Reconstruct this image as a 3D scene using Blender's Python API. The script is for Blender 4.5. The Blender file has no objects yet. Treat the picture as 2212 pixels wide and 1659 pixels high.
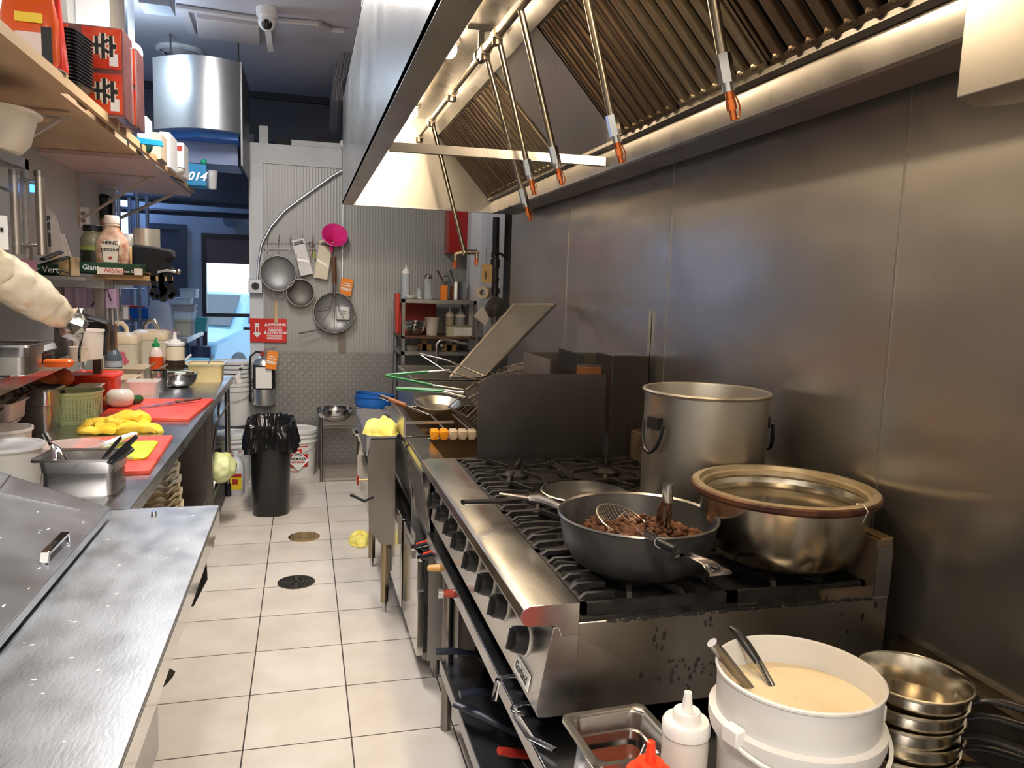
import bpy, bmesh, math, random
from mathutils import Vector, Matrix, noise
random.seed(7)
PI = math.pi
SC = bpy.context.scene
COL = SC.collection

# ---------------------------------------------------------------- camera
F_PX = 1659.09
CAM_Z = 1.6
R_ROW = ((9.65249919e-01, -2.59389437e-01, 3.17759820e-02),
         (-8.62459307e-04, -1.24755312e-01, -9.92187164e-01),
         (2.61327092e-01, 9.57681175e-01, -1.20643768e-01))   # camera right, down, forward in world axes
cam_data = bpy.data.cameras.new('camera')
cam = bpy.data.objects.new('camera', cam_data)
COL.objects.link(cam)
cam_data.sensor_fit = 'HORIZONTAL'
cam_data.sensor_width = 36.0
cam_data.lens = 36.0 * F_PX / 2212.0
cam_data.clip_start = 0.02
_r, _d, _f = (Vector(v) for v in R_ROW)
cam.matrix_world = Matrix(((_r.x, -_d.x, -_f.x, 0), (_r.y, -_d.y, -_f.y, 0), (_r.z, -_d.z, -_f.z, CAM_Z), (0, 0, 0, 1)))
SC.camera = cam

def P(x, y, **k):
    """world point seen at photo pixel (x, y) on the world plane X=, Y= or Z="""
    a, b = (x - 1106) / F_PX, (y - 829.5) / F_PX
    r = _r * a + _d * b + _f
    (ax, v), = k.items()
    i = 'XYZ'.index(ax)
    t = (v - (CAM_Z if i == 2 else 0)) / r[i]
    return Vector((r.x * t, r.y * t, CAM_Z + r.z * t))

# ---------------------------------------------------------------- view and world
SC.view_settings.view_transform = 'Standard'
SC.view_settings.look = 'None'
SC.view_settings.gamma = 1.0
SC.view_settings.use_curve_mapping = False
SC.view_settings.exposure = 0.0
world = bpy.data.worlds.new('sky')
SC.world = world
world.use_nodes = True
wn = world.node_tree
wn.nodes['Background'].inputs['Color'].default_value = (0.50, 0.74, 1.0, 1)
wn.nodes['Background'].inputs['Strength'].default_value = 3.0

def lamp(name, kind, loc, energy, color, size=0.1, size_y=None, target=None, spot=None):
    d = bpy.data.lights.new(name, kind)
    d.energy = energy
    d.color = color
    if kind == 'AREA':
        d.size = size
        if size_y:
            d.shape = 'RECTANGLE'; d.size_y = size_y
    elif kind == 'SUN':
        d.angle = size
    else:
        d.shadow_soft_size = size
    o = bpy.data.objects.new(name, d)
    COL.objects.link(o)
    o.location = loc
    if target is not None:
        o.rotation_euler = (Vector(target) - Vector(loc)).to_track_quat('-Z', 'Y').to_euler()
    return o

WARM = (1.0, 0.77, 0.50)
NEUT = (1.0, 0.955, 0.90)
COOL = (0.62, 0.80, 1.0)
lamp('sun', 'SUN', (-2, 8, 6), 7.0, (1.0, 0.96, 0.9), 0.02, target=(0.5, 12.0, 0))
# the tubes of the ceiling fixtures (fixtures are built further down)
CEIL = 3.4
TUBES = [(-0.05, 0.5, NEUT, 54), (-0.30, 4.0, NEUT, 84), (-.45, -1.2, NEUT, 105)]
for i, (tx, ty, tc, te) in enumerate(TUBES):
    lamp('tube_light', 'AREA', (tx, ty, CEIL - 0.11), te, tc, 0.25, 1.15, target=(tx, ty, 0))
lamp('tube_light', 'AREA', (-1.6, 8.3, 2.9), 26, (0.35, 0.55, 1.0), 0.25, 1.15, target=(-1.6, 8.3, 0))  # added blue lamp with no seen source, brightens the far room
lamp('bulb_light', 'POINT', (-1.08, 5.7, 3.06), 20, COOL, 0.09)
HOOD_LAMPS = [(0.60, 3.40), (0.61, 4.66), (0.60, 2.0), (0.60, 0.6)]
for (hx, hy), he in zip(HOOD_LAMPS, (34, 8, 56, 32)):
    lamp('bulb_light', 'POINT', (hx, hy, 2.575), he, WARM, 0.045)

# ---------------------------------------------------------------- mesh kit
SHIFT = {}

class MB:
    def __init__(self):
        self.bm = bmesh.new()
    def _add(self, verts, faces, M=None):
        vs = [self.bm.verts.new((M @ Vector(v)) if M else v) for v in verts]
        for f in faces:
            try:
                self.bm.faces.new([vs[i] for i in f])
            except ValueError:
                pass
        return vs
    def box(self, c, s, M=None):
        x, y, z = (q / 2 for q in s)
        v = [(c[0] + a * x, c[1] + b * y, c[2] + d * z) for a in (-1, 1) for b in (-1, 1) for d in (-1, 1)]
        f = [(0, 1, 3, 2), (4, 6, 7, 5), (0, 4, 5, 1), (2, 3, 7, 6), (0, 2, 6, 4), (1, 5, 7, 3)]
        self._add(v, f, M)
        return self
    def bb(self, a, b, M=None):
        return self.box([(p + q) / 2 for p, q in zip(a, b)], [abs(q - p) for p, q in zip(a, b)], M)
    def prism(self, poly, axis, a, b, M=None):
        """polygon in the plane perpendicular to axis, extruded from a to b"""
        def mk(p, t):
            return {'X': (t, p[0], p[1]), 'Y': (p[0], t, p[1]), 'Z': (p[0], p[1], t)}[axis]
        n = len(poly)
        v = [mk(p, a) for p in poly] + [mk(p, b) for p in poly]
        f = [tuple(range(n)), tuple(range(2 * n - 1, n - 1, -1))]
        f += [(i, (i + 1) % n, n + (i + 1) % n, n + i) for i in range(n)]
        self._add(v, f, M)
        return self
    def slab(self, pts, t):
        """quad or polygon of 3-D points thickened by vector t"""
        n = len(pts); t = Vector(t)
        v = [Vector(p) for p in pts] + [Vector(p) + t for p in pts]
        f = [tuple(range(n)), tuple(range(2 * n - 1, n - 1, -1))]
        f += [(i, (i + 1) % n, n + (i + 1) % n, n + i) for i in range(n)]
        self._add(v, f)
        return self
    def lathe(self, prof, seg=32, M=None, cap=(False, False), sx=1.0, sy=1.0):
        v = []; f = []
        for r, z in prof:
            for k in range(seg):
                a = 2 * PI * k / seg
                v.append((r * math.cos(a) * sx, r * math.sin(a) * sy, z))
        for i in range(len(prof) - 1):
            for k in range(seg):
                k2 = (k + 1) % seg
                f.append((i * seg + k, i * seg + k2, (i + 1) * seg + k2, (i + 1) * seg + k))
        if cap[0]: f.append(tuple(range(seg - 1, -1, -1)))
        if cap[1]: f.append(tuple((len(prof) - 1) * seg + k for k in range(seg)))
        self._add(v, f, M)
        return self
    def cyl(self, a, b, r, r2=None, seg=16, cap=True):
        a = Vector(a); b = Vector(b); d = b - a
        M = Matrix.Translation(a) @ d.to_track_quat('Z', 'Y').to_matrix().to_4x4()
        r2 = r if r2 is None else r2
        return self.lathe([(r, 0), (r2, d.length)], seg, M, (cap, cap))
    def rr(self, levels, n=5, M=None, cap=(True, True)):
        """loft of rounded rectangles: levels of (half_x, half_y, radius, z[, cx, cy])"""
        v = []; f = []; m = 4 * n
        for L in levels:
            hx, hy, r, z = L[:4]
            cx, cy = (L[4], L[5]) if len(L) > 4 else (0, 0)
            r = min(r, hx * .999, hy * .999)
            for q, (sx, sy) in enumerate(((1, 1), (-1, 1), (-1, -1), (1, -1))):
                for k in range(n):
                    a = PI / 2 * q + PI / 2 * k / (n - 1)
                    v.append((cx + sx * (hx - r) + r * math.cos(a), cy + sy * (hy - r) + r * math.sin(a), z))
        for i in range(len(levels) - 1):
            for k in range(m):
                k2 = (k + 1) % m
                f.append((i * m + k, i * m + k2, (i + 1) * m + k2, (i + 1) * m + k))
        if cap[0]: f.append(tuple(range(m - 1, -1, -1)))
        if cap[1]: f.append(tuple((len(levels) - 1) * m + k for k in range(m)))
        self._add(v, f, M)
        return self
    def tube(self, pts, r, seg=8, closed=False, M=None, cap=True, flat=None):
        pts = [Vector(p) for p in pts]
        n = len(pts); v = []; f = []
        rs = r if isinstance(r, (list, tuple)) else [r] * n
        up = None
        for i, p in enumerate(pts):
            if closed: t = pts[(i + 1) % n] - pts[i - 1]
            else: t = pts[min(i + 1, n - 1)] - pts[max(i - 1, 0)]
            if t.length < 1e-9: t = Vector((0, 0, 1))
            t.normalize()
            if up is None:
                up = Vector((0, 0, 1)) if abs(t.z) < .9 else Vector((1, 0, 0))
            u = t.cross(up)
            if u.length < 1e-6: u = t.cross(Vector((0, 1, 0)))
            u.normalize(); w = u.cross(t).normalized(); up = w
            fl = flat if flat else 1.0
            for k in range(seg):
                a = 2 * PI * (k + .5) / seg
                v.append(p + u * math.cos(a) * rs[i] + w * math.sin(a) * rs[i] * fl)
        rng = n if closed else n - 1
        for i in range(rng):
            j = (i + 1) % n
            for k in range(seg):
                k2 = (k + 1) % seg
                f.append((i * seg + k, i * seg + k2, j * seg + k2, j * seg + k))
        if cap and not closed:
            f.append(tuple(range(seg - 1, -1, -1))); f.append(tuple((n - 1) * seg + k for k in range(seg)))
        self._add(v, f, M)
        return self
    def sphere(self, c, r, seg=16, rings=10, s=(1, 1, 1), nz=0, M=None):
        v = []; f = []
        for i in range(rings + 1):
            th = PI * i / rings
            for k in range(seg):
                a = 2 * PI * k / seg
                d = Vector((math.sin(th) * math.cos(a), math.sin(th) * math.sin(a), -math.cos(th)))
                q = r * (1 + (nz * noise.noise(d * 2.2 + Vector(c) * 9) if nz else 0))
                v.append((c[0] + d.x * q * s[0], c[1] + d.y * q * s[1], c[2] + d.z * q * s[2]))
        for i in range(rings):
            for k in range(seg):
                k2 = (k + 1) % seg
                f.append((i * seg + k, i * seg + k2, (i + 1) * seg + k2, (i + 1) * seg + k))
        self._add(v, f, M)
        return self
    def grid(self, fn, nx, ny, M=None):
        v = [fn(i / nx, j / ny) for j in range(ny + 1) for i in range(nx + 1)]
        f = [(j * (nx + 1) + i, j * (nx + 1) + i + 1, (j + 1) * (nx + 1) + i + 1, (j + 1) * (nx + 1) + i) for j in range(ny) for i in range(nx)]
        self._add(v, f, M)
        return self
    def solid(self, t):
        bmesh.ops.recalc_face_normals(self.bm, faces=self.bm.faces)
        bmesh.ops.solidify(self.bm, geom=self.bm.faces[:], thickness=t)
        return self
    def xf(self, M):
        bmesh.ops.transform(self.bm, matrix=M, verts=self.bm.verts)
        return self
    def build(self, name, mat, parent=None, bevel=0, smooth=True, label=None, seg=2, kind=None, wire=None):
        bm = self.bm
        bmesh.ops.remove_doubles(bm, verts=bm.verts, dist=1e-6)
        bmesh.ops.dissolve_degenerate(bm, edges=bm.edges, dist=1e-7)
        bmesh.ops.recalc_face_normals(bm, faces=bm.faces)
        sh = SHIFT.get(parent)
        if sh: bmesh.ops.translate(bm, verts=bm.verts, vec=-sh)
        me = bpy.data.meshes.new(name)
        if smooth:
            for e in bm.edges:
                if len(e.link_faces) == 2 and e.calc_face_angle(0) > math.radians(38): e.smooth = False
            for f in bm.faces: f.smooth = True
        bm.to_mesh(me); bm.free()
        o = bpy.data.objects.new(name, me)
        COL.objects.link(o)
        if mat: me.materials.append(mat)
        if parent: 
            o.parent = parent
            if sh: SHIFT[o] = sh
        if bevel:
            b = o.modifiers.new('bevel', 'BEVEL'); b.width = bevel; b.segments = seg; b.limit_method = 'ANGLE'; b.angle_limit = math.radians(40)
            b.harden_normals = False
        if label: o['label'] = label
        if kind: o['kind'] = kind
        return o

def tag(o, label=None, cat=None, group=None, kind=None):
    if label: o['label'] = label
    if cat: o['category'] = cat
    if group: o['group'] = group
    if kind: o['kind'] = kind
    return o

def thing(name, label, cat, loc=(0, 0, 0), rz=0, group=None, world=False, rot=None):
    """Empty at the base of a thing. world=True: parts are given in world coordinates"""
    o = bpy.data.objects.new(name, None)
    COL.objects.link(o)
    o.empty_display_size = .05
    o.location = loc
    if world: SHIFT[o] = Vector(loc)
    else: o.rotation_euler = rot if rot else (0, 0, rz)
    return tag(o, label, cat, group)

def copy_tree(o, parent=None, **kw):
    c = o.copy(); COL.objects.link(c)
    if parent is not None:
        c.parent = parent
    for k in kw: c[k] = kw[k]
    for ch in [q for q in bpy.data.objects if q.parent == o]:
        copy_tree(ch, c)
    return c

def text(s, size, mat, parent, M, name='lettering', depth=.0004, sx=1.0, shear=0, bold=0):
    cu = bpy.data.curves.new('t', 'FONT')
    cu.body = s; cu.size = size; cu.align_x = 'CENTER'; cu.align_y = 'CENTER'; cu.extrude = depth; cu.shear = shear; cu.offset = bold
    cu.resolution_u = 3
    t = bpy.data.objects.new('t', cu); COL.objects.link(t)
    bpy.context.view_layer.update()
    dg = bpy.context.evaluated_depsgraph_get()
    me = bpy.data.meshes.new_from_object(t.evaluated_get(dg))
    bpy.data.objects.remove(t)
    me.transform(M @ Matrix.Diagonal((sx, 1, 1, 1)))
    sh = SHIFT.get(parent)
    if sh: me.transform(Matrix.Translation(-sh))
    me.materials.clear(); me.materials.append(mat)
    o = bpy.data.objects.new(name, me); COL.objects.link(o); o.parent = parent
    if sh: SHIFT[o] = sh
    return o

def frame(o, xdir, ydir):
    """matrix placing text: local x along xdir, local y along ydir, at point o"""
    x = Vector(xdir).normalized(); z = x.cross(Vector(ydir)).normalized(); y = z.cross(x)
    return Matrix(((x.x, y.x, z.x, o[0]), (x.y, y.y, z.y, o[1]), (x.z, y.z, z.z, o[2]), (0, 0, 0, 1)))
def facing(o):      # upright, facing the aisle viewer (-Y)
    return frame(o, (1, 0, 0), (0, 0, 1))
def T(x, y, z): return Matrix.Translation((x, y, z))
def RX(a): return Matrix.Rotation(a, 4, 'X')
def RY(a): return Matrix.Rotation(a, 4, 'Y')
def RZ(a): return Matrix.Rotation(a, 4, 'Z')

# ---------------------------------------------------------------- materials
MATS = {}
def mat(name, col, rough=.5, metal=0.0, col2=None, vs=8.0, vstretch=(1, 1, 1), vmin=.35, vmax=.65, detail=4, rvar=0, bump=0, bs=60, bstretch=(1, 1, 1),
        trans=0, alpha=1, emit=None, es=0, coat=0, sss=0, ior=1.45, aniso=0, spec=None):
    if name in MATS: return MATS[name]
    if metal > .5: detail = 1; rvar *= .5; bump *= .4
    m = bpy.data.materials.new(name); m.use_nodes = True
    nt = m.node_tree; b = nt.nodes['Principled BSDF']
    def c4(c): return (c[0], c[1], c[2], 1)
    b.inputs['Base Color'].default_value = c4(col)
    b.inputs['Roughness'].default_value = rough
    b.inputs['Metallic'].default_value = metal
    b.inputs['IOR'].default_value = ior
    if trans: b.inputs['Transmission Weight'].default_value = trans
    if alpha < 1: b.inputs['Alpha'].default_value = alpha
    if coat: b.inputs['Coat Weight'].default_value = coat; b.inputs['Coat Roughness'].default_value = .15
    if sss: b.inputs['Subsurface Weight'].default_value = sss; b.inputs['Subsurface Radius'].default_value = (.02, .012, .008); b.inputs['Subsurface Scale'].default_value = .5
    if spec is not None: b.inputs['Specular IOR Level'].default_value = spec
    if emit: b.inputs['Emission Color'].default_value = c4(emit); b.inputs['Emission Strength'].default_value = es
    tc = nt.nodes.new('ShaderNodeTexCoord')
    def nz(scale, stretch, det=4):
        mp = nt.nodes.new('ShaderNodeMapping'); mp.inputs['Scale'].default_value = stretch
        n = nt.nodes.new('ShaderNodeTexNoise'); n.inputs['Scale'].default_value = scale; n.inputs['Detail'].default_value = det
        nt.links.new(tc.outputs['Object'], mp.inputs['Vector']); nt.links.new(mp.outputs[0], n.inputs['Vector'])
        return n
    if col2 or rvar:
        n = nz(vs, vstretch, detail)
        if col2:
            rp = nt.nodes.new('ShaderNodeValToRGB')
            rp.color_ramp.elements[0].position = vmin if metal < .5 else .15; rp.color_ramp.elements[1].position = vmax if metal < .5 else .85
            rp.color_ramp.elements[0].color = c4(col); rp.color_ramp.elements[1].color = c4(col2)
            nt.links.new(n.outputs['Fac'], rp.inputs[0]); nt.links.new(rp.outputs[0], b.inputs['Base Color'])
        if rvar:
            mr = nt.nodes.new('ShaderNodeMapRange'); mr.inputs[1].default_value = .3; mr.inputs[2].default_value = .7
            mr.inputs[3].default_value = max(.02, rough - rvar); mr.inputs[4].default_value = min(1, rough + rvar)
            nt.links.new(n.outputs['Fac'], mr.inputs[0]); nt.links.new(mr.outputs[0], b.inputs['Roughness'])
    if bump:
        n = nz(bs, bstretch, 3)
        bp = nt.nodes.new('ShaderNodeBump'); bp.inputs['Strength'].default_value = bump; bp.inputs['Distance'].default_value = .002
        nt.links.new(n.outputs['Fac'], bp.inputs['Height']); nt.links.new(bp.outputs[0], b.inputs['Normal'])
    MATS[name] = m
    return m

steel = mat('brushed stainless', (.56, .54, .52), .28, 1, (.46, .44, .42), 5, rvar=.08, bump=.04, bs=30, bstretch=(1, 1, 25))
steel_h = mat('stainless sheet', (.52, .51, .50), .26, 1, (.46, .45, .44), 3, rvar=.05, bump=.25, bs=2.2, bstretch=(1, 1.6, .35))
steel_dk = mat('dull dark stainless', (.30, .28, .26), .36, 1, (.20, .185, .17), 4, rvar=.1, bump=.2, bs=20)
steel_p = mat('polished steel', (.66, .65, .64), .14, 1, (.5, .49, .48), 12, rvar=.06)
steel_top = mat('scratched steel top', (.52, .53, .55), .33, 1, (.46, .47, .49), 9, vstretch=(1, .6, 1), rvar=.1, bump=.25, bs=55, bstretch=(3, 1, 1))
alu = mat('worn aluminium', (.55, .52, .46), .36, 1, (.46, .42, .36), 6, rvar=.04, bump=.05, bs=30)
chrome = mat('chrome', (.72, .72, .72), .08, 1)
galv = mat('galvanised sheet', (.55, .57, .6), .34, 1, (.44, .46, .49), 7, rvar=.05)
wire = mat('steel wire', (.42, .38, .34), .35, 1)
wire_dk = mat('darkened wire', (.16, .13, .11), .45, 1)
iron = mat('black cast iron', (.010, .0095, .009), .55, 0, (.024, .021, .019), 30, bump=.3, bs=90, spec=.3)
black_metal = mat('black greasy sheet', (.012, .012, .012), .38, 0, (.03, .026, .022), 12)
teflon = mat('worn black nonstick', (.018, .018, .019), .42, 0, (.045, .043, .041), 14, bump=.1, bs=60)
bk_plastic = mat('black plastic', (.012, .012, .013), .35)
bk_matte = mat('black matte plastic', (.02, .02, .022), .6)
bk_bag = mat('black bin liner', (.010, .010, .011), .22, bump=.5, bs=25, coat=.3)
bk_cloth = mat('black cloth', (.008, .008, .009), .9, bump=.3, bs=200)
white_p = mat('white plastic', (.78, .76, .72), .38, sss=.05)
white_b = mat('white enamel', (.80, .80, .80), .35)
cream = mat('cream plastic', (.76, .68, .54), .35)
paper = mat('white paper', (.82, .80, .77), .7)
clear_p = mat('clear plastic', (.85, .84, .82), .15, alpha=.35)
frost_p = mat('frosted plastic', (.84, .79, .74), .3, alpha=.5)
glass = mat('window glass', (.95, .98, 1), .02, alpha=.12)
red_p = mat('red board plastic', (.80, .045, .018), .45, 0, (.88, .12, .07), 6, bump=.1, bs=150)
red_d = mat('dark red plastic', (.42, .03, .02), .4)
red_b = mat('bright red plastic', (.85, .05, .015), .3, sss=.05)
red_enamel = mat('red enamel', (.40, .018, .012), .35, 0, (.32, .02, .015), 5)
orange = mat('orange card', (.90, .26, .02), .5)
orange_p = mat('orange plastic', (.95, .17, .02), .35)
lime = mat('lime plastic', (.58, .66, .02), .4)
pale_green = mat('pale green plastic', (.78, .88, .46), .4)
blue_p = mat('blue plastic', (.02, .15, .55), .4)
blue_lt = mat('light blue plastic', (.12, .50, .72), .4)
pinkm = mat('pink plastic', (.80, .04, .28), .35, sss=.05)
yellow_c = mat('yellow microfibre cloth', (.95, .60, .03), .95, 0, (.98, .72, .10), 25, bump=.5, bs=160)
yellow_c2 = mat('faded yellow cloth', (.72, .60, .10), .95, 0, (.86, .76, .22), 25, bump=.5, bs=160)
wood = mat('pale wood', (.52, .31, .13), .55, 0, (.40, .22, .09), 4, vstretch=(1, 8, 8), bump=.15, bs=30, bstretch=(1, 9, 9))
wood_dk = mat('dark wood', (.16, .07, .035), .5, 0, (.09, .04, .02), 6, vstretch=(10, 10, 1))
ply = mat('stained shelf board', (.50, .33, .19), .6, 0, (.38, .24, .14), 2.2, vstretch=(3, .5, 1), bump=.12, bs=20, bstretch=(6, 1, 1))
card = mat('brown cardboard', (.46, .28, .13), .75, bump=.1, bs=50)
ink = mat('black ink', (.01, .01, .01), .6)
inkgrey = mat('grey ink', (.25, .25, .25), .6)
wht = mat('white ink', (.85, .85, .85), .6)
copper = mat('orange brass nozzle', (.75, .20, .06), .3, 1)
brass = mat('brass', (.70, .50, .24), .28, 1, (.55, .38, .18), 30)
grease_pipe = mat('greasy steel pipe', (.44, .39, .32), .28, 1, (.28, .23, .17), 14, rvar=.08)
filt = mat('greasy filter metal', (.17, .125, .085), .45, 1, (.09, .06, .04), 9, rvar=.1, bump=.3, bs=40, bstretch=(1, 1, 1))
filt2 = mat('filter metal, less greasy', (.30, .25, .17), .38, 1, (.18, .14, .09), 9, rvar=.1, bump=.3, bs=40)
rust = mat('rusty enamel rim', (.05, .016, .009), .55, .2, (.13, .05, .024), 25)
# ================================================================ the setting
XW, XL, YCOOL, YBACK, YFRONT = 1.40, -1.30, 6.85, 9.2, -2.2

def floor_mat():
    m = bpy.data.materials.new('beige floor tiles'); m.use_nodes = True; nt = m.node_tree; b = nt.nodes['Principled BSDF']
    L = nt.links.new; N = nt.nodes.new
    tc = N('ShaderNodeTexCoord'); sp = N('ShaderNodeSeparateXYZ'); L(tc.outputs['Object'], sp.inputs[0])
    def line(out, off, per):
        a = N('ShaderNodeMath'); a.operation = 'ADD'; a.inputs[1].default_value = -off + per * 100; L(out, a.inputs[0])
        d = N('ShaderNodeMath'); d.operation = 'DIVIDE'; d.inputs[1].default_value = per; L(a.outputs[0], d.inputs[0])
        f = N('ShaderNodeMath'); f.operation = 'FRACT'; L(d.outputs[0], f.inputs[0])
        s = N('ShaderNodeMath'); s.operation = 'SUBTRACT'; s.inputs[1].default_value = .5; L(f.outputs[0], s.inputs[0])
        ab = N('ShaderNodeMath'); ab.operation = 'ABSOLUTE'; L(s.outputs[0], ab.inputs[0])
        g = N('ShaderNodeMath'); g.operation = 'GREATER_THAN'; g.inputs[1].default_value = .5 - .0026 / per; L(ab.outputs[0], g.inputs[0])
        fl = N('ShaderNodeMath'); fl.operation = 'FLOOR'; L(d.outputs[0], fl.inputs[0])
        return g.outputs[0], fl.outputs[0]
    gx, fx = line(sp.outputs[0], -.205, .367)
    gy, fy = line(sp.outputs[1], 2.985, .3695)
    mx = N('ShaderNodeMath'); mx.operation = 'MAXIMUM'; L(gx, mx.inputs[0]); L(gy, mx.inputs[1])
    cb = N('ShaderNodeCombineXYZ'); L(fx, cb.inputs[0]); L(fy, cb.inputs[1])
    wn_ = N('ShaderNodeTexWhiteNoise'); L(cb.outputs[0], wn_.inputs[0])
    n1 = N('ShaderNodeTexNoise'); n1.inputs['Scale'].default_value = 5; n1.inputs['Detail'].default_value = 6; L(tc.outputs['Object'], n1.inputs[0])
    ad = N('ShaderNodeMath'); ad.operation = 'MULTIPLY_ADD'; ad.inputs[1].default_value = .25; L(wn_.outputs[0], ad.inputs[0]); L(n1.outputs[0], ad.inputs[2])
    rp = N('ShaderNodeValToRGB'); L(ad.outputs[0], rp.inputs[0])
    rp.color_ramp.elements[0].position = .35; rp.color_ramp.elements[0].color = (.50, .445, .395, 1)
    rp.color_ramp.elements[1].position = .85; rp.color_ramp.elements[1].color = (.61, .565, .515, 1)
    mix = N('ShaderNodeMix'); mix.data_type = 'RGBA'; L(mx.outputs[0], mix.inputs[0]); L(rp.outputs[0], mix.inputs[6]); mix.inputs[7].default_value = (.045, .035, .028, 1)
    L(mix.outputs[2], b.inputs['Base Color'])
    b.inputs['Roughness'].default_value = .38
    bp = N('ShaderNodeBump'); bp.invert = True; bp.inputs['Strength'].default_value = .5; bp.inputs['Distance'].default_value = .002
    L(mx.outputs[0], bp.inputs['Height']); L(bp.outputs[0], b.inputs['Normal'])
    return m

def struct(name, mb, m, **k):
    o = mb.build(name, m, smooth=False, **k); o['kind'] = 'structure'; return o

struct('floor', MB().bb((-3.2, YFRONT, -.1), (2.2, YBACK + .1, 0)), floor_mat())
ceil_m = mat('ceiling paint', (.44, .44, .50), .7, 0, (.52, .52, .57), 1.2, bump=.1, bs=30)
wall_m = mat('grey green wall paint', (.43, .43, .41), .55, 0, (.50, .50, .475), 1.5)
dark_m = mat('dark upper wall paint', (.10, .11, .14), .7, 0, (.14, .15, .18), 2)
blue_m = mat('pale wall paint', (.42, .47, .55), .6)
struct('ceiling', MB().bb((-3.2, YFRONT, CEIL), (2.2, YBACK + .1, CEIL + .1)), ceil_m)
struct('wall_left', MB().bb((XL - .12, YFRONT, 0), (XL, 6.18, CEIL)), wall_m)
struct('wall_front', MB().bb((-3.2, YFRONT - .1, 0), (2.2, YFRONT, CEIL)), mat('front wall paint', (.50, .47, .43), .7))
struct('wall_far_left', MB().bb((-2.7, 6.06, 0), (-2.6, YBACK, CEIL)), blue_m)
struct('wall_alcove', MB().bb((-2.7, 6.06, 0), (XL - .12, 6.18, CEIL)), blue_m)

# right wall: brushed stainless panels, one panel every four feet, seams between them
def wall_steel():
    m = bpy.data.materials.new('stainless wall panel'); m.use_nodes = True; nt = m.node_tree; b = nt.nodes['Principled BSDF']
    L = nt.links.new; N = nt.nodes.new
    tc = N('ShaderNodeTexCoord')
    def nz(sc, st, det=4):
        mp = N('ShaderNodeMapping'); mp.inputs['Scale'].default_value = st; L(tc.outputs['Object'], mp.inputs[0])
        n = N('ShaderNodeTexNoise'); n.inputs['Scale'].default_value = sc; n.inputs['Detail'].default_value = det; L(mp.outputs[0], n.inputs[0]); return n.outputs['Fac']
    a = nz(1.6, (1, 1, 1.5)); rp = N('ShaderNodeValToRGB'); L(a, rp.inputs[0])
    rp.color_ramp.elements[0].position = .3; rp.color_ramp.elements[0].color = (.375, .36, .34, 1)
    rp.color_ramp.elements[1].position = .7; rp.color_ramp.elements[1].color = (.485, .47, .445, 1)
    big = nz(.9, (1, 1.0, 2.6), 2); fine = nz(60, (1, 1, .03), 2)
    b1 = N('ShaderNodeBump'); b1.inputs['Strength'].default_value = .8; b1.inputs['Distance'].default_value = .02; L(big, b1.inputs['Height'])
    b2 = N('ShaderNodeBump'); b2.inputs['Strength'].default_value = .08; b2.inputs['Distance'].default_value = .001; L(fine, b2.inputs['Height']); L(b1.outputs[0], b2.inputs['Normal'])
    c = N('ShaderNodeBsdfPrincipled'); mx = N('ShaderNodeMixShader'); mx.inputs[0].default_value = .38
    for q, r0, r1 in ((b, .17, .27), (c, .44, .56)):
        L(rp.outputs[0], q.inputs['Base Color']); q.inputs['Metallic'].default_value = 1
        r = nz(3, (1, 1, 1)); mr = N('ShaderNodeMapRange'); mr.inputs[3].default_value = r0; mr.inputs[4].default_value = r1; L(r, mr.inputs[0]); L(mr.outputs[0], q.inputs['Roughness'])
        L(b2.outputs[0], q.inputs['Normal'])
    L(b.outputs[0], mx.inputs[1]); L(c.outputs[0], mx.inputs[2]); L(mx.outputs[0], nt.nodes['Material Output'].inputs[0])
    return m
wsteel = wall_steel()
edges = [YFRONT, -.86, .366, 1.594, 2.82, 4.05, 5.27]
mb = MB()
for a, b in zip(edges[:-1], edges[1:]):
    mb.bb((XW, a + .002, 0), (XW + .02, b - .002, 2.6))
struct('wall_right', mb, wsteel)
struct('wall_right', MB().bb((XW + .02, YFRONT, 0), (XW + .15, 5.27, CEIL)), mat('seam black', (.03, .03, .03), .7))
mb = MB()
for y in edges[2:-1]:
    mb.bb((XW - .0025, y - .0025, .7), (XW, y + .0025, 2.18))
struct('trim_1', mb, mat('seam cover strip', (.45, .42, .38), .3, 1))
# recess beyond the panels, with white boxed corner
struct('wall_right', MB().bb((1.75, 5.27, 0), (1.85, YCOOL, CEIL)).bb((XW + .02, 5.2, 0), (1.85, 5.27, CEIL)), wall_m)
struct('trim_2', MB().bb((1.445, 6.25, 1.2), (1.60, 6.45, 2.6)).bb((1.36, 6.45, 0), (1.445, 6.6, 2.6)), mat('white boxing', (.62, .63, .65), .5))
# flashing angle along the foot of the steel wall behind the low table
struct('trim_3', MB().bb((1.36, -.3, .775), (1.40, 1.46, .79)).bb((1.385, -.3, .79), (1.40, 1.46, .81)), mat('greasy flashing', (.28, .24, .18), .4, 1, (.1, .08, .06), 12))
struct('trim_4', MB().bb((1.27, -.3, .665), (1.29, 1.46, .70)), mat('greasy brass strip', (.30, .23, .12), .4, 1))

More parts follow.
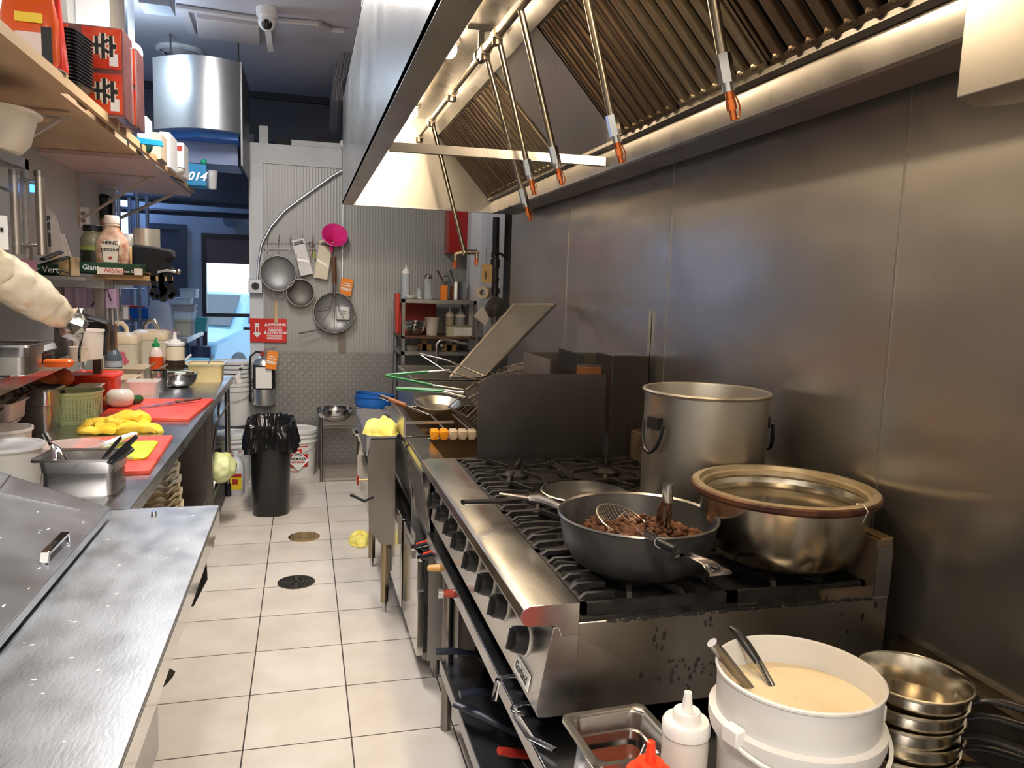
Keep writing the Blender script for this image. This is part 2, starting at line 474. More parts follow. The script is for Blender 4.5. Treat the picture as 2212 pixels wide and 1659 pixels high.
# walk-in cold room that closes the aisle: ribbed panels, white corner, diamond plate kick
def ribbed():
    m = bpy.data.materials.new('ribbed grey panel'); m.use_nodes = True; nt = m.node_tree; b = nt.nodes['Principled BSDF']
    L = nt.links.new; N = nt.nodes.new; tc = N('ShaderNodeTexCoord')
    w = N('ShaderNodeTexWave'); w.wave_type = 'BANDS'; w.bands_direction = 'X'; w.inputs['Scale'].default_value = 12.5; L(tc.outputs['Object'], w.inputs[0])
    n = N('ShaderNodeTexNoise'); n.inputs['Scale'].default_value = 1.3; L(tc.outputs['Object'], n.inputs[0])
    rp = N('ShaderNodeValToRGB'); L(n.outputs[0], rp.inputs[0]); rp.color_ramp.elements[0].color = (.30, .297, .28, 1); rp.color_ramp.elements[1].color = (.40, .397, .38, 1)
    mx = N('ShaderNodeMix'); mx.data_type = 'RGBA'; mx.blend_type = 'MULTIPLY'; mx.inputs[0].default_value = 1; L(rp.outputs[0], mx.inputs[6])
    r2 = N('ShaderNodeValToRGB'); L(w.outputs[0], r2.inputs[0]); r2.color_ramp.elements[0].color = (.90, .90, .90, 1); r2.color_ramp.elements[1].color = (1, 1, 1, 1); L(r2.outputs[0], mx.inputs[7])
    L(mx.outputs[2], b.inputs['Base Color']); b.inputs['Roughness'].default_value = .38; b.inputs['Metallic'].default_value = .2
    bp = N('ShaderNodeBump'); bp.inputs['Strength'].default_value = .35; bp.inputs['Distance'].default_value = .002; L(w.outputs[0], bp.inputs['Height']); L(bp.outputs[0], b.inputs['Normal'])
    return m
wp = mat('white cold room trim', (.66, .67, .68), .4, 0, (.58, .59, .60), 3)
struct('wall_back', MB().bb((-.33, YCOOL, 0), (1.75, YCOOL + .1, 2.62)), ribbed())
struct('wall_back', MB().bb((-.44, YCOOL + .1, 0), (1.75, YBACK, 2.60)).bb((-.44, YCOOL - .01, 0), (-.33, YCOOL + .1, 2.6)).bb((-.44, YCOOL - .012, 2.58), (1.75, YCOOL + .1, 2.74)), wp)
mb = MB().bb((-.33, YCOOL - .008, 0), (.80, YCOOL - .002, 1.02)).bb((-.445, YCOOL - .018, 0), (-.33, YCOOL - .011, .62))
dp = MB()
k = 0
for j in range(30):
    for i in range(33):
        cx = -.315 + i * .0345; cz = .03 + j * .0345
        if cx > .79 or cz > 1.0: continue
        a = PI / 4 if (i + j) % 2 else -PI / 4
        M = T(cx, YCOOL - .008, cz) @ RY(a)
        mb.rr([(.0150, .0050, .004, -.0), (.0130, .0034, .003, .0042)], 3, M @ RX(PI / 2), (True, True))
dm = mat('diamond plate', (.34, .34, .335), .5, 1, (.27, .265, .25), 3, rvar=.08)
struct('trim_5', mb, dm)
struct('trim_6', dp, mat('raised tread', (.86, .86, .85), .3, 1))
# far door wall
struct('wall_far', MB().bb((-2.6, YBACK, 0), (-1.09, YBACK + .1, CEIL)).bb((-1.09, YBACK, 2.12), (-.44, YBACK + .1, CEIL)).bb((-.50, YBACK, 0), (1.85, YBACK + .1, CEIL)), blue_m)
struct('ceiling_drop', MB().bb((-2.6, 8.0, 2.95), (1.75, YBACK, CEIL)), dark_m)
struct('wall_above', MB().bb((-.44, 8.05, 2.6), (1.75, 8.15, CEIL)), dark_m)
struct('wall_above', MB().bb((1.4, YCOOL, 2.7), (1.75, 8.05, CEIL)), dark_m)
d = thing('door_1', None, None, (-.76, YBACK, 0), world=True); d['kind'] = 'structure'
fr = mat('dark door frame', (.03, .028, .03), .4)
MB().bb((-1.09, YBACK - .03, 0), (-1.045, YBACK + .05, 2.12)).bb((-1.045, YBACK - .03, 2.07), (-.5, YBACK + .05, 2.12)).bb((-1.045, YBACK - .02, 1.205), (-.5, YBACK + .04, 1.245)).bb((-1.045, YBACK - .02, .0), (-.5, YBACK + .04, .25)).build('door_frame', fr, d)
MB().bb((-1.045, YBACK - .02, 1.80), (-.5, YBACK + .04, 2.07)).build('roller_blind', mat('brown blind', (.16, .11, .10), .7), d)
MB().bb((-1.045, YBACK, .25), (-.5, YBACK + .006, 1.80)).build('pane', glass, d)
MB().cyl((-.56, YBACK - .04, 1.08), (-.56, YBACK, 1.08), .012).bb((-.66, YBACK - .055, 1.065), (-.5, YBACK - .035, 1.095)).build('push_bar', fr, d)
# bright tall window beside it, daylight put into its panes as glow
w = thing('window_1', None, None, (-2.1, YBACK - .02, 1.7), world=True); w['kind'] = 'structure'
for i in range(2):
    MB().bb((-2.58 + i * .42, YBACK - .03, .9), (-2.2 + i * .42, YBACK - .015, 2.6)).build('pane', mat('blind with daylight glow', (.9, .93, 1), .6, emit=(.62, .75, 1), es=1.1), w)
MB().bb((-2.60, YBACK - .05, .86), (-2.58, YBACK, 2.64)).bb((-2.2, YBACK - .05, .86), (-2.16, YBACK, 2.64)).bb((-1.78, YBACK - .05, .86), (-1.75, YBACK, 2.64)).bb((-2.6, YBACK - .05, 2.6), (-1.75, YBACK, 2.64)).build('window_frame', mat('grey window frame', (.12, .14, .2), .4), w)
# inner dark doorway on the far left wall
struct('door_2', MB().bb((-1.62, YBACK - .06, 0), (-1.56, YBACK, 2.2)).bb((-1.30, YBACK - .06, 0), (-1.24, YBACK, 2.2)).bb((-1.56, YBACK - .05, 2.14), (-1.30, YBACK, 2.2)).bb((-1.56, YBACK - .03, 0), (-1.30, YBACK, 2.14)), mat('dark inner door', (.06, .07, .10), .4))

# ================================================================ outside, seen through the door
struct('ground_outside', MB().bb((-14, YBACK + .1, -.12), (14, 40, -.02)), mat('asphalt', (.30, .30, .31), .9, 0, (.38, .38, .38), 3))
tag(MB().bb((-6, 30, -.02), (9, 34, 4.5)).build('shop_building', mat('pale cladding', (.75, .73, .70), .7)), 'pale low building across the parking lot', 'building')
def car(name, label, loc, rz, body, ln=4.5, group=None):
    t = thing(name, label, 'car', loc, rz, group)
    bm_ = mat('car paint ' + label[:6], body, .25, .3, coat=1)
    side = [(-2.2, .35), (-2.22, .62), (-2.1, .82), (-1.2, .95), (-.45, 1.42), (.9, 1.46), (1.7, 1.05), (2.15, .98), (2.2, .6), (2.15, .35)]
    m = MB(); cs = []
    for w_, k in ((.84, 0), (.90, .02), (.90, .02), (.84, 0)): cs.append(w_)
    ys = [-.86, -.6, .6, .86]
    v = []; f = []
    n = len(side)
    for yi, y in enumerate([-.88, -.74, 0, .74, .88]):
        for (x, z) in side:
            ins = 1.0 if abs(y) < .8 else .985
            yy = y * (.80 if (z > 1.2 and abs(y) > .7) else 1)
            zz = z + (.03 if abs(y) < .1 else 0)
            v.append((x * ins, yy, zz))
    for i in range(4):
        for k in range(n):
            k2 = (k + 1) % n
            f.append((i * n + k, i * n + k2, (i + 1) * n + k2, (i + 1) * n + k))
    f.append(tuple(range(n))); f.append(tuple(4 * n + k for k in range(n)))
    m._add(v, f); m.build('body', bm_, t, bevel=.04)
    gl = mat('car glass', (.03, .04, .05), .05)
    MB().slab([(-1.17, -.66, .985), (-1.17, .66, .985), (-.50, .56, 1.41), (-.50, -.56, 1.41)], (-.012, 0, .012)).build('windscreen', gl, t)
    for s in (-1, 1):
        MB().slab([(-.95, s * .86, 1.02), (-.42, s * .74, 1.37), (.8, s * .74, 1.38), (1.35, s * .86, 1.05)], (0, s * .02, .01)).build('side_window', gl, t)
        MB().rr([(.02, .16, .02, 0), (.02, .14, .02, .10)], 4, T(-2.19, s * .62, .66)).build('headlight', mat('headlamp lens', (.85, .9, .95), .1), t)
        for x in (-1.4, 1.35):
            MB().cyl((x, s * .72, .32), (x, s * .90, .32), .32, seg=24).build('wheel', bk_matte, t)
    MB().rr([(.015, .42, .01, 0), (.015, .40, .01, .16)], 4, T(-2.215, 0, .44)).build('grille', bk_matte, t)
    return t
car('parked_car', 'pale blue car parked nose towards the glass door', (-1.30, 13.0, -.02), math.radians(72), (.07, .22, .32))
car('parked_car', 'red car parked behind the pale blue one', (-.75, 20.5, -.02), math.radians(30), (.62, .04, .05))

# ================================================================ ceiling things
t = thing('hanging_duct', 'galvanised sheet duct box with a curved front hanging from the ceiling', 'duct', (-.72, 6.0, 2.6), world=True)
cx0, cx1, y0, y1 = -1.01, -.43, 5.85, 6.7
arc = [(-1.01, 6.7)]
for i in range(17):
    a = PI / 2 * i / 16
    arc.append((-1.01 + .58 * (1 - math.cos(a)) if False else -1.01 + .58 * (i / 16), 6.12 - .30 * math.sin(PI * (.12 + .62 * i / 16))))
arc.append((-.43, 6.7))
MB().prism(arc, 'Z', 2.64, 3.12).build('sheet_body', galv, t)
MB().bb((-.432, 5.93, 2.42), (-.42, 6.7, 3.13)).build('side_plate', mat('dark duct side', (.14, .14, .15), .4, .8), t)
MB().prism([(-.98, 6.6), (-.95, 6.1), (-.7, 5.93), (-.45, 5.97), (-.45, 6.6)], 'Z', 2.60, 2.64).build('outlet_lip', blue_p, t, label='outlet lip with blue light put into its colour')  # blue light under the duct is put into the lip and box colours
MB().bb((-1.0, 6.15, 2.45), (-.47, 6.6, 2.60)).build('lower_box', mat('blue-lit duct tint', (.20, .26, .42), .5), t)
MB().tube([(-.47, 6.3, 3.12), (-.47, 6.3, 3.40)], .006).build('hanger', wire_dk, t)
MB().tube([(-.95, 6.4, 3.12), (-.95, 6.4, 3.40)], .006).build('hanger', wire_dk, t)

t = thing('ceiling_diffuser', 'round white air diffuser on the stained ceiling', 'vent', (-.94, 6.8, CEIL), world=True)
MB().lathe([(.18, 0), (.177, -.02), (.155, -.03), (.15, -.015)], 32, T(-.94, 6.8, CEIL)).build('rim', white_b, t)
mb = MB()
for r in (.14, .11, .08, .05): mb.lathe([(r, -.015), (r - .02, -.045), (r - .026, -.043), (r - .008, -.012)], 28, T(-.94, 6.8, CEIL), sx=1)
mb.build('rings', mat('grey louvre', (.45, .45, .46), .5), t)
t = thing('security_camera', 'white dome camera mounted below the ceiling', 'camera', (-.235, 5.7, CEIL), world=True)
c = Vector((-.235, 5.6, CEIL))
MB().lathe([(.07, 0), (.068, -.05), (.05, -.06)], 20, T(*c), (True, False)).build('base', white_b, t)
MB().sphere((c.x, c.y, c.z - .085), .058, 20, 14).build('dome', white_b, t)
MB().sphere((c.x + .0, c.y - .03, c.z - .105), .036, 16, 12).build('lens', bk_plastic, t)
MB().bb((c.x - .02, c.y - .06, CEIL - .11), (c.x + .02, c.y + .6, CEIL - .09)).build('bracket', white_b, t)
# surface trunking rectangle on the ceiling
tk = mat('painted trunking', (.50, .48, .50), .5)
for nm, a, b, lb in (('conduit', P(380, 8, Z=CEIL), P(690, 45, Z=CEIL), 'painted conduit crossing the ceiling above the dome camera'),
                     ('conduit', P(690, 45, Z=CEIL), P(742, 60, Z=CEIL), 'short painted conduit bend near the hood hanger rod')):
    tag(MB().tube([a + Vector((0, 0, -.02)), (a + b) / 2 + Vector((0, .05, -.02)), b + Vector((0, 0, -.02))], .02).build(nm, tk), lb, 'conduit')
a, b = P(396, 12, Z=CEIL), P(415, 66, Z=CEIL)
tag(MB().tube([a, b], .035, 4).build('ceiling_trunking', tk), 'painted trunking stub left of the dome camera', 'trunking')
a, b, c_, d_ = P(424, 24, Z=CEIL), P(560, 40, Z=CEIL), P(562, 84, Z=CEIL), P(428, 66, Z=CEIL)
tag(MB().slab([a, b, c_, d_], (0, 0, -.05)).build('ceiling_hatch', mat('raised ceiling panel', (.50, .45, .44), .7), bevel=.004), 'raised access panel on the ceiling beside the dome camera', 'panel')
t = P(340, 14, Z=CEIL - .1)
tag(MB().box((t.x, t.y, CEIL - .06), (.18, .2, .12)).build('junction_box', mat('grey box', (.35, .4, .5), .5)), 'grey-blue junction box on the ceiling above the noodle cartons', 'box')
p = [P(744, 58, Y=6.3), P(738, 120, Y=6.4), P(728, 160, Y=6.5), P(722, 175, Y=6.5), P(722, 215, Y=6.6)]
mb = MB()
for k in range(4):
    mb.tube([q + Vector((.02 * k + .01 * math.sin(3 * i + k), 0, 0)) for i, q in enumerate(p)], .009, 6)
mb.tube([P(735, 75, Y=6.5), P(722, 280, Y=7.4)], .05, 8)
tag(mb.build('cable_bundle', mat('grey cables', (.22, .22, .25), .6)), 'bundle of grey cables hanging beside the hood front', 'cable')
tag(MB().tube([P(784, 0, Y=4.6), P(782, 118, Y=4.6)], .008).build('hanger_rod', galv), 'thin rod hanging the hood from the ceiling', 'rod')
tag(MB().bb((-2.5, 7.95, CEIL - .06), (1.4, 8.02, CEIL)).build('ceiling_beam', mat('dark beam', (.05, .05, .06), .6)), 'dark beam where the ceiling meets the far wall', 'beam')
tag(MB().bb((-1.9, 7.93, 2.93), (-.46, 7.98, 3.0)).build('steel_channel', mat('grey channel', (.30, .32, .36), .5)), 'grey steel channel across the far opening', 'beam')
# dark services above the far door
mb = MB()
for i in range(3): mb.tube([(-2.2, 8.5 + .2 * i, 2.55 - .12 * i), (-.5, 8.5 + .2 * i, 2.5 - .1 * i)], .05 - .01 * i, 10)
mb.bb((-1.6, 8.3, 2.40), (-.55, 8.75, 2.75))
mb.bb((-1.55, 8.5, 2.70), (-1.50, 8.55, 2.949)).bb((-.65, 8.5, 2.70), (-.60, 8.55, 2.949))
tag(mb.build('air_handler', mat('dark unit', (.035, .04, .055), .5)), 'dark air handling unit and pipes above the far door', 'air handler')
t = thing('security_lamp', 'small round lamp above the far door', 'lamp', (-.78, YBACK - .1, 2.28), world=True)
MB().cyl((-.78, YBACK, 2.3), (-.78, YBACK - .12, 2.26), .06, .075).build('head', mat('blue grey lamp', (.2, .25, .35), .4), t)

# ceiling tube fixtures
def fixture(x, y, col, e, label):
    t = thing('ceiling_light', label, 'ceiling light', (x, y, CEIL), world=True, group='tube fixtures on the ceiling')
    MB().bb((x - .14, y - .62, CEIL - .06), (x + .14, y + .62, CEIL)).build('housing', white_b, t)
    m_ = mat('lit tube %s' % (col,), (.9, .9, .9), .4, emit=col, es=e)
    for s in (-.06, .06):
        MB().cyl((x + s, y - .58, CEIL - .08), (x + s, y + .58, CEIL - .08), .014).build('tube', m_, t)
fixture(TUBES[0][0], TUBES[0][1], NEUT, 8, 'tube light fixture over the aisle near the viewer')
fixture(TUBES[1][0], TUBES[1][1], NEUT, 8, 'tube light fixture over the middle of the aisle')
fixture(TUBES[2][0], TUBES[2][1], NEUT, 8, 'tube light fixture behind the viewer')

t = thing('ceiling_lamp', 'cold white lamp glowing beyond the noodle cartons', 'lamp', (-1.08, 5.7, CEIL), world=True)
MB().cyl((-1.08, 5.7, 3.12), (-1.08, 5.7, CEIL), .02, seg=20).build('holder', white_b, t)
MB().sphere((-1.08, 5.7, 3.06), .065, 20, 12).build('bulb', mat('cold lit bulb', (.9, .95, 1), .4, emit=(.75, .88, 1), es=30), t)
t = thing('ceiling_light', 'added tube housing for the unseen bluish lamp of the far room', 'ceiling light', (-1.6, 8.3, 2.95), world=True)  # housing added to go with the unseen far-room lamp
MB().bb((-1.74, 8.02, 2.915), (-1.46, 8.92, 2.95)).build('housing', white_b, t)
# things on top of the cold room
tag(MB().bb((-.10, 6.86, 2.745), (.62, 7.1, 2.79)).build('white_board', wp), 'white board lying on top of the cold room', 'board')
tag(MB().bb((-.36, 6.95, 2.745), (-.29, 7.1, 2.90)).build('small_box', wp), 'small white box standing on the corner of the cold room', 'box')
mb = MB().bb((-.24, 7.2, 2.742), (.55, 7.7, 2.86)).cyl((.1, 7.3, 2.86), (.5, 7.3, 2.86), .05)
tag(mb.build('condenser_unit', mat('dusty dark unit', (.06, .055, .05), .8)), 'dusty dark condenser on top of the cold room', 'condenser')

# floor drains
def drain(label, x, y, m_, solid):
    t = thing('floor_drain', label, 'drain', (x, y, 0), world=True)
    r = .098
    MB().lathe([(r, .0005), (r, .004), (r - .012, .0045), (r - .012, .001)], 32, T(x, y, 0)).build('rim', m_, t)
    if solid:
        mb = MB().lathe([(r - .012, .003), (0.001, .003)], 32, T(x, y, 0))
        for q in (.07, .055, .04, .025): mb.lathe([(q, .003), (q - .003, .0045), (q - .006, .003)], 28, T(x, y, 0))
        mb.build('cover', m_, t)
    else:
        MB().lathe([(r - .012, .001), (.001, .001)], 24, T(x, y, 0)).build('sump', bk_matte, t)
        mb = MB()
        for q in (.08, .062, .044, .026): mb.lathe([(q, .002), (q, .0045), (q - .007, .0045), (q - .007, .002)], 28, T(x, y, 0))
        mb.box((x, y, .0035), (.17, .014, .003)).box((x, y, .0035), (.014, .17, .003))
        mb.build('grate', m_, t)
a = P(657, 1160, Z=0); drain('brass cleanout cover set in the floor tiles', a.x, a.y, brass, True)
a = P(640, 1258, Z=0); drain('dark round slotted grate in the floor tiles', a.x, a.y, mat('dark grate', (.16, .15, .13), .4, 1), False)
# ================================================================ exhaust hood over the cooking line
HX0, HX1, HZ, HY1, HY0 = .30, 1.22, 2.10, 5.0, -.6
hood = thing('exhaust_hood', 'long stainless exhaust hood hanging over the range and fryers', 'range hood', (.8, 2.5, 2.1), world=True)
# front box: outer face, inner face and the bottom lip
HXO = .232
MB().bb((HXO, HY0, HZ), (HXO + .01, HY1, 2.75)).build('outer_face', steel_h, hood)
MB().prism([(HXO, HZ - .002), (HX0, HZ - .002), (HX0, HZ + .02), (HXO, HZ + .02)], 'Y', HY0, HY1).build('front_lip', steel, hood)
MB().slab([(HX0 - .004, HY0, HZ + .018), (HX0 - .004, HY1, HZ + .018), (.46, HY1, 2.66), (.46, HY0, 2.66)], (-.004, 0, .004)).build('inner_slope', steel, hood)
MB().bb((.45, HY0, 2.66), (1.36, HY1, 2.67)).bb((HXO, HY0, 2.74), (1.38, HY1, 2.75)).build('top_panel', steel, hood)
# end panel seen under the lip
MB().prism([(HXO, HZ), (HX1 + .14, HZ), (HX1 + .14, 2.75), (HXO, 2.75)], 'Y', HY1, HY1 + .012).build('end_panel', mat('end panel sheet', (.42, .40, .37), .34, 1, bump=.9, bs=3), hood)
MB().bb((HX0 + .012, HY1 - .03, HZ - .002), (HX1, HY1, HZ + .01)).build('end_lip', steel, hood)
# rear: filter rail, lip and sloping back
MB().prism([(.775, 2.66), (.83, 2.66), (.83, 2.575), (.815, 2.555), (.80, 2.575), (.775, 2.6)], 'Y', HY0, HY1).build('upper_rail', steel, hood)
MB().prism([(1.160, 2.180), (1.19, 2.170), (1.19, 2.21), (1.17, 2.215)], 'Y', HY0, HY1).build('filter_rail', steel_dk, hood)
MB().prism([(1.19, 2.10), (1.215, 2.10), (1.36, 2.10), (1.40, 2.14), (1.40, 2.20), (1.19, 2.20)], 'Y', HY0, HY1).build('rear_trough', steel_dk, hood)
MB().prism([(1.190, 2.098), (1.215, 2.098), (1.215, 2.101), (1.189, 2.170), (1.183, 2.170), (1.183, 2.135)], 'Y', HY0, HY1).build('rear_lip', steel, hood)
# cross bar under the filters
MB().slab([(.34, 3.27, 2.155), (1.183, 3.0, 2.115), (1.183, 3.03, 2.115), (.34, 3.30, 2.155)], (0, 0, .035)).build('cross_bar', steel, hood)
# baffle filters
fa, fb = Vector((1.165, 0, 2.195)), Vector((.825, 0, 2.565))
fl = (fb - fa).length; fd = (fb - fa).normalized(); fn = Vector((-fd.z, 0, fd.x))     # fn points to the room side?
if fn.z > 0: fn = -fn
def filt_unit(y0, y1, m_):
    def W(s, y, h): return fa + fd * s + fn * h + Vector((0, y, 0))
    f = MB()
    for s0, s1 in ((0, .018), (fl - .018, fl)):
        f.slab([W(s0, y0, 0), W(s1, y0, 0), W(s1, y1, 0), W(s0, y1, 0)], -fn * .03)
    for a, b in ((y0, y0 + .012), (y1 - .012, y1)):
        f.slab([W(0, a, 0), W(fl, a, 0), W(fl, b, 0), W(0, b, 0)], -fn * .03)
    o = f.build('filter_frame', m_, hood)
    MB().slab([W(0, y0, -.03), W(fl, y0, -.03), W(fl, y1, -.03), W(0, y1, -.03)], fn * .004).build('gap_shade_sheet', bk_matte, o)  # black sheet, shade between the baffles put into its colour
    g = MB(); n = 7; w = (y1 - y0 - .024) / n
    for i in range(n):
        a = y0 + .012 + i * w + w * .2; b = a + w * .56
        # a channel: raised centre, folded edges
        prof = [(a, -.012), (a + .004, .004), (a + (b - a) * .3, .008), (a + (b - a) * .7, .008), (b - .004, .004), (b, -.012)]
        v = []; 
        for s in (.012, fl - .012):
            for (yy, h) in prof: v.append(W(s, yy, h))
        k = len(prof)
        g._add(v, [(i2, i2 + 1, k + i2 + 1, k + i2) for i2 in range(k - 1)])
        g.sphere(tuple(W(.02, (a + b) / 2, .006)), .011, 8, 6)
    g.build('baffles', m_, o)
yy = -.55
ys = []
# far group of filters, a plain blank panel, then the near group
for i in range(3): ys.append((4.98 - (i + 1) * .50, 4.98 - i * .50, [filt, filt, filt2][i]))
for i in range(6): ys.append((2.83 - (i + 1) * .50, 2.83 - i * .50, [filt, filt2, filt, filt, filt2, filt][i]))
for a, b, m_ in ys: filt_unit(a + .004, b - .004, m_)
def W0(s, y, h): return fa + fd * s + fn * h + Vector((0, y, 0))
MB().slab([W0(0, 2.84, 0), W0(fl, 2.84, 0), W0(fl, 3.475, 0), W0(0, 3.475, 0)], -fn * .01).build('blank_panel', steel_h, hood)

# lamps in the hood
for i, (hx, hy) in enumerate(HOOD_LAMPS):
    t = thing('hood_lamp', ['glowing bulb lamp in the hood ceiling above the fryers', 'glowing bulb lamp at the far end of the hood', 'bulb lamp in the hood ceiling above the range', 'bulb lamp in the hood ceiling above the white bucket'][i], 'lamp', (hx, hy, 2.66), world=True)
    MB().lathe([(.05, 2.66), (.05, 2.645), (.03, 2.64)], 20, T(hx, hy, 0)).build('holder', steel_dk, t)
    MB().sphere((hx, hy, 2.618), .036, 16, 12, (1, 1, 1.1)).build('bulb', mat('lit bulb', (1, .9, .7), .3, emit=(1, .80, .50), es=40), t)

# fire suppression piping
sp_ = thing('suppression_pipe', 'greasy steel fire suppression pipe with angled drops under the hood', 'pipe', (.7, 3, 2.55), world=True)
PX, PZ = .70, 2.55
pm = MB().cyl((PX, 2.75, PZ), (PX, HY1, PZ), .013).cyl((PX, -.5, PZ), (PX, 3.12, PZ), .019)
pm.build('main_pipe', grease_pipe, sp_)
for y in (3.14, 2.93, 4.48, 3.85, 4.97):
    MB().cyl((PX, y - .028, PZ), (PX, y + .028, PZ), .024).cyl((PX, y, PZ), (PX, y, PZ - .04), .021).build('tee', grease_pipe, sp_)
MB().bb((PX - .06, 3.20, 2.645), (PX + .06, 3.24, 2.655)).bb((PX - .012, 3.21, PZ + .02), (PX + .012, 3.225, 2.65)).lathe([(.028, -.012), (.028, .012), (.022, .012), (.022, -.012)], 18, T(PX, 3.217, PZ) @ RX(PI / 2)).build('pipe_hanger', bk_matte, sp_)
drops = [(3.14, (1128, 412)), (2.93, (1138, 350)), (2.62, (1195, 322)), (2.08, (1322, 255)), (1.48, (1562, 125))]
for y, (a, b) in drops:
    e = P(a, b, Y=y); s = Vector((PX, y, PZ))
    d = (e - s).normalized()
    o = MB().cyl(s, e, .0115, seg=12).build('drop_pipe', grease_pipe, sp_)
    MB().cyl(e - d * .008, e + d * .05, .0175, seg=6).cyl(e + d * .05, e + d * .068, .013, seg=10).build('coupling', steel_p, o)
    MB().cyl(e + d * .068, e + d * .085, .009, seg=10).cyl(e + d * .085, e + d * .105, .0105, seg=6).cyl(e + d * .105, e + d * .125, .0075, seg=10).tube([e + d * (.07 + .055 * (1 - math.cos(a2)) / 2 * 1) + Vector((.017 * math.sin(a2), -.004, 0)) for a2 in [PI * k / 8 for k in range(9)]], .0018, 5).build('nozzle', copper, o)
# the long drop that ends in a two-way tee over the fryers
y = 4.48; s = Vector((PX, y, PZ))
e = P(1003, 545, Y=y)
d1 = MB().cyl(s, e, .0125, seg=12).build('drop_pipe', grease_pipe, sp_)
l, r = P(983, 556, Y=y), P(1030, 550, Y=y)
MB().cyl(l + Vector((0, 0, .015)), e, .0135).cyl(e, r + Vector((0, 0, .015)), .0135).cyl(l + Vector((0, 0, .018)), l - Vector((0, 0, .02)), .014).cyl(r + Vector((0, 0, .018)), r - Vector((0, 0, .02)), .014).sphere(tuple(e), .02, 10, 8).build('tee', grease_pipe, d1)
for q in (l, r):
    MB().cyl(q - Vector((0, 0, .02)), q - Vector((0, 0, .06)), .008, seg=8).tube([q - Vector((.016 * math.sin(a2), 0, .02 + .05 * (1 - math.cos(a2)) / 2)) for a2 in [2 * PI * k / 10 for k in range(10)]], .0018, 5, True).build('nozzle', copper, d1)
# light box hanging on the near end of the rear lip
t = thing('steel_cover_box', 'bare stainless cover box hanging from the hood at the right', 'box', (1.15, .9, 2.0), world=True)
a = P(2066, 212, X=1.10); b = P(2082, 62, X=1.10)
MB().prism([(1.10, a.z), (1.14, a.z - .012), (1.22, a.z + .0), (1.22, b.z + .06), (1.10, b.z + .06)], 'Y', -.4, a.y).build('shell', mat('bright stainless cover', (.62, .59, .55), .3, 1, (.54, .51, .47), 4, rvar=.05), t, bevel=.002)
MB().bb((1.09, .93, 2.02), (1.10, .94, 2.03)).build('rivet', steel_dk, t)
# ================================================================ cooking line
TY0, TY1, TZ = -.5, 2.90, .65
tb = thing('equipment_table', 'low stainless table under the black-topped range with an open shelf below', 'table', (.9, 1.4, 0), world=True)
MB().prism([(.465, TZ), (1.35, TZ), (1.35, TZ - .015), (.49, TZ - .015), (.49, TZ - .045), (.465, TZ - .045)], 'Y', TY0, TY1).build('table_top', mat('dark steel table top', (.36, .36, .37), .22, 1, (.22, .22, .23), 8, rvar=.06), tb, bevel=.003)
MB().prism([(.475, .265), (1.33, .265), (1.33, .25), (.49, .25), (.49, .215), (.475, .215)], 'Y', TY0, 2.62).build('undershelf', mat('dark steel shelf', (.30, .30, .31), .25, 1), tb, bevel=.003)
for x in (.50, 1.30):
    for y in (2.60, 1.0, -.4):
        o = MB().cyl((x, y, .0), (x, y, TZ - .015), .02).build('leg', steel_dk, tb)
MB().box((.55, 2.66, .30), (.012, .06, .5)).build('brace', steel_dk, tb)

RY0, RY1 = 1.46, 2.88
rg = thing('gas_range', 'stainless gas range with black iron grates and a row of black knobs', 'range', (.95, 2.17, .655), world=True)
side_m = mat('stained range side', (.44, .41, .37), .3, 1, (.34, .31, .275), 5, rvar=.1, bump=.15, bs=12)
MB().bb((.56, RY0, .70), (1.345, RY1, .905)).build('body', side_m, rg, bevel=.002)
MB().bb((1.30, RY0, .905), (1.345, RY1, 1.045)).bb((1.16, RY0 - .0, .905), (1.30, RY0 + .012, .93)).build('back_guard', mat('rusty brown guard', (.10, .075, .055), .5, .6, (.25, .18, .12), 12), rg)
MB().bb((1.302, RY0 - .003, .91), (1.345, RY0, 1.03)).build('guard_end', steel_dk, rg)
MB().bb((1.31, RY0, 1.045), (1.345, RY1, 1.05)).build('guard_edge', brass, rg)
# burnt black spill marks with shapes of their own on the side panel
mb = MB(); rnd = random.Random(3)
for cx, cz, n, sp in ((.74, .845, 4, .012), (.765, .86, 5, .014), (.80, .80, 3, .012), (.735, .785, 3, .012), (.79, .765, 10, .02), (.845, .77, 8, .015), (.90, .765, 6, .02), (.87, .88, 4, .012), (.86, .79, 3, .01), (1.24, .885, 6, .03)):
    for i in range(n):
        x = cx + rnd.gauss(0, sp); z = cz + rnd.gauss(0, sp)
        mb.sphere((x, RY0 - .0003, z), rnd.uniform(.0015, .005), 8, 5, (1, .12, rnd.uniform(.8, 1.8)), .8)
mb.build('burnt_spots', black_metal, rg, label='black burnt-on marks', kind='stuff')
mb = MB()
for i in range(90):
    x = .58 + .73 * i / 90 + rnd.uniform(-.004, .004)
    if .62 < x < 1.34: mb.sphere((x, RY0 - .0004, .906 - rnd.random() * .004), rnd.uniform(.002, .007), 8, 5, (1.4, .12, .8), .6)
mb.build('burnt_edge', black_metal, rg, kind='stuff')
# bull-nosed front rail
rail = [(.562, .952), (.452, .952), (.437, .945), (.430, .928), (.437, .912), (.452, .906), (.502, .906), (.516, .898), (.522, .880), (.562, .880)]
MB().prism(rail, 'Y', RY0 - .003, 2.86).build('front_rail', steel_p if False else mat('range rail steel', (.56, .55, .53), .24, 1, (.42, .40, .38), 10, vstretch=(1, .3, 1), rvar=.1, bump=.1, bs=60), rg, bevel=.0015)
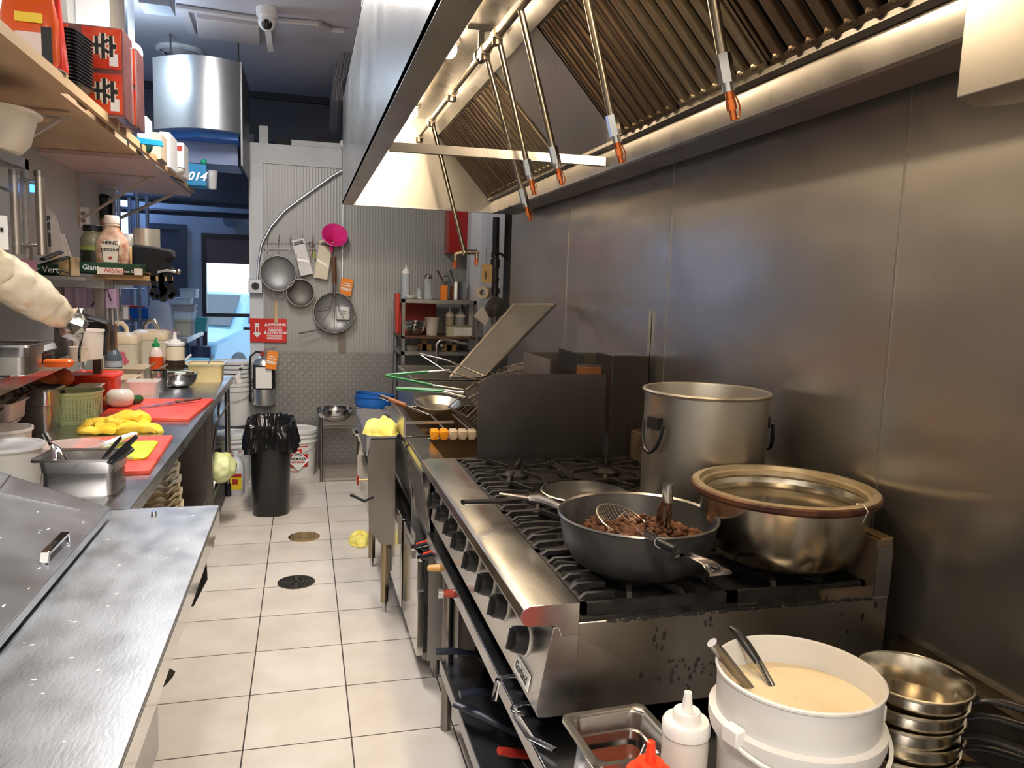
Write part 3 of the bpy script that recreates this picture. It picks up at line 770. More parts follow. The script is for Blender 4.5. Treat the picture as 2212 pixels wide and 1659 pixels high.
# slanted control panel with rounded foot
cp = [(.562, .900), (.505, .900), (.472, .715), (.478, .703), (.490, .70), (.562, .70)]
MB().prism(cp, 'Y', RY0 - .002, 2.86).build('control_panel', steel_h, rg, bevel=.0015)
pn = Vector((.505 - .472, 0, .900 - .715)).normalized(); pnn = Vector((-pn.z, 0, pn.x))   # outward normal
K0 = Vector((.472, 0, .715))
ring = mat('pale knob ring', (.75, .72, .66), .4)
for i, ky in enumerate((2.77, 2.60, 2.44, 2.30, 2.12, 1.94, 1.79, 1.60)):
    c = K0 + pn * .095 + Vector((0, ky, 0))
    k = MB().cyl(c - pnn * .001, c + pnn * .034, .033, .029, 24).build('knob', bk_plastic, rg, bevel=.003)
    MB().lathe([(.037, 0), (.037, .003), (.0335, .0035), (.0335, 0)], 28, T(*c) @ pnn.to_track_quat('Z', 'Y').to_matrix().to_4x4()).build('dial_ring', ring, k)
    MB().slab([c + pnn * .0335 + pn * .024 + Vector((0, -.004, 0)), c + pnn * .0335 + pn * .024 + Vector((0, .004, 0)), c + pnn * .0335 - pn * .024 + Vector((0, .004, 0)), c + pnn * .0335 - pn * .024 + Vector((0, -.004, 0))], pnn * .010).build('grip', bk_plastic, k)
c = K0 + pn * .03 + Vector((0, 1.575, 0)) + pnn * .001
o = MB().slab([c + pn * .018 + Vector((0, -.055, 0)), c + pn * .018 + Vector((0, .055, 0)), c - pn * .018 + Vector((0, .055, 0)), c - pn * .018 + Vector((0, -.055, 0))], pnn * .003).build('name_plate', white_p, rg, label='white name plate')
text('Garland', .028, ink, o, frame(c + pnn * .0042, (0, -1, 0), pn))
c = K0 + pn * .095 + Vector((0, 2.04, 0)); MB().slab([c - pn * .035 + Vector((0, -.01, 0)), c - pn * .035 + Vector((0, .012, 0)), c - pn * .06 + Vector((0, .012, 0)), c - pn * .06 + Vector((0, -.01, 0))], pnn * .001).build('sticker', mat('red white sticker', (.75, .25, .2), .5), rg, label='small red sticker')
# black top: spill tray, three columns by two rows of grates
MB().bb((.562, RY0 + .004, .895), (1.30, RY1, .912)).build('burner_tray', iron, rg)
gx = [(.575, .935), (.94, 1.295)]
ny = 4; gl = (RY1 - RY0 - .03) / ny
for r_, (x0, x1) in enumerate(gx):
    for j in range(ny):
        y0 = RY0 + .02 + j * gl; y1 = y0 + gl - .008
        cx, cy = (x0 + x1) / 2, (y0 + y1) / 2
        g = MB(); h0, h1 = .918, .948
        for a, b in (((x0, y0), (x1, y0 + .012)), ((x0, y1 - .012), (x1, y1)), ((x0, y0), (x0 + .012, y1)), ((x1 - .012, y0), (x1, y1))):
            g.bb((a[0], a[1], .912), (b[0], b[1], .938))
        for k in range(8):
            an = PI / 8 + k * PI / 4
            dx, dy = math.cos(an), math.sin(an)
            q = min((x1 - x0) / 2 / max(abs(dx), 1e-6), (y1 - y0) / 2 / max(abs(dy), 1e-6)) - .006
            p0 = (cx + dx * .045, cy + dy * .045, .942); p1 = (cx + dx * q * .9, cy + dy * q * .9, .942); p2 = (cx + dx * q, cy + dy * q, .925)
            g.tube([p0, p1, p2], .008, 4, flat=1.1)
        if r_ == 0:                       # finger ends at the front edge
            for k in range(6):
                yk = y0 + .03 + k * (y1 - y0 - .06) / 5
                g.tube([(x0 - .004, yk, .925), (x0 + .02, yk, .944), (x0 + .085, yk, .944)], .0085, 4)
        g.build('burner_grate', iron, rg)
        MB().lathe([(.05, .912), (.052, .925), (.035, .932), (.001, .934)], 20, T(cx, cy, 0)).build('burner', black_metal, rg)
for y in (1.55, 2.8):
    for x in (.6, 1.3):
        MB().cyl((x, y, TZ), (x, y, .70), .015).build('foot', steel_dk, rg)

# splash guard sheet
gy = 2.895
a, b = P(1030, 985, Y=gy), P(1302, 990, Y=gy)
zt = P(1040, 808, Y=gy).z
x0, x1 = a.x, b.x
arc = [(x0, .915), (x0 + .0, zt - .075)]
for k in range(9):
    t_ = PI / 2 * k / 8
    arc.append((x0 + .075 - .075 * math.cos(t_), zt - .075 + .075 * math.sin(t_)))
arc += [(x1 - .002, zt), (x1 + .004, 1.0), (x1 - .01, .915)]
tag(MB().prism(arc, 'Y', gy, gy + .004).build('splash_guard', mat('greasy dark guard sheet', (.24, .23, .23), .33, 1, (.15, .14, .14), 5, rvar=.1, bump=.5, bs=5)), 'upright dark steel splash guard with one rounded corner between range and fryers', 'splash guard')

def pot_handle(mb, c, ang, r, z, w=.05, drop=.07):
    ca, sa = math.cos(ang), math.sin(ang)
    t_ = Vector((-sa, ca, 0)); o_ = Vector((ca, sa, 0))
    pts = []
    for k in range(9):
        q = PI * k / 8
        pts.append(Vector(c) + o_ * (r + .012 + .012 * math.sin(q)) + t_ * (w * math.cos(q)) + Vector((0, 0, z - drop * math.sin(q))))
    return mb.tube(pts, .0055, 8)

t = thing('stock_pot', 'tall dented aluminium stock pot with black side rings at the back of the range', 'pot', (1.155, 2.035, .95), group=None)
H_ = .37; r = .180
MB().lathe([(.001, .0), (r - .02, .0), (r - .003, .012), (r - .001, .03), (r, H_ - .006), (r + .006, H_ - .004), (r + .008, H_ + .002), (r + .005, H_ + .007), (r - .002, H_ + .006), (r - .004, H_), (r - .005, .02), (r - .02, .006), (.001, .006)], 64).build('body', alu, t)
MB().lathe([(.001, .30), (r - .006, .30)], 40).build('broth', mat('brown broth', (.14, .08, .035), .2, 0, (.22, .13, .06), 15), t)
for i, an in enumerate((PI * 1.07, PI * 1.95)):
    h = pot_handle(MB(), (0, 0, 0), an, r, .285, .045, .085).build('handle', bk_plastic, t)
    MB().box((0, 0, 0), (.02, .05, .035), T(math.cos(an) * (r + .004), math.sin(an) * (r + .004), .285) @ RZ(an)).build('bracket', bk_plastic, h)
t = thing('cooking_pot', 'wide shiny aluminium pot with a rust-brown rim and dark broth', 'pot', (1.155, 1.628, .95))
H_ = .185; r = .214
MB().lathe([(.001, 0), (.10, .0), (.145, .008), (.175, .03), (.192, .07), (.203, .12), (.209, H_ - .012), (.2, H_ - .004), (.196, H_ - .02), (.190, H_ - .03), (.186, .1), (.165, .04), (.14, .012), (.001, .006)], 64).build('body', mat('polished aluminium pot', (.68, .62, .52), .22, 1, (.52, .45, .34), 7, rvar=.08, bump=.15, bs=12), t)
MB().lathe([(.205, H_ - .010), (.220, H_ - .014), (.226, H_ - .008), (.226, H_ + .002), (.222, H_ + .006)], 64).build('rim_band', rust, t, label='rusty brown rim band')
MB().lathe([(.222, H_ + .006), (.214, H_ + .009), (.205, H_ + .008), (.201, H_ - .002), (.194, H_ - .005), (.192, H_ - .016)], 64).build('rim', mat('cream worn rim', (.55, .47, .33), .35, .7, (.36, .26, .14), 20), t)
MB().lathe([(.001, .150), (.10, .1503), (.192, .150)], 48).build('broth', mat('dark broth', (.045, .034, .022), .1, 0, (.07, .055, .035), 14, bump=.2, bs=12), t)
MB().tube([(.06 + .0, -.214, H_ - .03), (.062, -.225, H_), (.058, -.213, H_ + .014), (.05, -.2, H_ + .01)], .0015, 5).build('wire_hook', wire, t)

MB().lathe([(.1915, .149), (.193, .150), (.1945, .160), (.1955, .170)], 56).build('scum_ring', mat('tan scum', (.40, .31, .20), .7, 0, (.22, .16, .09), 30), t)
# wok-like sauté pan with meat, handle and skimmer
WX, WY, WZ = .777, 1.657, .948
t = thing('frying_pan', 'deep dark saute pan full of browned minced meat on the range', 'pan', (WX, WY, WZ))
r = .193; H_ = .125
MB().lathe([(.001, 0), (.125, 0), (.155, .02), (.178, .06), (.190, H_), (.194, H_ + .002), (.191, H_ + .005), (.186, H_), (.172, .06), (.15, .026), (.12, .008), (.001, .008)], 64).build('body', teflon, t)
MB().lathe([(.1885, H_ + .001), (.194, H_ + .003), (.191, H_ + .0065), (.186, H_ + .002)], 64).build('rim', mat('worn bare rim', (.35, .34, .33), .3, 1), t)
m_meat = mat('browned minced meat', (.065, .025, .012), .45, 0, (.19, .085, .042), 40, bump=.6, bs=80)
mb = MB(); rnd = random.Random(5)
for i in range(330):
    a = rnd.random() * 2 * PI; q = math.sqrt(rnd.random()) * .165
    mb.sphere((q * math.cos(a), q * math.sin(a), .058 + rnd.random() * .02 + .014 * (1 - q / .165)), rnd.uniform(.006, .014), 7, 5, (1, rnd.uniform(.6, 1.2), .7), .7)
mb.lathe([(.001, .060), (.168, .056)], 32)
o = mb.build('minced_meat', m_meat, t); o['kind'] = 'stuff'
hd = Vector((P(1500, 1240, Z=WZ + .07) - Vector((WX, WY, WZ))).to_tuple()); hd.z = 0; hd.normalize(); sd = Vector((-hd.y, hd.x, 0))
hm = mat('grey worn handle', (.28, .26, .25), .35, 1)
z0 = .085
pts = [hd * .186 + Vector((0, 0, z0)), hd * .225 + Vector((0, 0, z0 + .022)), hd * .30 + Vector((0, 0, z0 + .028)), hd * .345 + Vector((0, 0, z0 + .022))]
ws = [.018, .011, .015, .026]
f = MB()
for s0 in range(3):
    p, q = pts[s0], pts[s0 + 1]
    if s0 < 2:
        f.slab([p - sd * ws[s0], p + sd * ws[s0], q + sd * ws[s0 + 1], q - sd * ws[s0 + 1]], (0, 0, -.006))
p, q = pts[2], pts[3]
hl = []; N_ = 12
m_ = (p + q) / 2
for a0, a1 in ((0, 1),):
    # paddle with an oval hanging hole
    outer = [p - sd * .015, m_ - sd * .019, q - sd * .026, q + sd * .026, m_ + sd * .019, p + sd * .015]
    inner = [m_ + (q - p) * .28 * math.cos(u) + sd * .010 * math.sin(u) for u in [PI - PI / 3 * .5 - k * PI / 3 for k in range(0)]]
    ins = [m_ - (q - p) * .28 - sd * .004, m_ - sd * .010, m_ + (q - p) * .28 - sd * .005, m_ + (q - p) * .28 + sd * .005, m_ + sd * .010, m_ - (q - p) * .28 + sd * .004]
    for k in range(6):
        k2 = (k + 1) % 6
        f.slab([outer[k], outer[k2], ins[k2], ins[k]], (0, 0, -.006))
f.build('handle', hm, t)

def skimmer(name, label, c, rad, ax, hpts, mats, dip=.03, tilt=None, parts=('wire_bowl', 'rim', 'handle')):
    """round wire bowl. c centre of rim, ax rim normal"""
    t = thing(name, label, 'strainer', tuple(c), world=True)
    M = T(*c) @ Vector(ax).to_track_quat('Z', 'Y').to_matrix().to_4x4()
    mb = MB()
    n = 15
    for k in range(n):
        u = -1 + 2 * (k + .5) / n
        w_ = math.sqrt(1 - u * u)
        pts = [(rad * u, rad * w_ * v, -dip * (1 - u * u) * (1 - v * v)) for v in [-1 + 2 * i / 8 for i in range(9)]]
        mb.tube(pts, .0008, 3, M=M)
        if k % 4 == 2: mb.tube([(y, x, z) for x, y, z in pts], .0011, 3, M=M)
    mb.build('wire_bowl', mats[0], t)
    MB().tube([(rad * math.cos(2 * PI * k / 32), rad * math.sin(2 * PI * k / 32), 0) for k in range(32)], .0025, 6, True, M=M).build('rim', mats[0], t)
    MB().tube(hpts, .0045, 8).build('handle', mats[1], t)
    return t
c = P(1345, 1125, Z=1.035); e = P(1400, 1163, Z=1.07)
t = skimmer('wire_skimmer', 'round wire skimmer lying in the pan of minced meat', c, .070, (.25, -.35, 1), [P(1392, 1150, Z=1.045), P(1400, 1158, Z=1.065), P(1430, 1172, Z=1.095), P(1462, 1190, Z=1.095)], (wire, steel_p))
MB().cyl(P(1398, 1156, Z=1.078), P(1425, 1172, Z=1.098), .0115, seg=14).build('ferrule', steel_p, t)
MB().cyl(P(1425, 1172, Z=1.098), P(1458, 1188, Z=1.098), .0095, .0075, 12).build('grip', bk_plastic, t)
# tongs standing in the pan
a = P(1443, 1057, Z=1.145)
t = thing('serving_tongs', 'steel tongs standing upright in the pan of minced meat', 'tongs', tuple(a), world=True)
for x, y in ((1418, 1150), (1441, 1158)):
    e = P(x, y, Z=1.0)
    MB().tube([a, a.lerp(e, .45) + Vector((.004 if x > 1430 else -.006, 0, 0)), e], [.006, .0085, .0055], 8, flat=.3).build('arm', steel_p, t)
MB().cyl(a + Vector((0, 0, .012)), a - Vector((0, 0, .03)), .013, seg=14).build('hinge', steel_p, t)

# second, shallower pan behind with foil-wrapped handled ladle
a = P(1215, 1085, Z=.985)
pc = Vector((.82, 2.03, .948)); pc = P(1250, 1090, Z=.97); 
pc = Vector((pc.x + .04, pc.y + .06, .948))
t = thing('frying_pan', 'shallow black frying pan with its long handle over the range rail', 'pan', tuple(pc))
r = .135
MB().lathe([(.001, 0), (.10, 0), (.125, .02), (.135, .045), (.132, .046), (.12, .022), (.098, .006), (.001, .006)], 48).build('body', teflon, t)
MB().lathe([(.132, .0445), (.1365, .046), (.132, .048)], 48).build('rim', mat('worn bare rim', (.35, .34, .33), .3, 1), t)
e = P(1000, 1085, Z=1.015) - pc
s = Vector((e.x, e.y, 0)).normalized() * .128 + Vector((0, 0, .035))
MB().tube([s, s.lerp(e, .25) + Vector((0, 0, .008)), s.lerp(e, .6), e], [.008, .009, .014, .013], 10, flat=.55).build('handle', bk_plastic, t)
MB().sphere((s.x, s.y, s.z), .016, 10, 8, (1, 1, .8)).build('rivet_plate', steel_dk, t)
a, b = P(1080, 1067, Z=1.03), P(1205, 1090, Z=1.02)
t = thing('ladle', 'steel ladle handle partly wrapped in silver foil lying across the black pan', 'ladle', tuple(a), world=True)
MB().tube([a, a.lerp(b, .5) + Vector((0, 0, .004)), b], [.009, .010, .007], 8, flat=.5).build('handle', steel_dk, t)
foil = mat('crumpled foil', (.75, .74, .72), .22, 1, bump=1, bs=90)
MB().tube([P(1142, 1076, Z=1.035), P(1165, 1078, Z=1.033), P(1190, 1086, Z=1.03), P(1210, 1095, Z=1.022)], [.009, .013, .012, .010], 9).build('foil_wrap', foil, t)
MB().sphere(tuple(b + Vector((.06, -.02, -.02))), .035, 14, 8, (1, 1, .45)).build('bowl', steel_dk, t)

# handles that stick out over the low table front
def stick(name, label, cat, x1, y1, x2, y2, X1, X2, r, m1, m2=None, tipm=None, group=None):
    a = P(x1, y1, X=X1); b = P(x2, y2, X=X2)
    t = thing(name, label, cat, tuple(a), world=True, group=group)
    MB().tube([a, a.lerp(b, .3), a.lerp(b, .8), b], [r * .9, r * 1.1, r, r * .8], 10, flat=.75).build('handle', m1, t)
    if m2: MB().tube([a + (b - a) * .08 + Vector((0, 0, r * .5)), a.lerp(b, .45) + Vector((0, 0, r * .7)), a.lerp(b, .8) + Vector((0, 0, r * .5))], r * .6, 8).build('grip_inlay', m2, t)
    if tipm: MB().cyl(a - (b - a).normalized() * .012, a + (b - a) * .04, r * 1.05, seg=10).build('end_cap', tipm, t)
    MB().tube([b, b + (b - a).normalized() * .10], [r * .7, r * .5], 8, flat=.3).build('shaft', steel_dk, t)
    return t
stick('spatula', 'upper one of two red and black gripped handles sticking out beside the fryer', 'spatula', 898, 1182, 955, 1168, .44, .52, .0155, bk_plastic, red_b, steel_p)
stick('spatula', 'lower one of two red and black gripped handles sticking out beside the fryer', 'spatula', 912, 1204, 968, 1190, .44, .52, .0155, bk_plastic, red_b, steel_p)
t = stick('rolling_pin', 'light wooden handle sticking out above the low table edge', 'utensil', 926, 1227, 992, 1226, .43, .53, .0165, mat('varnished wood', (.72, .40, .13), .35, 0, (.6, .3, .09), 6), None, None)
stick('spatula', 'dark red wooden handle with a steel end sticking out near the range', 'spatula', 955, 1282, 1022, 1283, .43, .53, .0165, mat('dark red handle', (.30, .035, .02), .3), None, steel_p)
def pan_on_shelf(label, x1, y1, x2, y2, z, cx, cy, r, hm_, name='saute_pan'):
    a = P(x1, y1, Z=z + .05); c = Vector((cx, cy, z))
    t = thing(name, label, 'pan', tuple(c), world=True)
    MB().lathe([(.001, 0), (r * .8, 0), (r, .04), (r * .98, .04), (r * .78, .005), (.001, .005)], 36, T(*c)).build('body', teflon, t)
    b = c + (a - c).normalized() * r; b.z = z + .035
    MB().tube([a, a.lerp(b, .4) + Vector((0, 0, .006)), b], [.017, .018, .011], 10, flat=.6).build('handle', hm_, t)
navy = mat('dark blue-black handle', (.015, .018, .03), .35)
pan_on_shelf('black frying pan on the low shelf, farthest one of those with handles out', 940, 1408, 0, 0, .29, .70, 2.50, .12, navy)
pan_on_shelf('black pan with blue-black handle on the low shelf, upper one of the crossed pair', 993, 1500, 0, 0, .315, .72, 2.2, .13, navy)
pan_on_shelf('black pan with blue-black handle on the low shelf, lower one of the crossed pair', 984, 1520, 0, 0, .268, .70, 1.92, .12, navy)
# bundle of plastic bags / onions on the low shelf
mb = MB(); rnd = random.Random(9)
for i in range(26):
    mb.sphere((rnd.uniform(.62, .85), rnd.uniform(1.35, 1.72), .27 + rnd.uniform(.03, .10)), rnd.uniform(.035, .06), 10, 7, (1, 1, .8), .5)
tag(mb.build('food_bag', mat('brown mottled bag', (.20, .13, .08), .6, 0, (.38, .28, .18), 30), bevel=0), 'mottled brown bag of food on the low shelf under the range', 'bag')
tag(MB().bb((.85, 1.6, .268), (1.2, 2.1, .42)).build('storage_box', bk_matte, bevel=.01), 'dark box at the back of the low shelf', 'box')
# clear plastic scoop tongs clipped on the table edge
a = P(1118, 1478, Z=TZ + .01); 
t = thing('clear_tongs', 'clear plastic clips hanging on the front edge of the low table', 'clips', tuple(a), world=True)
cl = mat('clear acrylic', (.9, .92, .95), .05, trans=1, ior=1.45)
MB().tube([a + Vector((-.02 + .03 * math.cos(q), .02 * math.sin(q), .012)) for q in [PI * k / 8 for k in range(9)]] + [a + Vector((-.06, -.01, -.03))], .0075, 8, flat=.5).build('upper_clip', cl, t)
b = P(1150, 1540, Z=TZ + .01)
MB().tube([b + Vector((-.015 + .03 * math.cos(q), .022 * math.sin(q), .012)) for q in [PI * 1.4 * k / 8 for k in range(9)]], .0075, 8, flat=.5).tube([b + Vector((-.04, .0, .0)), b + Vector((-.035, -.10, .005)), b + Vector((0, -.16, .01))], .009, 8, flat=.4).build('lower_clip', cl, t)
stick('spatula', 'red handled utensil on the low shelf under the clear clips', 'spatula', 1078, 1622, 1150, 1632, .50, .60, .014, red_d, None, None)

# ---------------------------------------------------------------- foreground on the low table
def hotel_pan(name, label, loc, rz, hx, hy, h, m_=None, cat='pan', rim=.012, group=None, th=.0015, world=False):
    t = thing(name, label, cat, loc, rz, group)
    m_ = m_ or steel
    r = min(hx, hy) * .32
    MB().rr([(hx * .90, hy * .90, r, .0), (hx * .93, hy * .93, r, .004), (hx - .010, hy - .010, r, h * .62), (hx - .006, hy - .006, r, h * .64), (hx - .002, hy - .002, r, h - .004), (hx, hy, r, h), (hx, hy, r, h),
             (hx - .004, hy - .004, r, h - .004), (hx - .008, hy - .008, r, h * .64), (hx - .012, hy - .012, r, h * .62), (hx * .93 - .002, hy * .93 - .002, r, .006), (hx * .90, hy * .90, r, .003)], 6).build('body', m_, t)
    MB().rr([(hx - .001, hy - .001, r, h - .001), (hx + rim, hy + rim, r * .7, h + .0), (hx + rim + .001, hy + rim + .001, r * .7, h - .005), (hx + rim, hy + rim, r * .7, h + .003), (hx + .001, hy + .001, r, h + .003), (hx - .002, hy - .002, r, h)], 6, cap=(False, False)).build('rim', m_, t)
    return t
t = hotel_pan('sauce_pan_insert', 'small steel insert pan of red-brown sauce in the right foreground', (.595, 1.292, TZ), math.radians(3), .080, .078, .10)
MB().rr([(.062, .060, .02, .035), (.062, .060, .02, .036)], 5).build('sauce', mat('dark red sauce', (.10, .02, .008), .15), t)
MB().tube([(-.02, -.045, .04), (.01, -.055, .075), (.03, -.045, .10)], [.007, .006, .009], 8, flat=.3).build('spoon', steel_p, t)

def squeeze(label, c, h, r, body, cap, group=None, fill=None, fh=.5, name='squeeze_bottle', tip=.035, th=True):
    t = thing(name, label, 'bottle', tuple(c), 0, group)
    MB().lathe([(.001, 0), (r * .92, 0), (r, .006), (r, h * .86), (r * .96, h * .93), (r * .9, h * .96), (r * .9, h)], 32).build('body', body, t)
    if fill: MB().lathe([(.001, .004), (r * .9, .004), (r * .95, .01), (r * .95, h * fh), (.001, h * fh)], 28).build('contents', fill, t)
    MB().lathe([(r * 1.04, h * .965), (r * 1.04, h + .012), (r * .96, h + .018), (r * .62, h + .019), (r * .60, h + .032), (r * .56, h + .036), (r * .25, h + .036), (r * .16, h + .036 + tip), (r * .11, h + .037 + tip), (.001, h + .037 + tip)], 32).build('cap', cap, t)
    return t
cloudy = mat('cloudy bottle plastic', (.66, .60, .53), .35, sss=.05)
squeeze('white capped squeeze bottle beside the white bucket', (.674, 1.185, TZ), .165, .042, cloudy, white_p)
squeeze('bright red squeeze bottle at the bottom edge of the photo', (.555, 1.085, TZ), .145, .040, red_b, red_b)

# big white bucket of batter with two handles standing in it
t = thing('bucket', 'open white bucket of cloudy yellow batter on the low table', 'bucket', (.843, 1.104, TZ))
H_ = .30
MB().lathe([(.001, 0), (.122, 0), (.125, .006), (.132, H_ * .62), (.146, H_ * .63), (.150, H_ * .68), (.150, H_ * .74), (.138, H_ * .75), (.138, H_ * .80), (.1395, H_ - .006), (.143, H_ - .004), (.143, H_), (.139, H_ + .002), (.136, H_ - .002), (.134, H_ * .6), (.120, .006), (.001, .005)], 64).build('body', mat('bucket plastic', (.68, .66, .63), .4, sss=.1), t)
MB().lathe([(.001, H_ - .052), (.1352, H_ - .052)], 48).build('batter', mat('cloudy batter', (.68, .55, .34), .15, 0, (.74, .64, .45), 5), t)
for an in (math.radians(195), math.radians(352)):
    MB().box((0, 0, 0), (.022, .034, .03), T(.153 * math.cos(an), .153 * math.sin(an), H_ * .74) @ RZ(an)).build('handle_lug', white_p, t, bevel=.003)
MB().tube([(.156 * math.cos(a_), .156 * math.sin(a_) , H_ * .70 - .030 * math.sin((a_ - math.radians(195)) / math.radians(157) * PI)) for a_ in [math.radians(195 + 157 * k / 16) for k in range(17)]], .004, 6).build('bail_handle', white_p, t)
zb = TZ + .30
a = P(1540, 1385, Y=1.10); b = P(1640, 1525, Z=TZ + .17)
a = P(1538, 1385, X=.70)
t = thing('whisk', 'round steel tube handle standing in the white bucket', 'whisk', tuple(b), world=True)
MB().cyl(P(1538, 1388, X=.705), P(1625, 1495, X=.79), .010, .009, 16).build('handle', steel_dk, t)
t = thing('ladle', 'black gripped ladle standing in the white bucket', 'ladle', tuple(P(1690, 1520, X=.83)), world=True)
MB().tube([P(1580, 1356, X=.80), P(1592, 1365, X=.803), P(1612, 1392, X=.81), P(1638, 1430, X=.82)], [.007, .0085, .0105, .0085], 12, flat=.75).build('grip', bk_plastic, t)
MB().tube([P(1638, 1428, X=.82), P(1664, 1475, X=.825), P(1690, 1530, X=.83)], [.0085, .0085, .007], 8, flat=.35).build('shaft', steel_p, t)

# stack of five saucepans with black handles
sm = mat('warm polished saucepan', (.62, .56, .46), .2, 1, (.50, .44, .34), 12, rvar=.06)
for k in range(5):
    z = TZ + .035 * k
    lb = ['lowest steel saucepan of the stack beside the white bucket', 'second steel saucepan from the bottom of the stack by the bucket', 'middle steel saucepan of the stack beside the white bucket', 'second steel saucepan from the top of the stack by the bucket', 'topmost empty steel saucepan of the stack beside the white bucket'][k]
    t = thing('saucepan', lb, 'saucepan', (1.175 + .004 * math.sin(2 * k), 1.205 - .003 * k, z), math.radians(-48 + 5 * math.sin(k * 2.3)), 'stacked steel saucepans')
    r = .105
    MB().lathe([(.001, 0), (r * .84, 0), (r * .90, .01), (r * .985, .062), (r + .004, .066), (r + .004, .070), (r, .071), (r * .96, .066), (r * .88, .012), (.001, .006)], 48).build('body', sm, t)
    h = MB().tube([(r * .93, 0, .045), (r + .02, 0, .058), (r + .05, 0, .062), (r + .17, 0, .055), (r + .24, 0, .05)], [.008, .009, .012, .014, .010], 10, flat=.6).build('handle', bk_plastic, t)
    MB().box((0, 0, 0), (.004, .03, .03), T(r * .955, 0, .045)).build('rivet_plate', sm, h)

# ---------------------------------------------------------------- fryers
def fryer(label, y0, y1, x0, ztop, first):
    t = thing('deep_fryer', label, 'fryer', ((x0 + 1.3) / 2, (y0 + y1) / 2, 0), world=True)
    m_ = mat('fryer stainless', (.52, .51, .49), .2, 1, (.42, .41, .39), 5, rvar=.08, bump=.08, bs=20)
    zb = ztop - .045
    MB().bb((x0 + .035, y0, .10), (1.30, y0 + .012, ztop - .03)).build('side_panel', mat('fryer side grey', (.40, .38, .35), .38, .8), t)
    MB().bb((x0 + .035, y1 - .012, .10), (1.30, y1, ztop - .03)).build('side_panel', mat('fryer side grey', (.40, .38, .35), .38, .8), t)
    MB().prism([(x0, ztop - .05), (x0 + .035, ztop - .005), (x0 + .055, ztop - .005), (x0 + .055, .56), (x0 + .05, .56)], 'Y', y0, y1).build('control_panel', m_, t, bevel=.002)
    MB().prism([(x0 + .003, ztop - .07), (x0 + .043, .60), (x0 + .044, .60), (x0 + .004, ztop - .07)], 'Y', y0 + .04, y1 - .04).build('dark_fascia', mat('dark fascia', (.09, .085, .08), .35, .5), t)
    dr = MB().bb((x0 - .008, y0 + .008, .12), (x0 + .02, y1 - .008, .545)).build('door', mat('mirror stainless door', (.62, .61, .59), .10, 1), t, bevel=.003)
    MB().bb((x0 - .016, y0 + .12, .49), (x0 - .006, y1 - .12, .53)).build('door_handle', steel_dk, dr)
    MB().bb((x0 + .02, y0 + .012, .10), (1.28, y1 - .012, .13)).build('base_panel', steel_dk, t)
    # tank: open box with sloping front drip shelf
    ym, xm = .045, .10
    mb = MB().rr([(.5, .5, .01, 0)], 2) if False else MB()
    X0, X1, Y0, Y1 = x0, 1.30, y0, y1
    mb.bb((X0, Y0, ztop - .02), (X0 + .09, Y1, ztop)).bb((X0 + .09, Y0, ztop - .02), (X1, Y0 + .03, ztop)).bb((X0 + .09, Y1 - .03, ztop - .02), (X1, Y1, ztop)).bb((1.02, Y0 + .03, ztop - .02), (X1, Y1 - .03, ztop))
    mb.build('top_rim', m_, t, bevel=.002)
    tk_ = mat('oily tank steel', (.30, .24, .16), .25, 1, (.42, .36, .27), 8)
    mb = MB().bb((X0 + .09, Y0 + .028, ztop - .26), (X0 + .093, Y1 - .028, ztop - .01)).bb((1.018, Y0 + .028, ztop - .26), (1.021, Y1 - .028, ztop - .01)).bb((X0 + .09, Y0 + .028, ztop - .26), (1.02, Y0 + .031, ztop - .01)).bb((X0 + .09, Y1 - .031, ztop - .26), (1.02, Y1 - .028, ztop - .01))
    mb.build('tank', tk_, t)
    MB().bb((X0 + .093, Y0 + .031, ztop - .27), (1.018, Y1 - .031, ztop - (.10 if first else .13))).build('oil', mat('frying oil', (.09, .05, .02), .06, spec=.8), t)
    for x in (x0 + .08, 1.24):
        for y in (y0 + .06, y1 - .06):
            l = MB().cyl((x, y, .035), (x, y, .11), .021, .026, 14).build('leg', steel_dk, t)
            MB().cyl((x, y, 0), (x, y, .035), .014).build('foot', steel_dk, l)
    return t
f1 = fryer('stainless deep fryer nearest the range with a mirror-like door', 2.93, 3.40, .445, .93, True)
f2 = fryer('second stainless deep fryer, between the first fryer and the low steamer table', 3.42, 4.34, .44, .93, False)
MB().bb((.43, 3.40, .93), (.44, 3.92, 1.02)).bb((.44, 3.405, .99), (.66, 3.42, 1.0)).build('splash_flange', mat('flange steel', (.45, .44, .43), .28, 1), f2)
# amber and clear cups put in for oil reflections across the tank
a, b = P(928, 945, Z=.945), P(1028, 945, Z=.945)
t = thing('oil_reflection_strip', 'strip of glossy amber and clear bubble cups put in for oil reflections across the near fryer tank', 'strainer', tuple((a + b) / 2), world=True)
n = 5
for k in range(n):
    p = a.lerp(b, (k + .5) / n); w = (b - a).length / n / 2 * .92
    MB().rr([(w * .8, .02, .012, -.006), (w * 1.02, .028, .014, .008), (w * 1.02, .028, .014, .030), (w * .8, .02, .01, .038)], 4, M=T(*p)).build('cup', mat('amber gel' if k < 2 else 'clear gel', (.95, .42, .03) if k < 2 else (.72, .58, .42), .06, trans=.35), t)

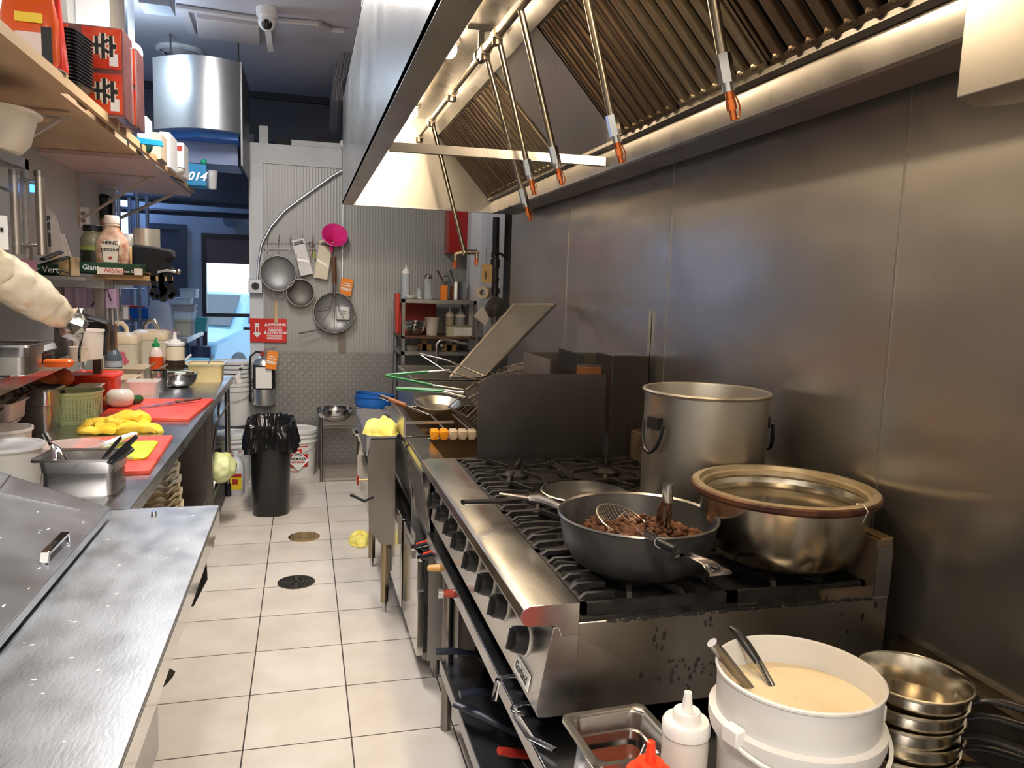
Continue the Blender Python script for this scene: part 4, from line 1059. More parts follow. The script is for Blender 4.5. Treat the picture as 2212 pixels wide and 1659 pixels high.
# fryer baskets
def basket(label, c, rotM, hpts, hm_, hw=.022):
    t = thing('fryer_basket', label, 'fryer basket', tuple(c), world=True)
    M = T(*c) @ rotM
    hx, hy, h = .085, .15, .13
    g = MB()
    def ring(z, s, r): g.tube([(hx * s, hy * s, z), (-hx * s, hy * s, z), (-hx * s, -hy * s, z), (hx * s, -hy * s, z)], r, 5, True, M=M)
    ring(0, 1, .0035); ring(-h, .88, .003)
    for k in range(1, 7): ring(-h * k / 7, 1 - .12 * k / 7, .0011)
    for k in range(13):
        u = -1 + 2 * k / 12
        g.tube([(hx * u, hy, 0), (hx * u * .88, hy * .88, -h), (hx * u * .88, -hy * .88, -h), (hx * u, -hy, 0)], .0011, 3, M=M)
    for k in range(19):
        u = -1 + 2 * k / 18
        g.tube([(hx, hy * u, 0), (hx * .88, hy * u * .88, -h), (-hx * .88, hy * u * .88, -h), (-hx, hy * u, 0)], .0011, 3, M=M)
    g.build('wire_cage', wire_dk, t)
    return t, M
tA, MA = basket('fryer basket with the upper green handle', P(1045, 832, X=.80) , RZ(-.15) @ RY(math.radians(-28)), None, None)
gA = mat('green handle coating', (.01, .13, .025), .4)
def wire_handle(t, tip, mid, end1, end2, m_, m2=None, r=.0045):
    h = MB().tube([end1, mid[0], tip + Vector((0, .012, 0)), tip - Vector((0, .012, 0)), mid[1], end2], r, 8).build('handle', m2 or wire, t)
    if m_ is not m2 and m_:
        MB().tube([mid[0], tip + Vector((0, .012, 0)), tip - Vector((0, .012, 0)), mid[1]], r * 1.6, 8).build('grip_sleeve', m_, h)
tip = P(834, 811, Y=3.75)
wire_handle(tA, tip, (P(925, 803, Y=3.70), P(935, 832, Y=3.55)), P(972, 800, Y=3.65), P(1000, 842, Y=3.5), gA, wire)
tB, MBk = basket('fryer basket with the lower green handle', P(1018, 862, X=.74), RZ(.1) @ RY(math.radians(-42)), None, None)
tip = P(857, 839, Y=3.5)
wire_handle(tB, tip, (P(960, 843, Y=3.42), P(958, 846, Y=3.36)), P(1003, 848, Y=3.36), P(1006, 858, Y=3.32), gA, wire)
tC, MC = basket('fryer basket with the bare wire handle, resting behind the green-handled ones', P(1110, 795, X=1.02), RZ(-.3) @ RY(math.radians(-15)), None, None)
wire_handle(tC, P(903, 763, Y=3.9), (P(960, 800, Y=3.75), P(965, 778, Y=3.7)), P(1030, 820, Y=3.6), P(1045, 812, Y=3.55), None, wire, .004)

# tilted sheet lid leaning over the fryers
tl = thing('tilted_sheet', 'stainless sheet cover leaning back above the fryer baskets', 'lid', tuple(P(980, 820, Y=4.0)), world=True)
q = [P(972, 815, Y=3.75), P(1110, 658, Y=4.15), P(1200, 658, Y=4.1), P(1045, 815, Y=3.70)]
nn = (q[1] - q[0]).cross(q[3] - q[0]).normalized()
MB().slab(q, nn * .012).build('sheet', mat('dull lid steel', (.14, .14, .145), .7, .4, (.11, .11, .112), 4), tl)
e = [q[0], q[1], q[1] + (q[0] - q[1]).cross(nn).normalized() * .0 + Vector((.012, 0, 0)), q[0] + Vector((.012, 0, 0))]
MB().tube([q[0], q[1], q[2]], .008, 6).build('left_edge', mat('light folded edge', (.66, .6, .52), .3, .8), tl)
MB().tube([q[3], q[2]], .008, 6).build('right_edge', steel_dk, tl)
# dark box with upright plate at the back of the fryers
a = P(1160, 805, X=1.15)
t = thing('flue_box', 'small brown and steel flue box with an upright black plate behind the splash guard', 'flue', tuple(a), world=True)
bx0, by0 = P(1165, 770, Y=3.2).x, 3.2
zt = P(1165, 770, Y=3.2).z
MB().bb((bx0, 3.05, 1.0), (bx0 + .005, 3.45, zt)).bb((bx0 + .005, 3.44, 1.0), (1.36, 3.45, zt)).bb((bx0 + .12, 3.05, 1.0), (1.36, 3.055, zt - .02)).bb((1.355, 3.05, 1.0), (1.36, 3.45, zt)).build('box', steel_dk, t)
MB().bb((bx0 + .12, 3.04, 1.0), (1.36, 3.05, zt - .03)).build('front_face', mat('scorched brown face', (.22, .09, .03), .5, .3), t)
a = P(1207, 752, Y=3.3); b = P(1260, 800, Y=3.1)
MB().slab([P(1207, 752, Y=3.35), P(1260, 768, Y=3.15), P(1260, 805, Y=3.15), P(1207, 795, Y=3.35)], (.004, 0, 0)).build('upright_plate', bk_matte, t)
struct('wall_right', MB().bb((1.385, 2.95, .7), (1.398, 3.8, P(1230, 657, X=1.39).z)), steel_h)
tag(MB().bb((1.22, 2.92, .9), (1.385, 3.1, P(1350, 660, X=1.3).z * 0 + 1.35)).build('reflection_box', mat('dark reflection sheet', (.05, .045, .042), .4, .7), bevel=.003), 'dark box put in for a wall reflection behind the splash guard', 'flue')  # dark box added in place of a reflection in the steel wall

q_ = P(945, 885, Z=.932)
for dx_ in (-.06, .06):
    MB().cyl((q_.x + dx_, 3.43, .926), (q_.x + dx_, 4.335, .926), .005, seg=8).build('rest_bar', wire, f2)
# shallow steel pan lying on the far fryer with wooden ladle handle
a = P(950, 880, Z=.98)
t = thing('steel_pan', 'shallow silver pan lying on the far fryer', 'pan', tuple(P(945, 885, Z=.932)), world=False)
MB().lathe([(.001, 0), (.09, .0), (.122, .03), (.130, .042), (.126, .043), (.088, .006), (.001, .005)], 40, RX(math.radians(10))).build('body', alu, t)
a, b = P(822, 855, Y=3.85), P(905, 888, Y=3.75)
t = thing('ladle', 'ladle with a wooden and steel handle lying over the far fryer edge', 'ladle', tuple(b), world=True)
MB().cyl(a, a.lerp(b, .22), .013, .012, 14).build('steel_sleeve', steel_p, t)
MB().cyl(a.lerp(b, .22), a.lerp(b, .68), .012, .013, 14).build('wooden_grip', mat('reddish wood', (.22, .075, .03), .45), t)
MB().cyl(a.lerp(b, .68), b + (b - a) * .25, .008, .006, 12).build('shaft', steel_dk, t)
t = thing('spoon', 'steel spoon lying beside the yellow cloth', 'spoon', tuple(P(846, 893, Z=.902)), world=True)
MB().tube([P(832, 889, Z=.91), P(848, 894, Z=.908), P(866, 897, Z=.908)], [.010, .012, .006], 8, flat=.4).build('bowl', steel_p, t)
# ================================================================ low steamer table at the end of the line
st = thing('steamer_table', 'low stainless table with drawers and red valve at the end of the fryers', 'table', (.37, 3.95, 0), world=True)
X0, X1, Y0, Y1, ZT = .285, .425, 3.62, 4.42, .90
MB().prism([(X0, ZT - .012), (X0 + .01, ZT), (X1, ZT), (X1, ZT - .015), (X0 + .02, ZT - .015), (X0 + .008, ZT - .10), (X0, ZT - .10)], 'Y', Y0, Y1).build('top', steel_top, st)
MB().prism([(X0 + .005, ZT - .10), (X0 + .02, ZT - .02), (.42, ZT - .02), (.425, .36), (.36, .36), (.30, .44)], 'Y', Y0, Y0 + .012).build('end_panel', mat('end panel steel', (.27, .25, .23), .30, 1), st)
MB().prism([(X0 + .005, ZT - .10), (X0 + .02, ZT - .02), (.42, ZT - .02), (.425, .36), (.36, .36), (.30, .44)], 'Y', Y1 - .012, Y1).build('end_panel', steel, st)
MB().prism([(.345, .37), (X0 + .025, .46), (X0 + .018, .72), (X0 + .03, .72), (.355, .37)], 'Y', Y0 + .01, Y1 - .01).build('front_panel', mat('mirror stainless door', (.62, .61, .59), .10, 1), st)
MB().bb((X0 + .03, Y0 + .05, .47), (X0 + .034, Y1 - .1, .68)).build('recess', steel_dk, st)
for x, y in ((.383, 3.68), (.375, 4.32)):
    l = MB().cyl((x, y, .05), (x, y, .37), .019).build('leg', mat('oily leg', (.34, .28, .18), .3, 1), st)
    MB().cyl((x, y, 0), (x, y, .055), .011).build('foot', steel_p, l)
a = P(773, 1037, X=.262)
v = MB().cyl(a, a + Vector((.06, 0, 0)), .005).build('valve_stem', brass, st)
mb = MB().lathe([(.018, -.004), (.022, 0), (.018, .004), (.014, 0)], 16, T(*a) @ RY(PI / 2))
for k in range(6): mb.sphere((a.x, a.y + .022 * math.cos(k * PI / 3), a.z + .022 * math.sin(k * PI / 3)), .006, 8, 6)
mb.build('valve_wheel', red_enamel, v, label='red valve wheel')
a = P(760, 1070, X=.235); b = P(788, 1083, X=.27); c = P(805, 1075, X=.30)
MB().tube([a, b, c], [.008, .007, .006], 10).sphere(tuple(a), .010, 10, 8).build('drain_lever', bk_plastic, st)
t = hotel_pan('insert_pan', 'steel insert pan hanging on the front of the steamer table', (.325, 4.25, .68), 0, .055, .07, .12)
def cloth_lump(name, label, loc, sx, sy, h, m_, seed, rz=0, cat='cloth'):
    def fn(u, v):
        x = (u - .5) * 2; y = (v - .5) * 2
        r = max(abs(x), abs(y)); k = max(0, 1 - r ** 3)
        n = noise.noise(Vector((x * 1.3 + seed, y * 1.3, seed))) ; n2 = noise.noise(Vector((x * 2.6, y * 2.6 + seed, 2 + seed)))
        d_ = math.sqrt(max(0, 1 - (x * x + y * y) * .95)) if x * x + y * y < 1.05 else 0
        f = .5 + .5 * math.sin(7 * x + 5 * n + 3 * y); g_ = 1 - abs(noise.noise(Vector((x * 2.2 + seed, y * 3, 7)))) * 2
        sq = math.sqrt(1 - .5 * y * y), math.sqrt(1 - .5 * x * x)
        return (x * sq[0] * sx * (1 + .16 * n2), y * sq[1] * sy * (1 + .2 * n), h * (k * .25 + .75 * d_ ** .5 * k ** .3) * (.70 + .12 * f + .15 * g_ + .2 * n) + .001)
    m = MB().grid(fn, 44, 44)
    for v in m.bm.verts: v.co.z = max(v.co.z, .001)
    # underside
    m.grid(lambda u, v: (fn(u, v)[0] * .98, fn(u, v)[1] * .98, .0005), 8, 8)
    o = m.build(name, m_)
    o.location = loc; o.rotation_euler = (0, 0, rz)
    return tag(o, label, cat)
cloth_lump('cleaning_cloth', 'folded yellow cloth lying on the end of the steamer table', tuple(P(823, 935, Z=.905)), .085, .095, .085, yellow_c2, 3.3, .3)
cloth_lump('cleaning_cloth', 'small dirty yellow cloth dropped on the floor by the table leg', tuple(P(779, 1170, Z=.002)), .075, .11, .07, yellow_c2, 5.1, 0)
tag(MB().bb((.46, 4.5, 0), (.70, 5.1, .38)).build('low_cabinet', steel_dk), 'dark low cabinet behind the steamer table legs', 'cabinet')
tag(MB().bb((.42, 3.9, .12), (.47, 4.1, .24)).build('small_sign_box', mat('grey sign', (.3, .3, .32), .5)), 'small grey control box low behind the table leg', 'box')

# ---------------------------------------------------------------- wire rack with bowl by the cold room
rk = thing('wire_rack', 'low chrome wire shelf rack against the diamond plate', 'shelf rack', (.45, 6.45, 0), world=True)
rx0, rx1, ry0, ry1 = .135, .80, 6.32, 6.78
for x in (rx0, rx1):
    for y in (ry0, ry1):
        MB().cyl((x, y, 0), (x, y, .53), .0125).build('post', steel_dk, rk)
for z in (.03, .47):
    mb = MB()
    for zz in (z, z - .025): mb.tube([(rx0, ry0, zz), (rx1, ry0, zz), (rx1, ry1, zz), (rx0, ry1, zz)], .004, 6, True)
    for k in range(22):
        y = ry0 + (ry1 - ry0) * k / 21; mb.tube([(rx0, y, z), (rx1, y, z)], .0018, 4)
    for k in range(20):
        x = rx0 + (rx1 - rx0) * (k + .5) / 20; mb.tube([(x - .012, ry0, z - .025), (x, ry0, z), (x + .012, ry0, z - .025)], .0018, 4)
    mb.build('wire_shelf', wire, rk)
def bowl(label, loc, r, h, m_, name='mixing_bowl', cat='bowl', rim=.006, M=None, group=None, basef=.45):
    t = thing(name, label, cat, loc, 0, group)
    M = M or Matrix.Identity(4)
    pr = [(.001, 0), (r * basef, 0)]
    for k in range(1, 9):
        u = k / 8; pr.append((r * (basef + (1 - basef) * math.sin(u * PI / 2) ** .9), h * u ** 1.5))
    inner = [(q * .975, z + .002) for q, z in reversed(pr[1:])] + [(.001, .003)]
    MB().lathe(pr + [(r + rim, h), (r + rim, h + .003), (r - .001, h + .003)] + inner, 48, M).build('body', m_, t)
    return t
bowl('wide steel mixing bowl on top of the low wire rack', (.249, 6.50, .475), .15, .105, steel_p)
tub_b = mat('clear grey basin', (.50, .52, .55), .25, alpha=.8)
for k, (z, lb, m_) in enumerate(((.475, 'clear basin under the blue ones on the wire rack', tub_b), (.55, 'lower blue basin nested on the wire rack', blue_p), (.585, 'upper blue basin nested on the wire rack', blue_p))):
    bowl(lb, (.575, 6.55, z), .165, .11, m_, 'basin', 'basin', .01, RX(math.radians(-4 if k else 0)) @ RY(math.radians(6 if k == 2 else 2)), 'nested basins on the rack', .7)
t = thing('food_bag', 'yellow and brown bag standing on the floor shelf of the wire rack', 'bag', (.75, 6.40, .035))
MB().rr([(.05, .05, .03, 0), (.06, .06, .03, .06), (.05, .05, .03, .15), (.02, .03, .01, .21)], 5).build('body', mat('kraft bag', (.55, .38, .18), .6, 0, (.75, .55, .2), 9, bump=.5, bs=20), t)
# ---------------------------------------------------------------- buckets, bin, jug
wb = mat('white pail plastic', (.74, .74, .72), .38)
def pail(label, x, y, lidded=True, z=0, h=.40, lab=True, group=None, r=.148):
    t = thing('pail', label, 'bucket', (x, y, z), 0, group)
    MB().lathe([(.001, 0), (r * .88, 0), (r * .89, .006), (r * .97, h * .72), (r * 1.03, h * .725), (r * 1.03, h * .755), (r * .975, h * .76), (r * .985, h * .83), (r * 1.04, h * .835), (r * 1.04, h * .865), (r * .99, h * .87), (r * .995, h * .95)] + ([] if lidded else [(r * .97, h * .95), (r * .95, h * .5), (.001, .01)]), 40).build('body', wb, t)
    if lidded: MB().lathe([(r * 1.05, h * .92), (r * 1.06, h * .99), (r * 1.02, h), (r * .95, h), (r * .93, h * .985), (.001, h * .985)], 40).build('lid', wb, t)
    MB().tube([(r * 1.05 * math.cos(a_), r * 1.05 * math.sin(a_), h * .80 - .11 * math.sin(a_ + PI if False else -a_)) for a_ in [-PI * k / 14 for k in range(15)]], .0022, 5).build('bail_handle', wire, t)
    if lab:
        rr_ = r * .935
        def cyl_patch(a0, a1, z0, z1, off=.0012, n=8):
            return MB().grid(lambda u, v: ((rr_ + off + .10 * r * ((z0 + (z1 - z0) * v) / h - .4) ) * math.cos(a0 + (a1 - a0) * u), (rr_ + off + .10 * r * ((z0 + (z1 - z0) * v) / h - .4)) * math.sin(a0 + (a1 - a0) * u), z0 + (z1 - z0) * v), n, 2)
        rd = mat('label red', (.70, .03, .03), .5)
        c0 = math.radians(-92)
        for a0, a1, z0, z1 in ((c0 - .62, c0 + .62, .09, .20), (c0 - .6, c0 + .25, .215, .245), (c0 - .1, c0 + .62, .262, .270), (c0 - .62, c0 + .0, .05, .058)):
            cyl_patch(a0, a1, z0, z1).build('label_band', rd, t)
        rw = rr_ + .006
        o = MB().slab([(-.085, -rw - .002, .15), (0, -rw - .004, .235), (.085, -rw - .002, .15), (0, -rw - .004, .065)], (0, .002, 0)).build('label_diamond', wht, t)
        text('YAMASA', .032, ink, o, frame((0, -rw - .0055, .165), (1, 0, 0), (0, 0, 1)), bold=.0006)
        text('SOY SAUCE', .020, rd, o, frame((0, -rw - .0055, .138), (1, 0, 0), (0, 0, 1)), bold=.0008)
        MB().slab([(-.03, -rw - .005, .190), (0, -rw - .005, .212), (.03, -rw - .005, .190), (.022, -rw - .005, .190), (0, -rw - .005, .205), (-.022, -rw - .005, .190)], (0, .001, 0)).build('roof_mark', ink, o)
    return t
pail('lidded white soy sauce pail to the right of the black bin', -.047, 6.60)
pail('lidded white soy sauce pail mostly hidden left of the black bin', -.56, 6.45)
pail('upper white pail of the pair by the counter end', -.575, 6.85, z=.40, lab=False)
pail('white pail on the third level by the counter end', -.60, 7.15, z=.40, lab=False, h=.38)
pail('white pail under the third level by the counter end', -.62, 7.15, z=0, lab=False)
bn = thing('waste_bin', 'tall slim black bin with a black liner folded over its rim', 'bin', (-.225, 5.62, 0))
MB().rr([(.115, .235, .09, 0), (.12, .24, .09, .01), (.135, .265, .09, .62), (.13, .26, .09, .62), (.115, .235, .085, .02), (.10, .2, .08, .02)], 7, cap=(True, True)).build('body', mat('black bin plastic', (.012, .012, .013), .3), bn)
def liner(u, v):
    a = 2 * PI * u
    rx, ry = .150, .285
    cx = abs(math.cos(a)) ** .8 * (1 if math.cos(a) > 0 else -1); sy = abs(math.sin(a)) ** .8 * (1 if math.sin(a) > 0 else -1)
    w = .012 * noise.noise(Vector((math.cos(a) * 6, math.sin(a) * 6, v * 2.0))) + .008 * math.sin(22 * a + 3 * math.sin(3 * a)) * v
    if v < .3: k = v / .3; s = .72 + .22 * k; z = .42 + .21 * k
    elif v < .45: k = (v - .3) / .15; s = .94 + .12 * k; z = .63 + .012 * math.sin(PI * k)
    else: k = (v - .45) / .55; s = 1.06 + .10 * k + .05 * k * math.sin(2 * a + 1); z = .63 - .17 * k + .025 * k * math.sin(3 * a)
    return (rx * s * cx + w * cx * 2, ry * s * sy + w * sy * 2, z + w * .6)
o = MB().grid(liner, 120, 22).build('bin_liner', bk_bag, bn)
t = thing('oil_jug', 'clear oil jug with a yellow label on the floor by the counter end', 'jug', (-.50, 6.05, 0))
MB().rr([(.055, .075, .03, 0), (.06, .08, .03, .01), (.06, .08, .03, .20), (.05, .06, .03, .25), (.02, .02, .015, .285), (.02, .02, .015, .305)], 5).build('body', mat('cloudy jug', (.62, .62, .62), .3), t)
MB().cyl((0, 0, .305), (0, 0, .325), .022).build('cap', white_p, t)
o = MB().bb((-.045, -.083, .05), (.045, -.080, .17)).build('label', mat('yellow label', (.85, .60, .02), .5), t)
MB().bb((-.045, -.0845, .145), (.045, -.083, .17)).bb((-.02, -.0845, .09), (.02, -.083, .13)).build('red_print', red_d, o)

# ---------------------------------------------------------------- on the cold room wall (Y = 6.85)
YW = YCOOL - .012
def W(x, y, off=0): return P(x, y, Y=YCOOL - off)
ex = P(570, 750, Y=6.76)
t = thing('fire_extinguisher', 'silver and black fire extinguisher hanging on the cold room corner', 'fire extinguisher', (ex.x, 6.74, P(570, 875, Y=6.74).z))
hh = P(570, 775, Y=6.74).z - P(570, 875, Y=6.74).z
MB().lathe([(.001, .01), (.075, 0), (.088, .012), (.088, hh - .06), (.078, hh - .02), (.05, hh + .01), (.025, hh + .025), (.022, hh + .05)], 36, T(0, 0, 0), sy=.95).build('cylinder', mat('satin silver', (.80, .80, .80), .3, .9), t)
MB().bb((-.06, -.093, .155), (.065, -.0845, .33)).build('white_label', paper, t, bevel=0, label='white label')
MB().lathe([(.0885, .14), (.0895, .14), (.0895, .345), (.0885, .345)], 36, sy=.95).build('label_wrap', bk_matte, t, label='black label wrap')
MB().tube([(.0, 0, hh + .05), (-.06, -.01, hh + .06), (-.105, -.01, hh + .02), (-.115, -.01, hh - .08), (-.11, -.01, .16), (-.11, -.01, .07)], .0085, 8).cyl((-.11, -.01, .09), (-.11, -.01, .03), .013).build('hose', bk_plastic, t)
h = MB().tube([(-.02, 0, hh + .06), (.03, 0, hh + .08), (.10, 0, hh + .095)], .009, 8, flat=.5).tube([(-.02, 0, hh + .05), (.04, 0, hh + .045), (.09, 0, hh + .02)], .008, 8, flat=.5).build('lever', steel_p, t)
MB().cyl((-.01, -.04, hh + .045), (-.01, -.02, hh + .045), .018).build('gauge', red_enamel, h)
MB().lathe([(.090, .185), (.093, .185), (.093, .20), (.090, .20)], 36, sy=.95).build('strap', bk_plastic, t)
def orange_tag(label, x, y, w, h_, rot, Y):
    c = P(x, y, Y=Y)
    t = thing('inspection_tag', label, 'tag', tuple(c), 0, rot=(0, rot, 0))
    MB().bb((-w / 2, -.001, -h_ / 2), (w / 2, .001, h_ / 2)).build('card', orange, t)
    for z, ww in ((.012, .8), (-.012, .9), (-.024, .9), (.03, .55)):
        MB().bb((-w * ww / 2, -.0018, z - .004), (w * ww / 2, -.001, z + .004)).build('printed_strip', paper, t)
    MB().tube([(0, 0, h_ / 2), (-.01, 0, h_ / 2 + .03)], .0015, 4).build('string', wire_dk, t)
orange_tag('orange inspection tag on the fire extinguisher', 587, 778, .085, .15, .15, 6.62)
orange_tag('orange inspection tag hanging beside the big strainer', 748, 620, .10, .145, .15, 6.80)
# red warning sign
a, b = W(540, 687), W(619, 740)
t = thing('warning_sign', 'red fire extinguisher sign with a white arrow and warning text', 'sign', tuple((a + b) / 2), world=True)
MB().bb((a.x, YCOOL - .022, b.z), (b.x, YCOOL - .016, a.z)).build('plate', mat('sign red', (.66, .018, .012), .4), t, bevel=.002)
sw, sh_ = b.x - a.x, a.z - b.z; ys = YCOOL - .0225
def SP(u, v): return (a.x + sw * u, ys, a.z - sh_ * v)
MB().slab([SP(.14, .20), SP(.25, .20), SP(.25, .60), SP(.31, .60), SP(.195, .80), SP(.08, .60), SP(.14, .60)], (0, -.0008, 0)).build('arrow', wht, t)
MB().slab([SP(.165, .36), SP(.225, .36), SP(.225, .57), SP(.165, .57)], (0, -.0016, 0)).build('extinguisher_mark', mat('sign red', (0, 0, 0)), t)
text('WARNING', .030, wht, t, facing(SP(.74, .25)), bold=.001)
text('ATTENTION', .028, wht, t, facing(SP(.74, .59)), bold=.001)
for u, v in ((.44, .25), (.42, .58)):
    MB().slab([SP(u - .045, v + .06), SP(u, v - .08), SP(u + .045, v + .06)], (0, -.0008, 0)).build('warning_triangle', wht, t)
for v in (.34, .39, .44, .49, .68, .73, .78, .83):
    MB().bb(SP(.46 if v > .6 else .5, v), (SP(.88, v)[0], ys - .0008, SP(0, v + .02)[2])).build('print_line', wht, t)
# wood slat over the sign
a, b = W(597, 651), W(596, 697)
tag(MB().bb((a.x - .014, YCOOL - .034, b.z), (a.x + .014, YCOOL - .023, a.z)).build('wooden_strip', mat('pine slat', (.60, .42, .24), .6)), 'small wooden strip fixed over the top of the red sign', 'strip')
# conduit, pipe, switch boxes
y_ = YCOOL - .03
px_ = W(742, 300).x
tag(MB().tube([P(741, 312, Y=6.83), P(740, 560, Y=6.83), P(740, 676, Y=6.83)], .0105, 8).build('conduit', galv), 'vertical grey conduit down the cold room wall', 'conduit')
tag(MB().cyl((px_, YCOOL - .05, W(740, 312).z), (px_, YCOOL - .015, W(740, 312).z), .032).build('pulley', white_b), 'round white conduit cap on the cold room top edge', 'cap')
tag(MB().bb((W(731, 725).x, YCOOL - .03, W(738, 760).z), (W(746, 725).x, YCOOL - .012, W(738, 690).z)).build('cable_cover', mat('brown cable cover', (.20, .16, .13), .5)), 'brown cable cover strip below the strainer', 'cable cover')
c = W(740, 676)
t = thing('switch_box', 'square metal switch box over the big strainer', 'switch', (c.x, YCOOL - .05, c.z), world=True)
MB().box((c.x, YCOOL - .055, c.z), (.115, .06, .115)).build('box', galv, t, bevel=.004)
MB().box((c.x, YCOOL - .088, c.z), (.022, .01, .03)).build('toggle', steel_p, t)
for dx in (-.045, .045):
    for dz in (-.045, .045): MB().cyl((c.x + dx, YCOOL - .086, c.z + dz), (c.x + dx, YCOOL - .082, c.z + dz), .004, seg=8).build('screw', steel_dk, t)
c = W(553, 618)
t = thing('socket_box', 'metal socket box with a black round outlet on the white corner', 'socket', (c.x, YCOOL - .05, c.z), world=True)
MB().box((c.x, YCOOL - .05, c.z), (.11, .06, .115)).build('box', galv, t, bevel=.004)
MB().cyl((c.x, YCOOL - .088, c.z), (c.x, YCOOL - .078, c.z), .031, seg=24).build('outlet', bk_plastic, t)
pts = [P(x, y, Y=6.80) for x, y in ((744, 365), (718, 380), (690, 400), (655, 425), (615, 455), (585, 490), (566, 525), (559, 560), (556, 605))]
tag(MB().tube(pts, .010, 8).build('flexible_conduit', galv), 'grey flexible conduit curving down to the round outlet', 'conduit')

# utensil rail and what hangs from it
r = thing('utensil_rail', 'wire rail with hooks on the cold room wall', 'rail', tuple(W(640, 530, .03)), world=True)
ry = 6.82
ring = [P(x, y, Y=ry) for x, y in ((570, 523), (690, 523), (735, 523), (738, 530), (735, 538), (640, 538), (570, 536), (567, 530))]
MB().tube(ring, .004, 6, True).build('rail_wire', wire, r)
for x in (577, 601, 626, 651, 674, 698, 720):
    MB().tube([P(x + 3, 506, Y=ry - .03), P(x + 1, 516, Y=ry - .01), P(x, 530, Y=ry), P(x, 543, Y=ry - .01)], .003, 6).build('hook', wire, r)
def strainer(label, x, y, r_, Y, dip, m_, hx, hy, solid=True, cone=0, hm_=None):
    c = P(x, y, Y=Y)
    t = thing('strainer', label, 'strainer', tuple(c), world=True)
    M = T(*c) @ RX(PI / 2)
    MB().tube([(r_ * math.cos(2 * PI * k / 40), r_ * math.sin(2 * PI * k / 40), 0) for k in range(40)], .005, 8, True, M=M).build('rim', wire, t)
    pr = [(r_, 0)] + [(r_ * math.cos(PI / 2 * k / 6), dip * math.sin(PI / 2 * k / 6)) for k in range(1, 6)] + [(.001, dip)]
    if cone: pr = [(r_, 0), (r_ * .3, dip * .8), (.001, dip)]
    MB().lathe(pr, 36, M @ T(0, 0, -0)).build('mesh_bowl', m_, t)
    a = P(hx, hy, Y=Y)
    d = (a - c).normalized()
    MB().tube([c + d * r_, a], .006, 8, flat=.5).build('handle', hm_ or steel_dk, t)
    return t, c
mesh_m = mat('fine steel mesh', (.36, .36, .36), .5, .7, (.28, .28, .28), 60)
mesh_d = mat('dark steel mesh', (.20, .18, .17), .55, .7, (.14, .13, .12), 60)
t, c = strainer('large round fine mesh strainer hanging from the rail', 601, 590, .143, 6.72, -.06, mesh_m, 601, 548)
MB().tube([P(x, y, Y=6.72) for x, y in ((592, 628), (590, 640), (598, 648), (612, 640), (612, 628))], .003, 6).build('rest_hook', wire, t)
t, c = strainer('smaller dark mesh strainer hanging lower on the rail', 649, 632, .113, 6.74, -.05, mesh_d, 640, 548)
t, c = strainer('big wide dome strainer with a wooden handle hanging on the rail', 722, 675, .172, 6.74, -.07, mesh_m, 722, 545, hm_=steel_dk)
MB().cyl(P(721, 555, Y=6.70), P(722, 612, Y=6.70), .022, .020, 12).build('wooden_grip', wood_dk, t)
MB().cyl(P(722, 612, Y=6.70), P(722, 640, Y=6.70), .014, .012, 12).build('ferrule', steel_p, t)
mb = MB()
for k in range(5):
    a_ = PI / 2 + (k - 2) * .8
    mb.tube([c + Vector((0, 0, .16)), c + Vector((math.cos(a_) * .05, -.075, .02)), c + Vector((math.cos(a_) * .15, -.02, -.14 * math.sin(a_)))], .0028, 5)
mb.build('brace_wires', wire, t)
a = P(645, 720, Y=6.72)
tag(MB().cyl(P(645, 721, Y=6.70), P(704, 709, Y=6.76), .006).build('skewer_rod', steel_p), 'thin steel rod sticking out below the big strainer', 'rod')
def slicer(label, x0, y0, x1, y1, w, m_, Y, blade=True, ridges=False):
    a, b = P(x0, y0, Y=Y), P(x1, y1, Y=Y)
    t = thing('vegetable_slicer', label, 'slicer', tuple(a), world=True)
    L_ = (b - a).length; d = (b - a).normalized(); s = Vector((-d.z, 0, d.x))
    def Q(u, v, h=0): return a + d * (L_ * u) + s * (w * v) + Vector((0, -h, 0))
    mb = MB()
    for (u0, u1, v0, v1) in ((0, .06, -.5, .5), (.06, .14, -.5, -.35), (.06, .14, .35, .5), (.14, 1, -.5, .5)):
        mb.slab([Q(u0, v0), Q(u1, v0), Q(u1, v1), Q(u0, v1)], (0, -.012, 0))
    mb.build('board', m_, t, bevel=.003)
    MB().slab([Q(.50, -.42, .0125), Q(.62, .42, .0125), Q(.69, .42, .0125), Q(.57, -.42, .0125)], (0, -.003, 0)).build('blade', steel_p, t)
    if ridges:
        mb = MB()
        for k in range(9):
            v = -.42 + .84 * k / 8
            mb.slab([Q(.16, v - .02, .012), Q(.97, v - .02, .012), Q(.97, v + .02, .012), Q(.16, v + .02, .012)], (0, -.0025, 0))
        mb.build('ridges', m_, t)
slicer('white mandoline slicer, left one of the pair on the rail', 643, 517, 663, 594, .105, mat('white board plastic', (.78, .74, .72), .4), 6.78)
slicer('yellowed ridged mandoline slicer, right one of the pair on the rail', 705, 520, 692, 602, .115, mat('yellowed plastic', (.74, .66, .50), .45), 6.79, ridges=True)
t = thing('scissors', 'pink handled scissors hanging between the two slicers', 'scissors', tuple(P(672, 540, Y=6.80)), world=True)
MB().tube([P(x, y, Y=6.80) for x, y in ((667, 524), (676, 522), (678, 532), (670, 534))], .005, 6, True).build('upper_loop', wood_dk, t)
MB().tube([P(x, y, Y=6.80) for x, y in ((674, 534), (672, 548), (668, 560))], .009, 8, flat=.4).build('blades', mat('pink grip', (.70, .35, .33), .4), t)
t = thing('peeler', 'lime green peeler hanging behind the ridged slicer', 'peeler', tuple(P(680, 550, Y=6.80)), world=True)
MB().tube([P(677, 541, Y=6.81), P(680, 560, Y=6.81)], .016, 8, flat=.4).build('body', lime, t)
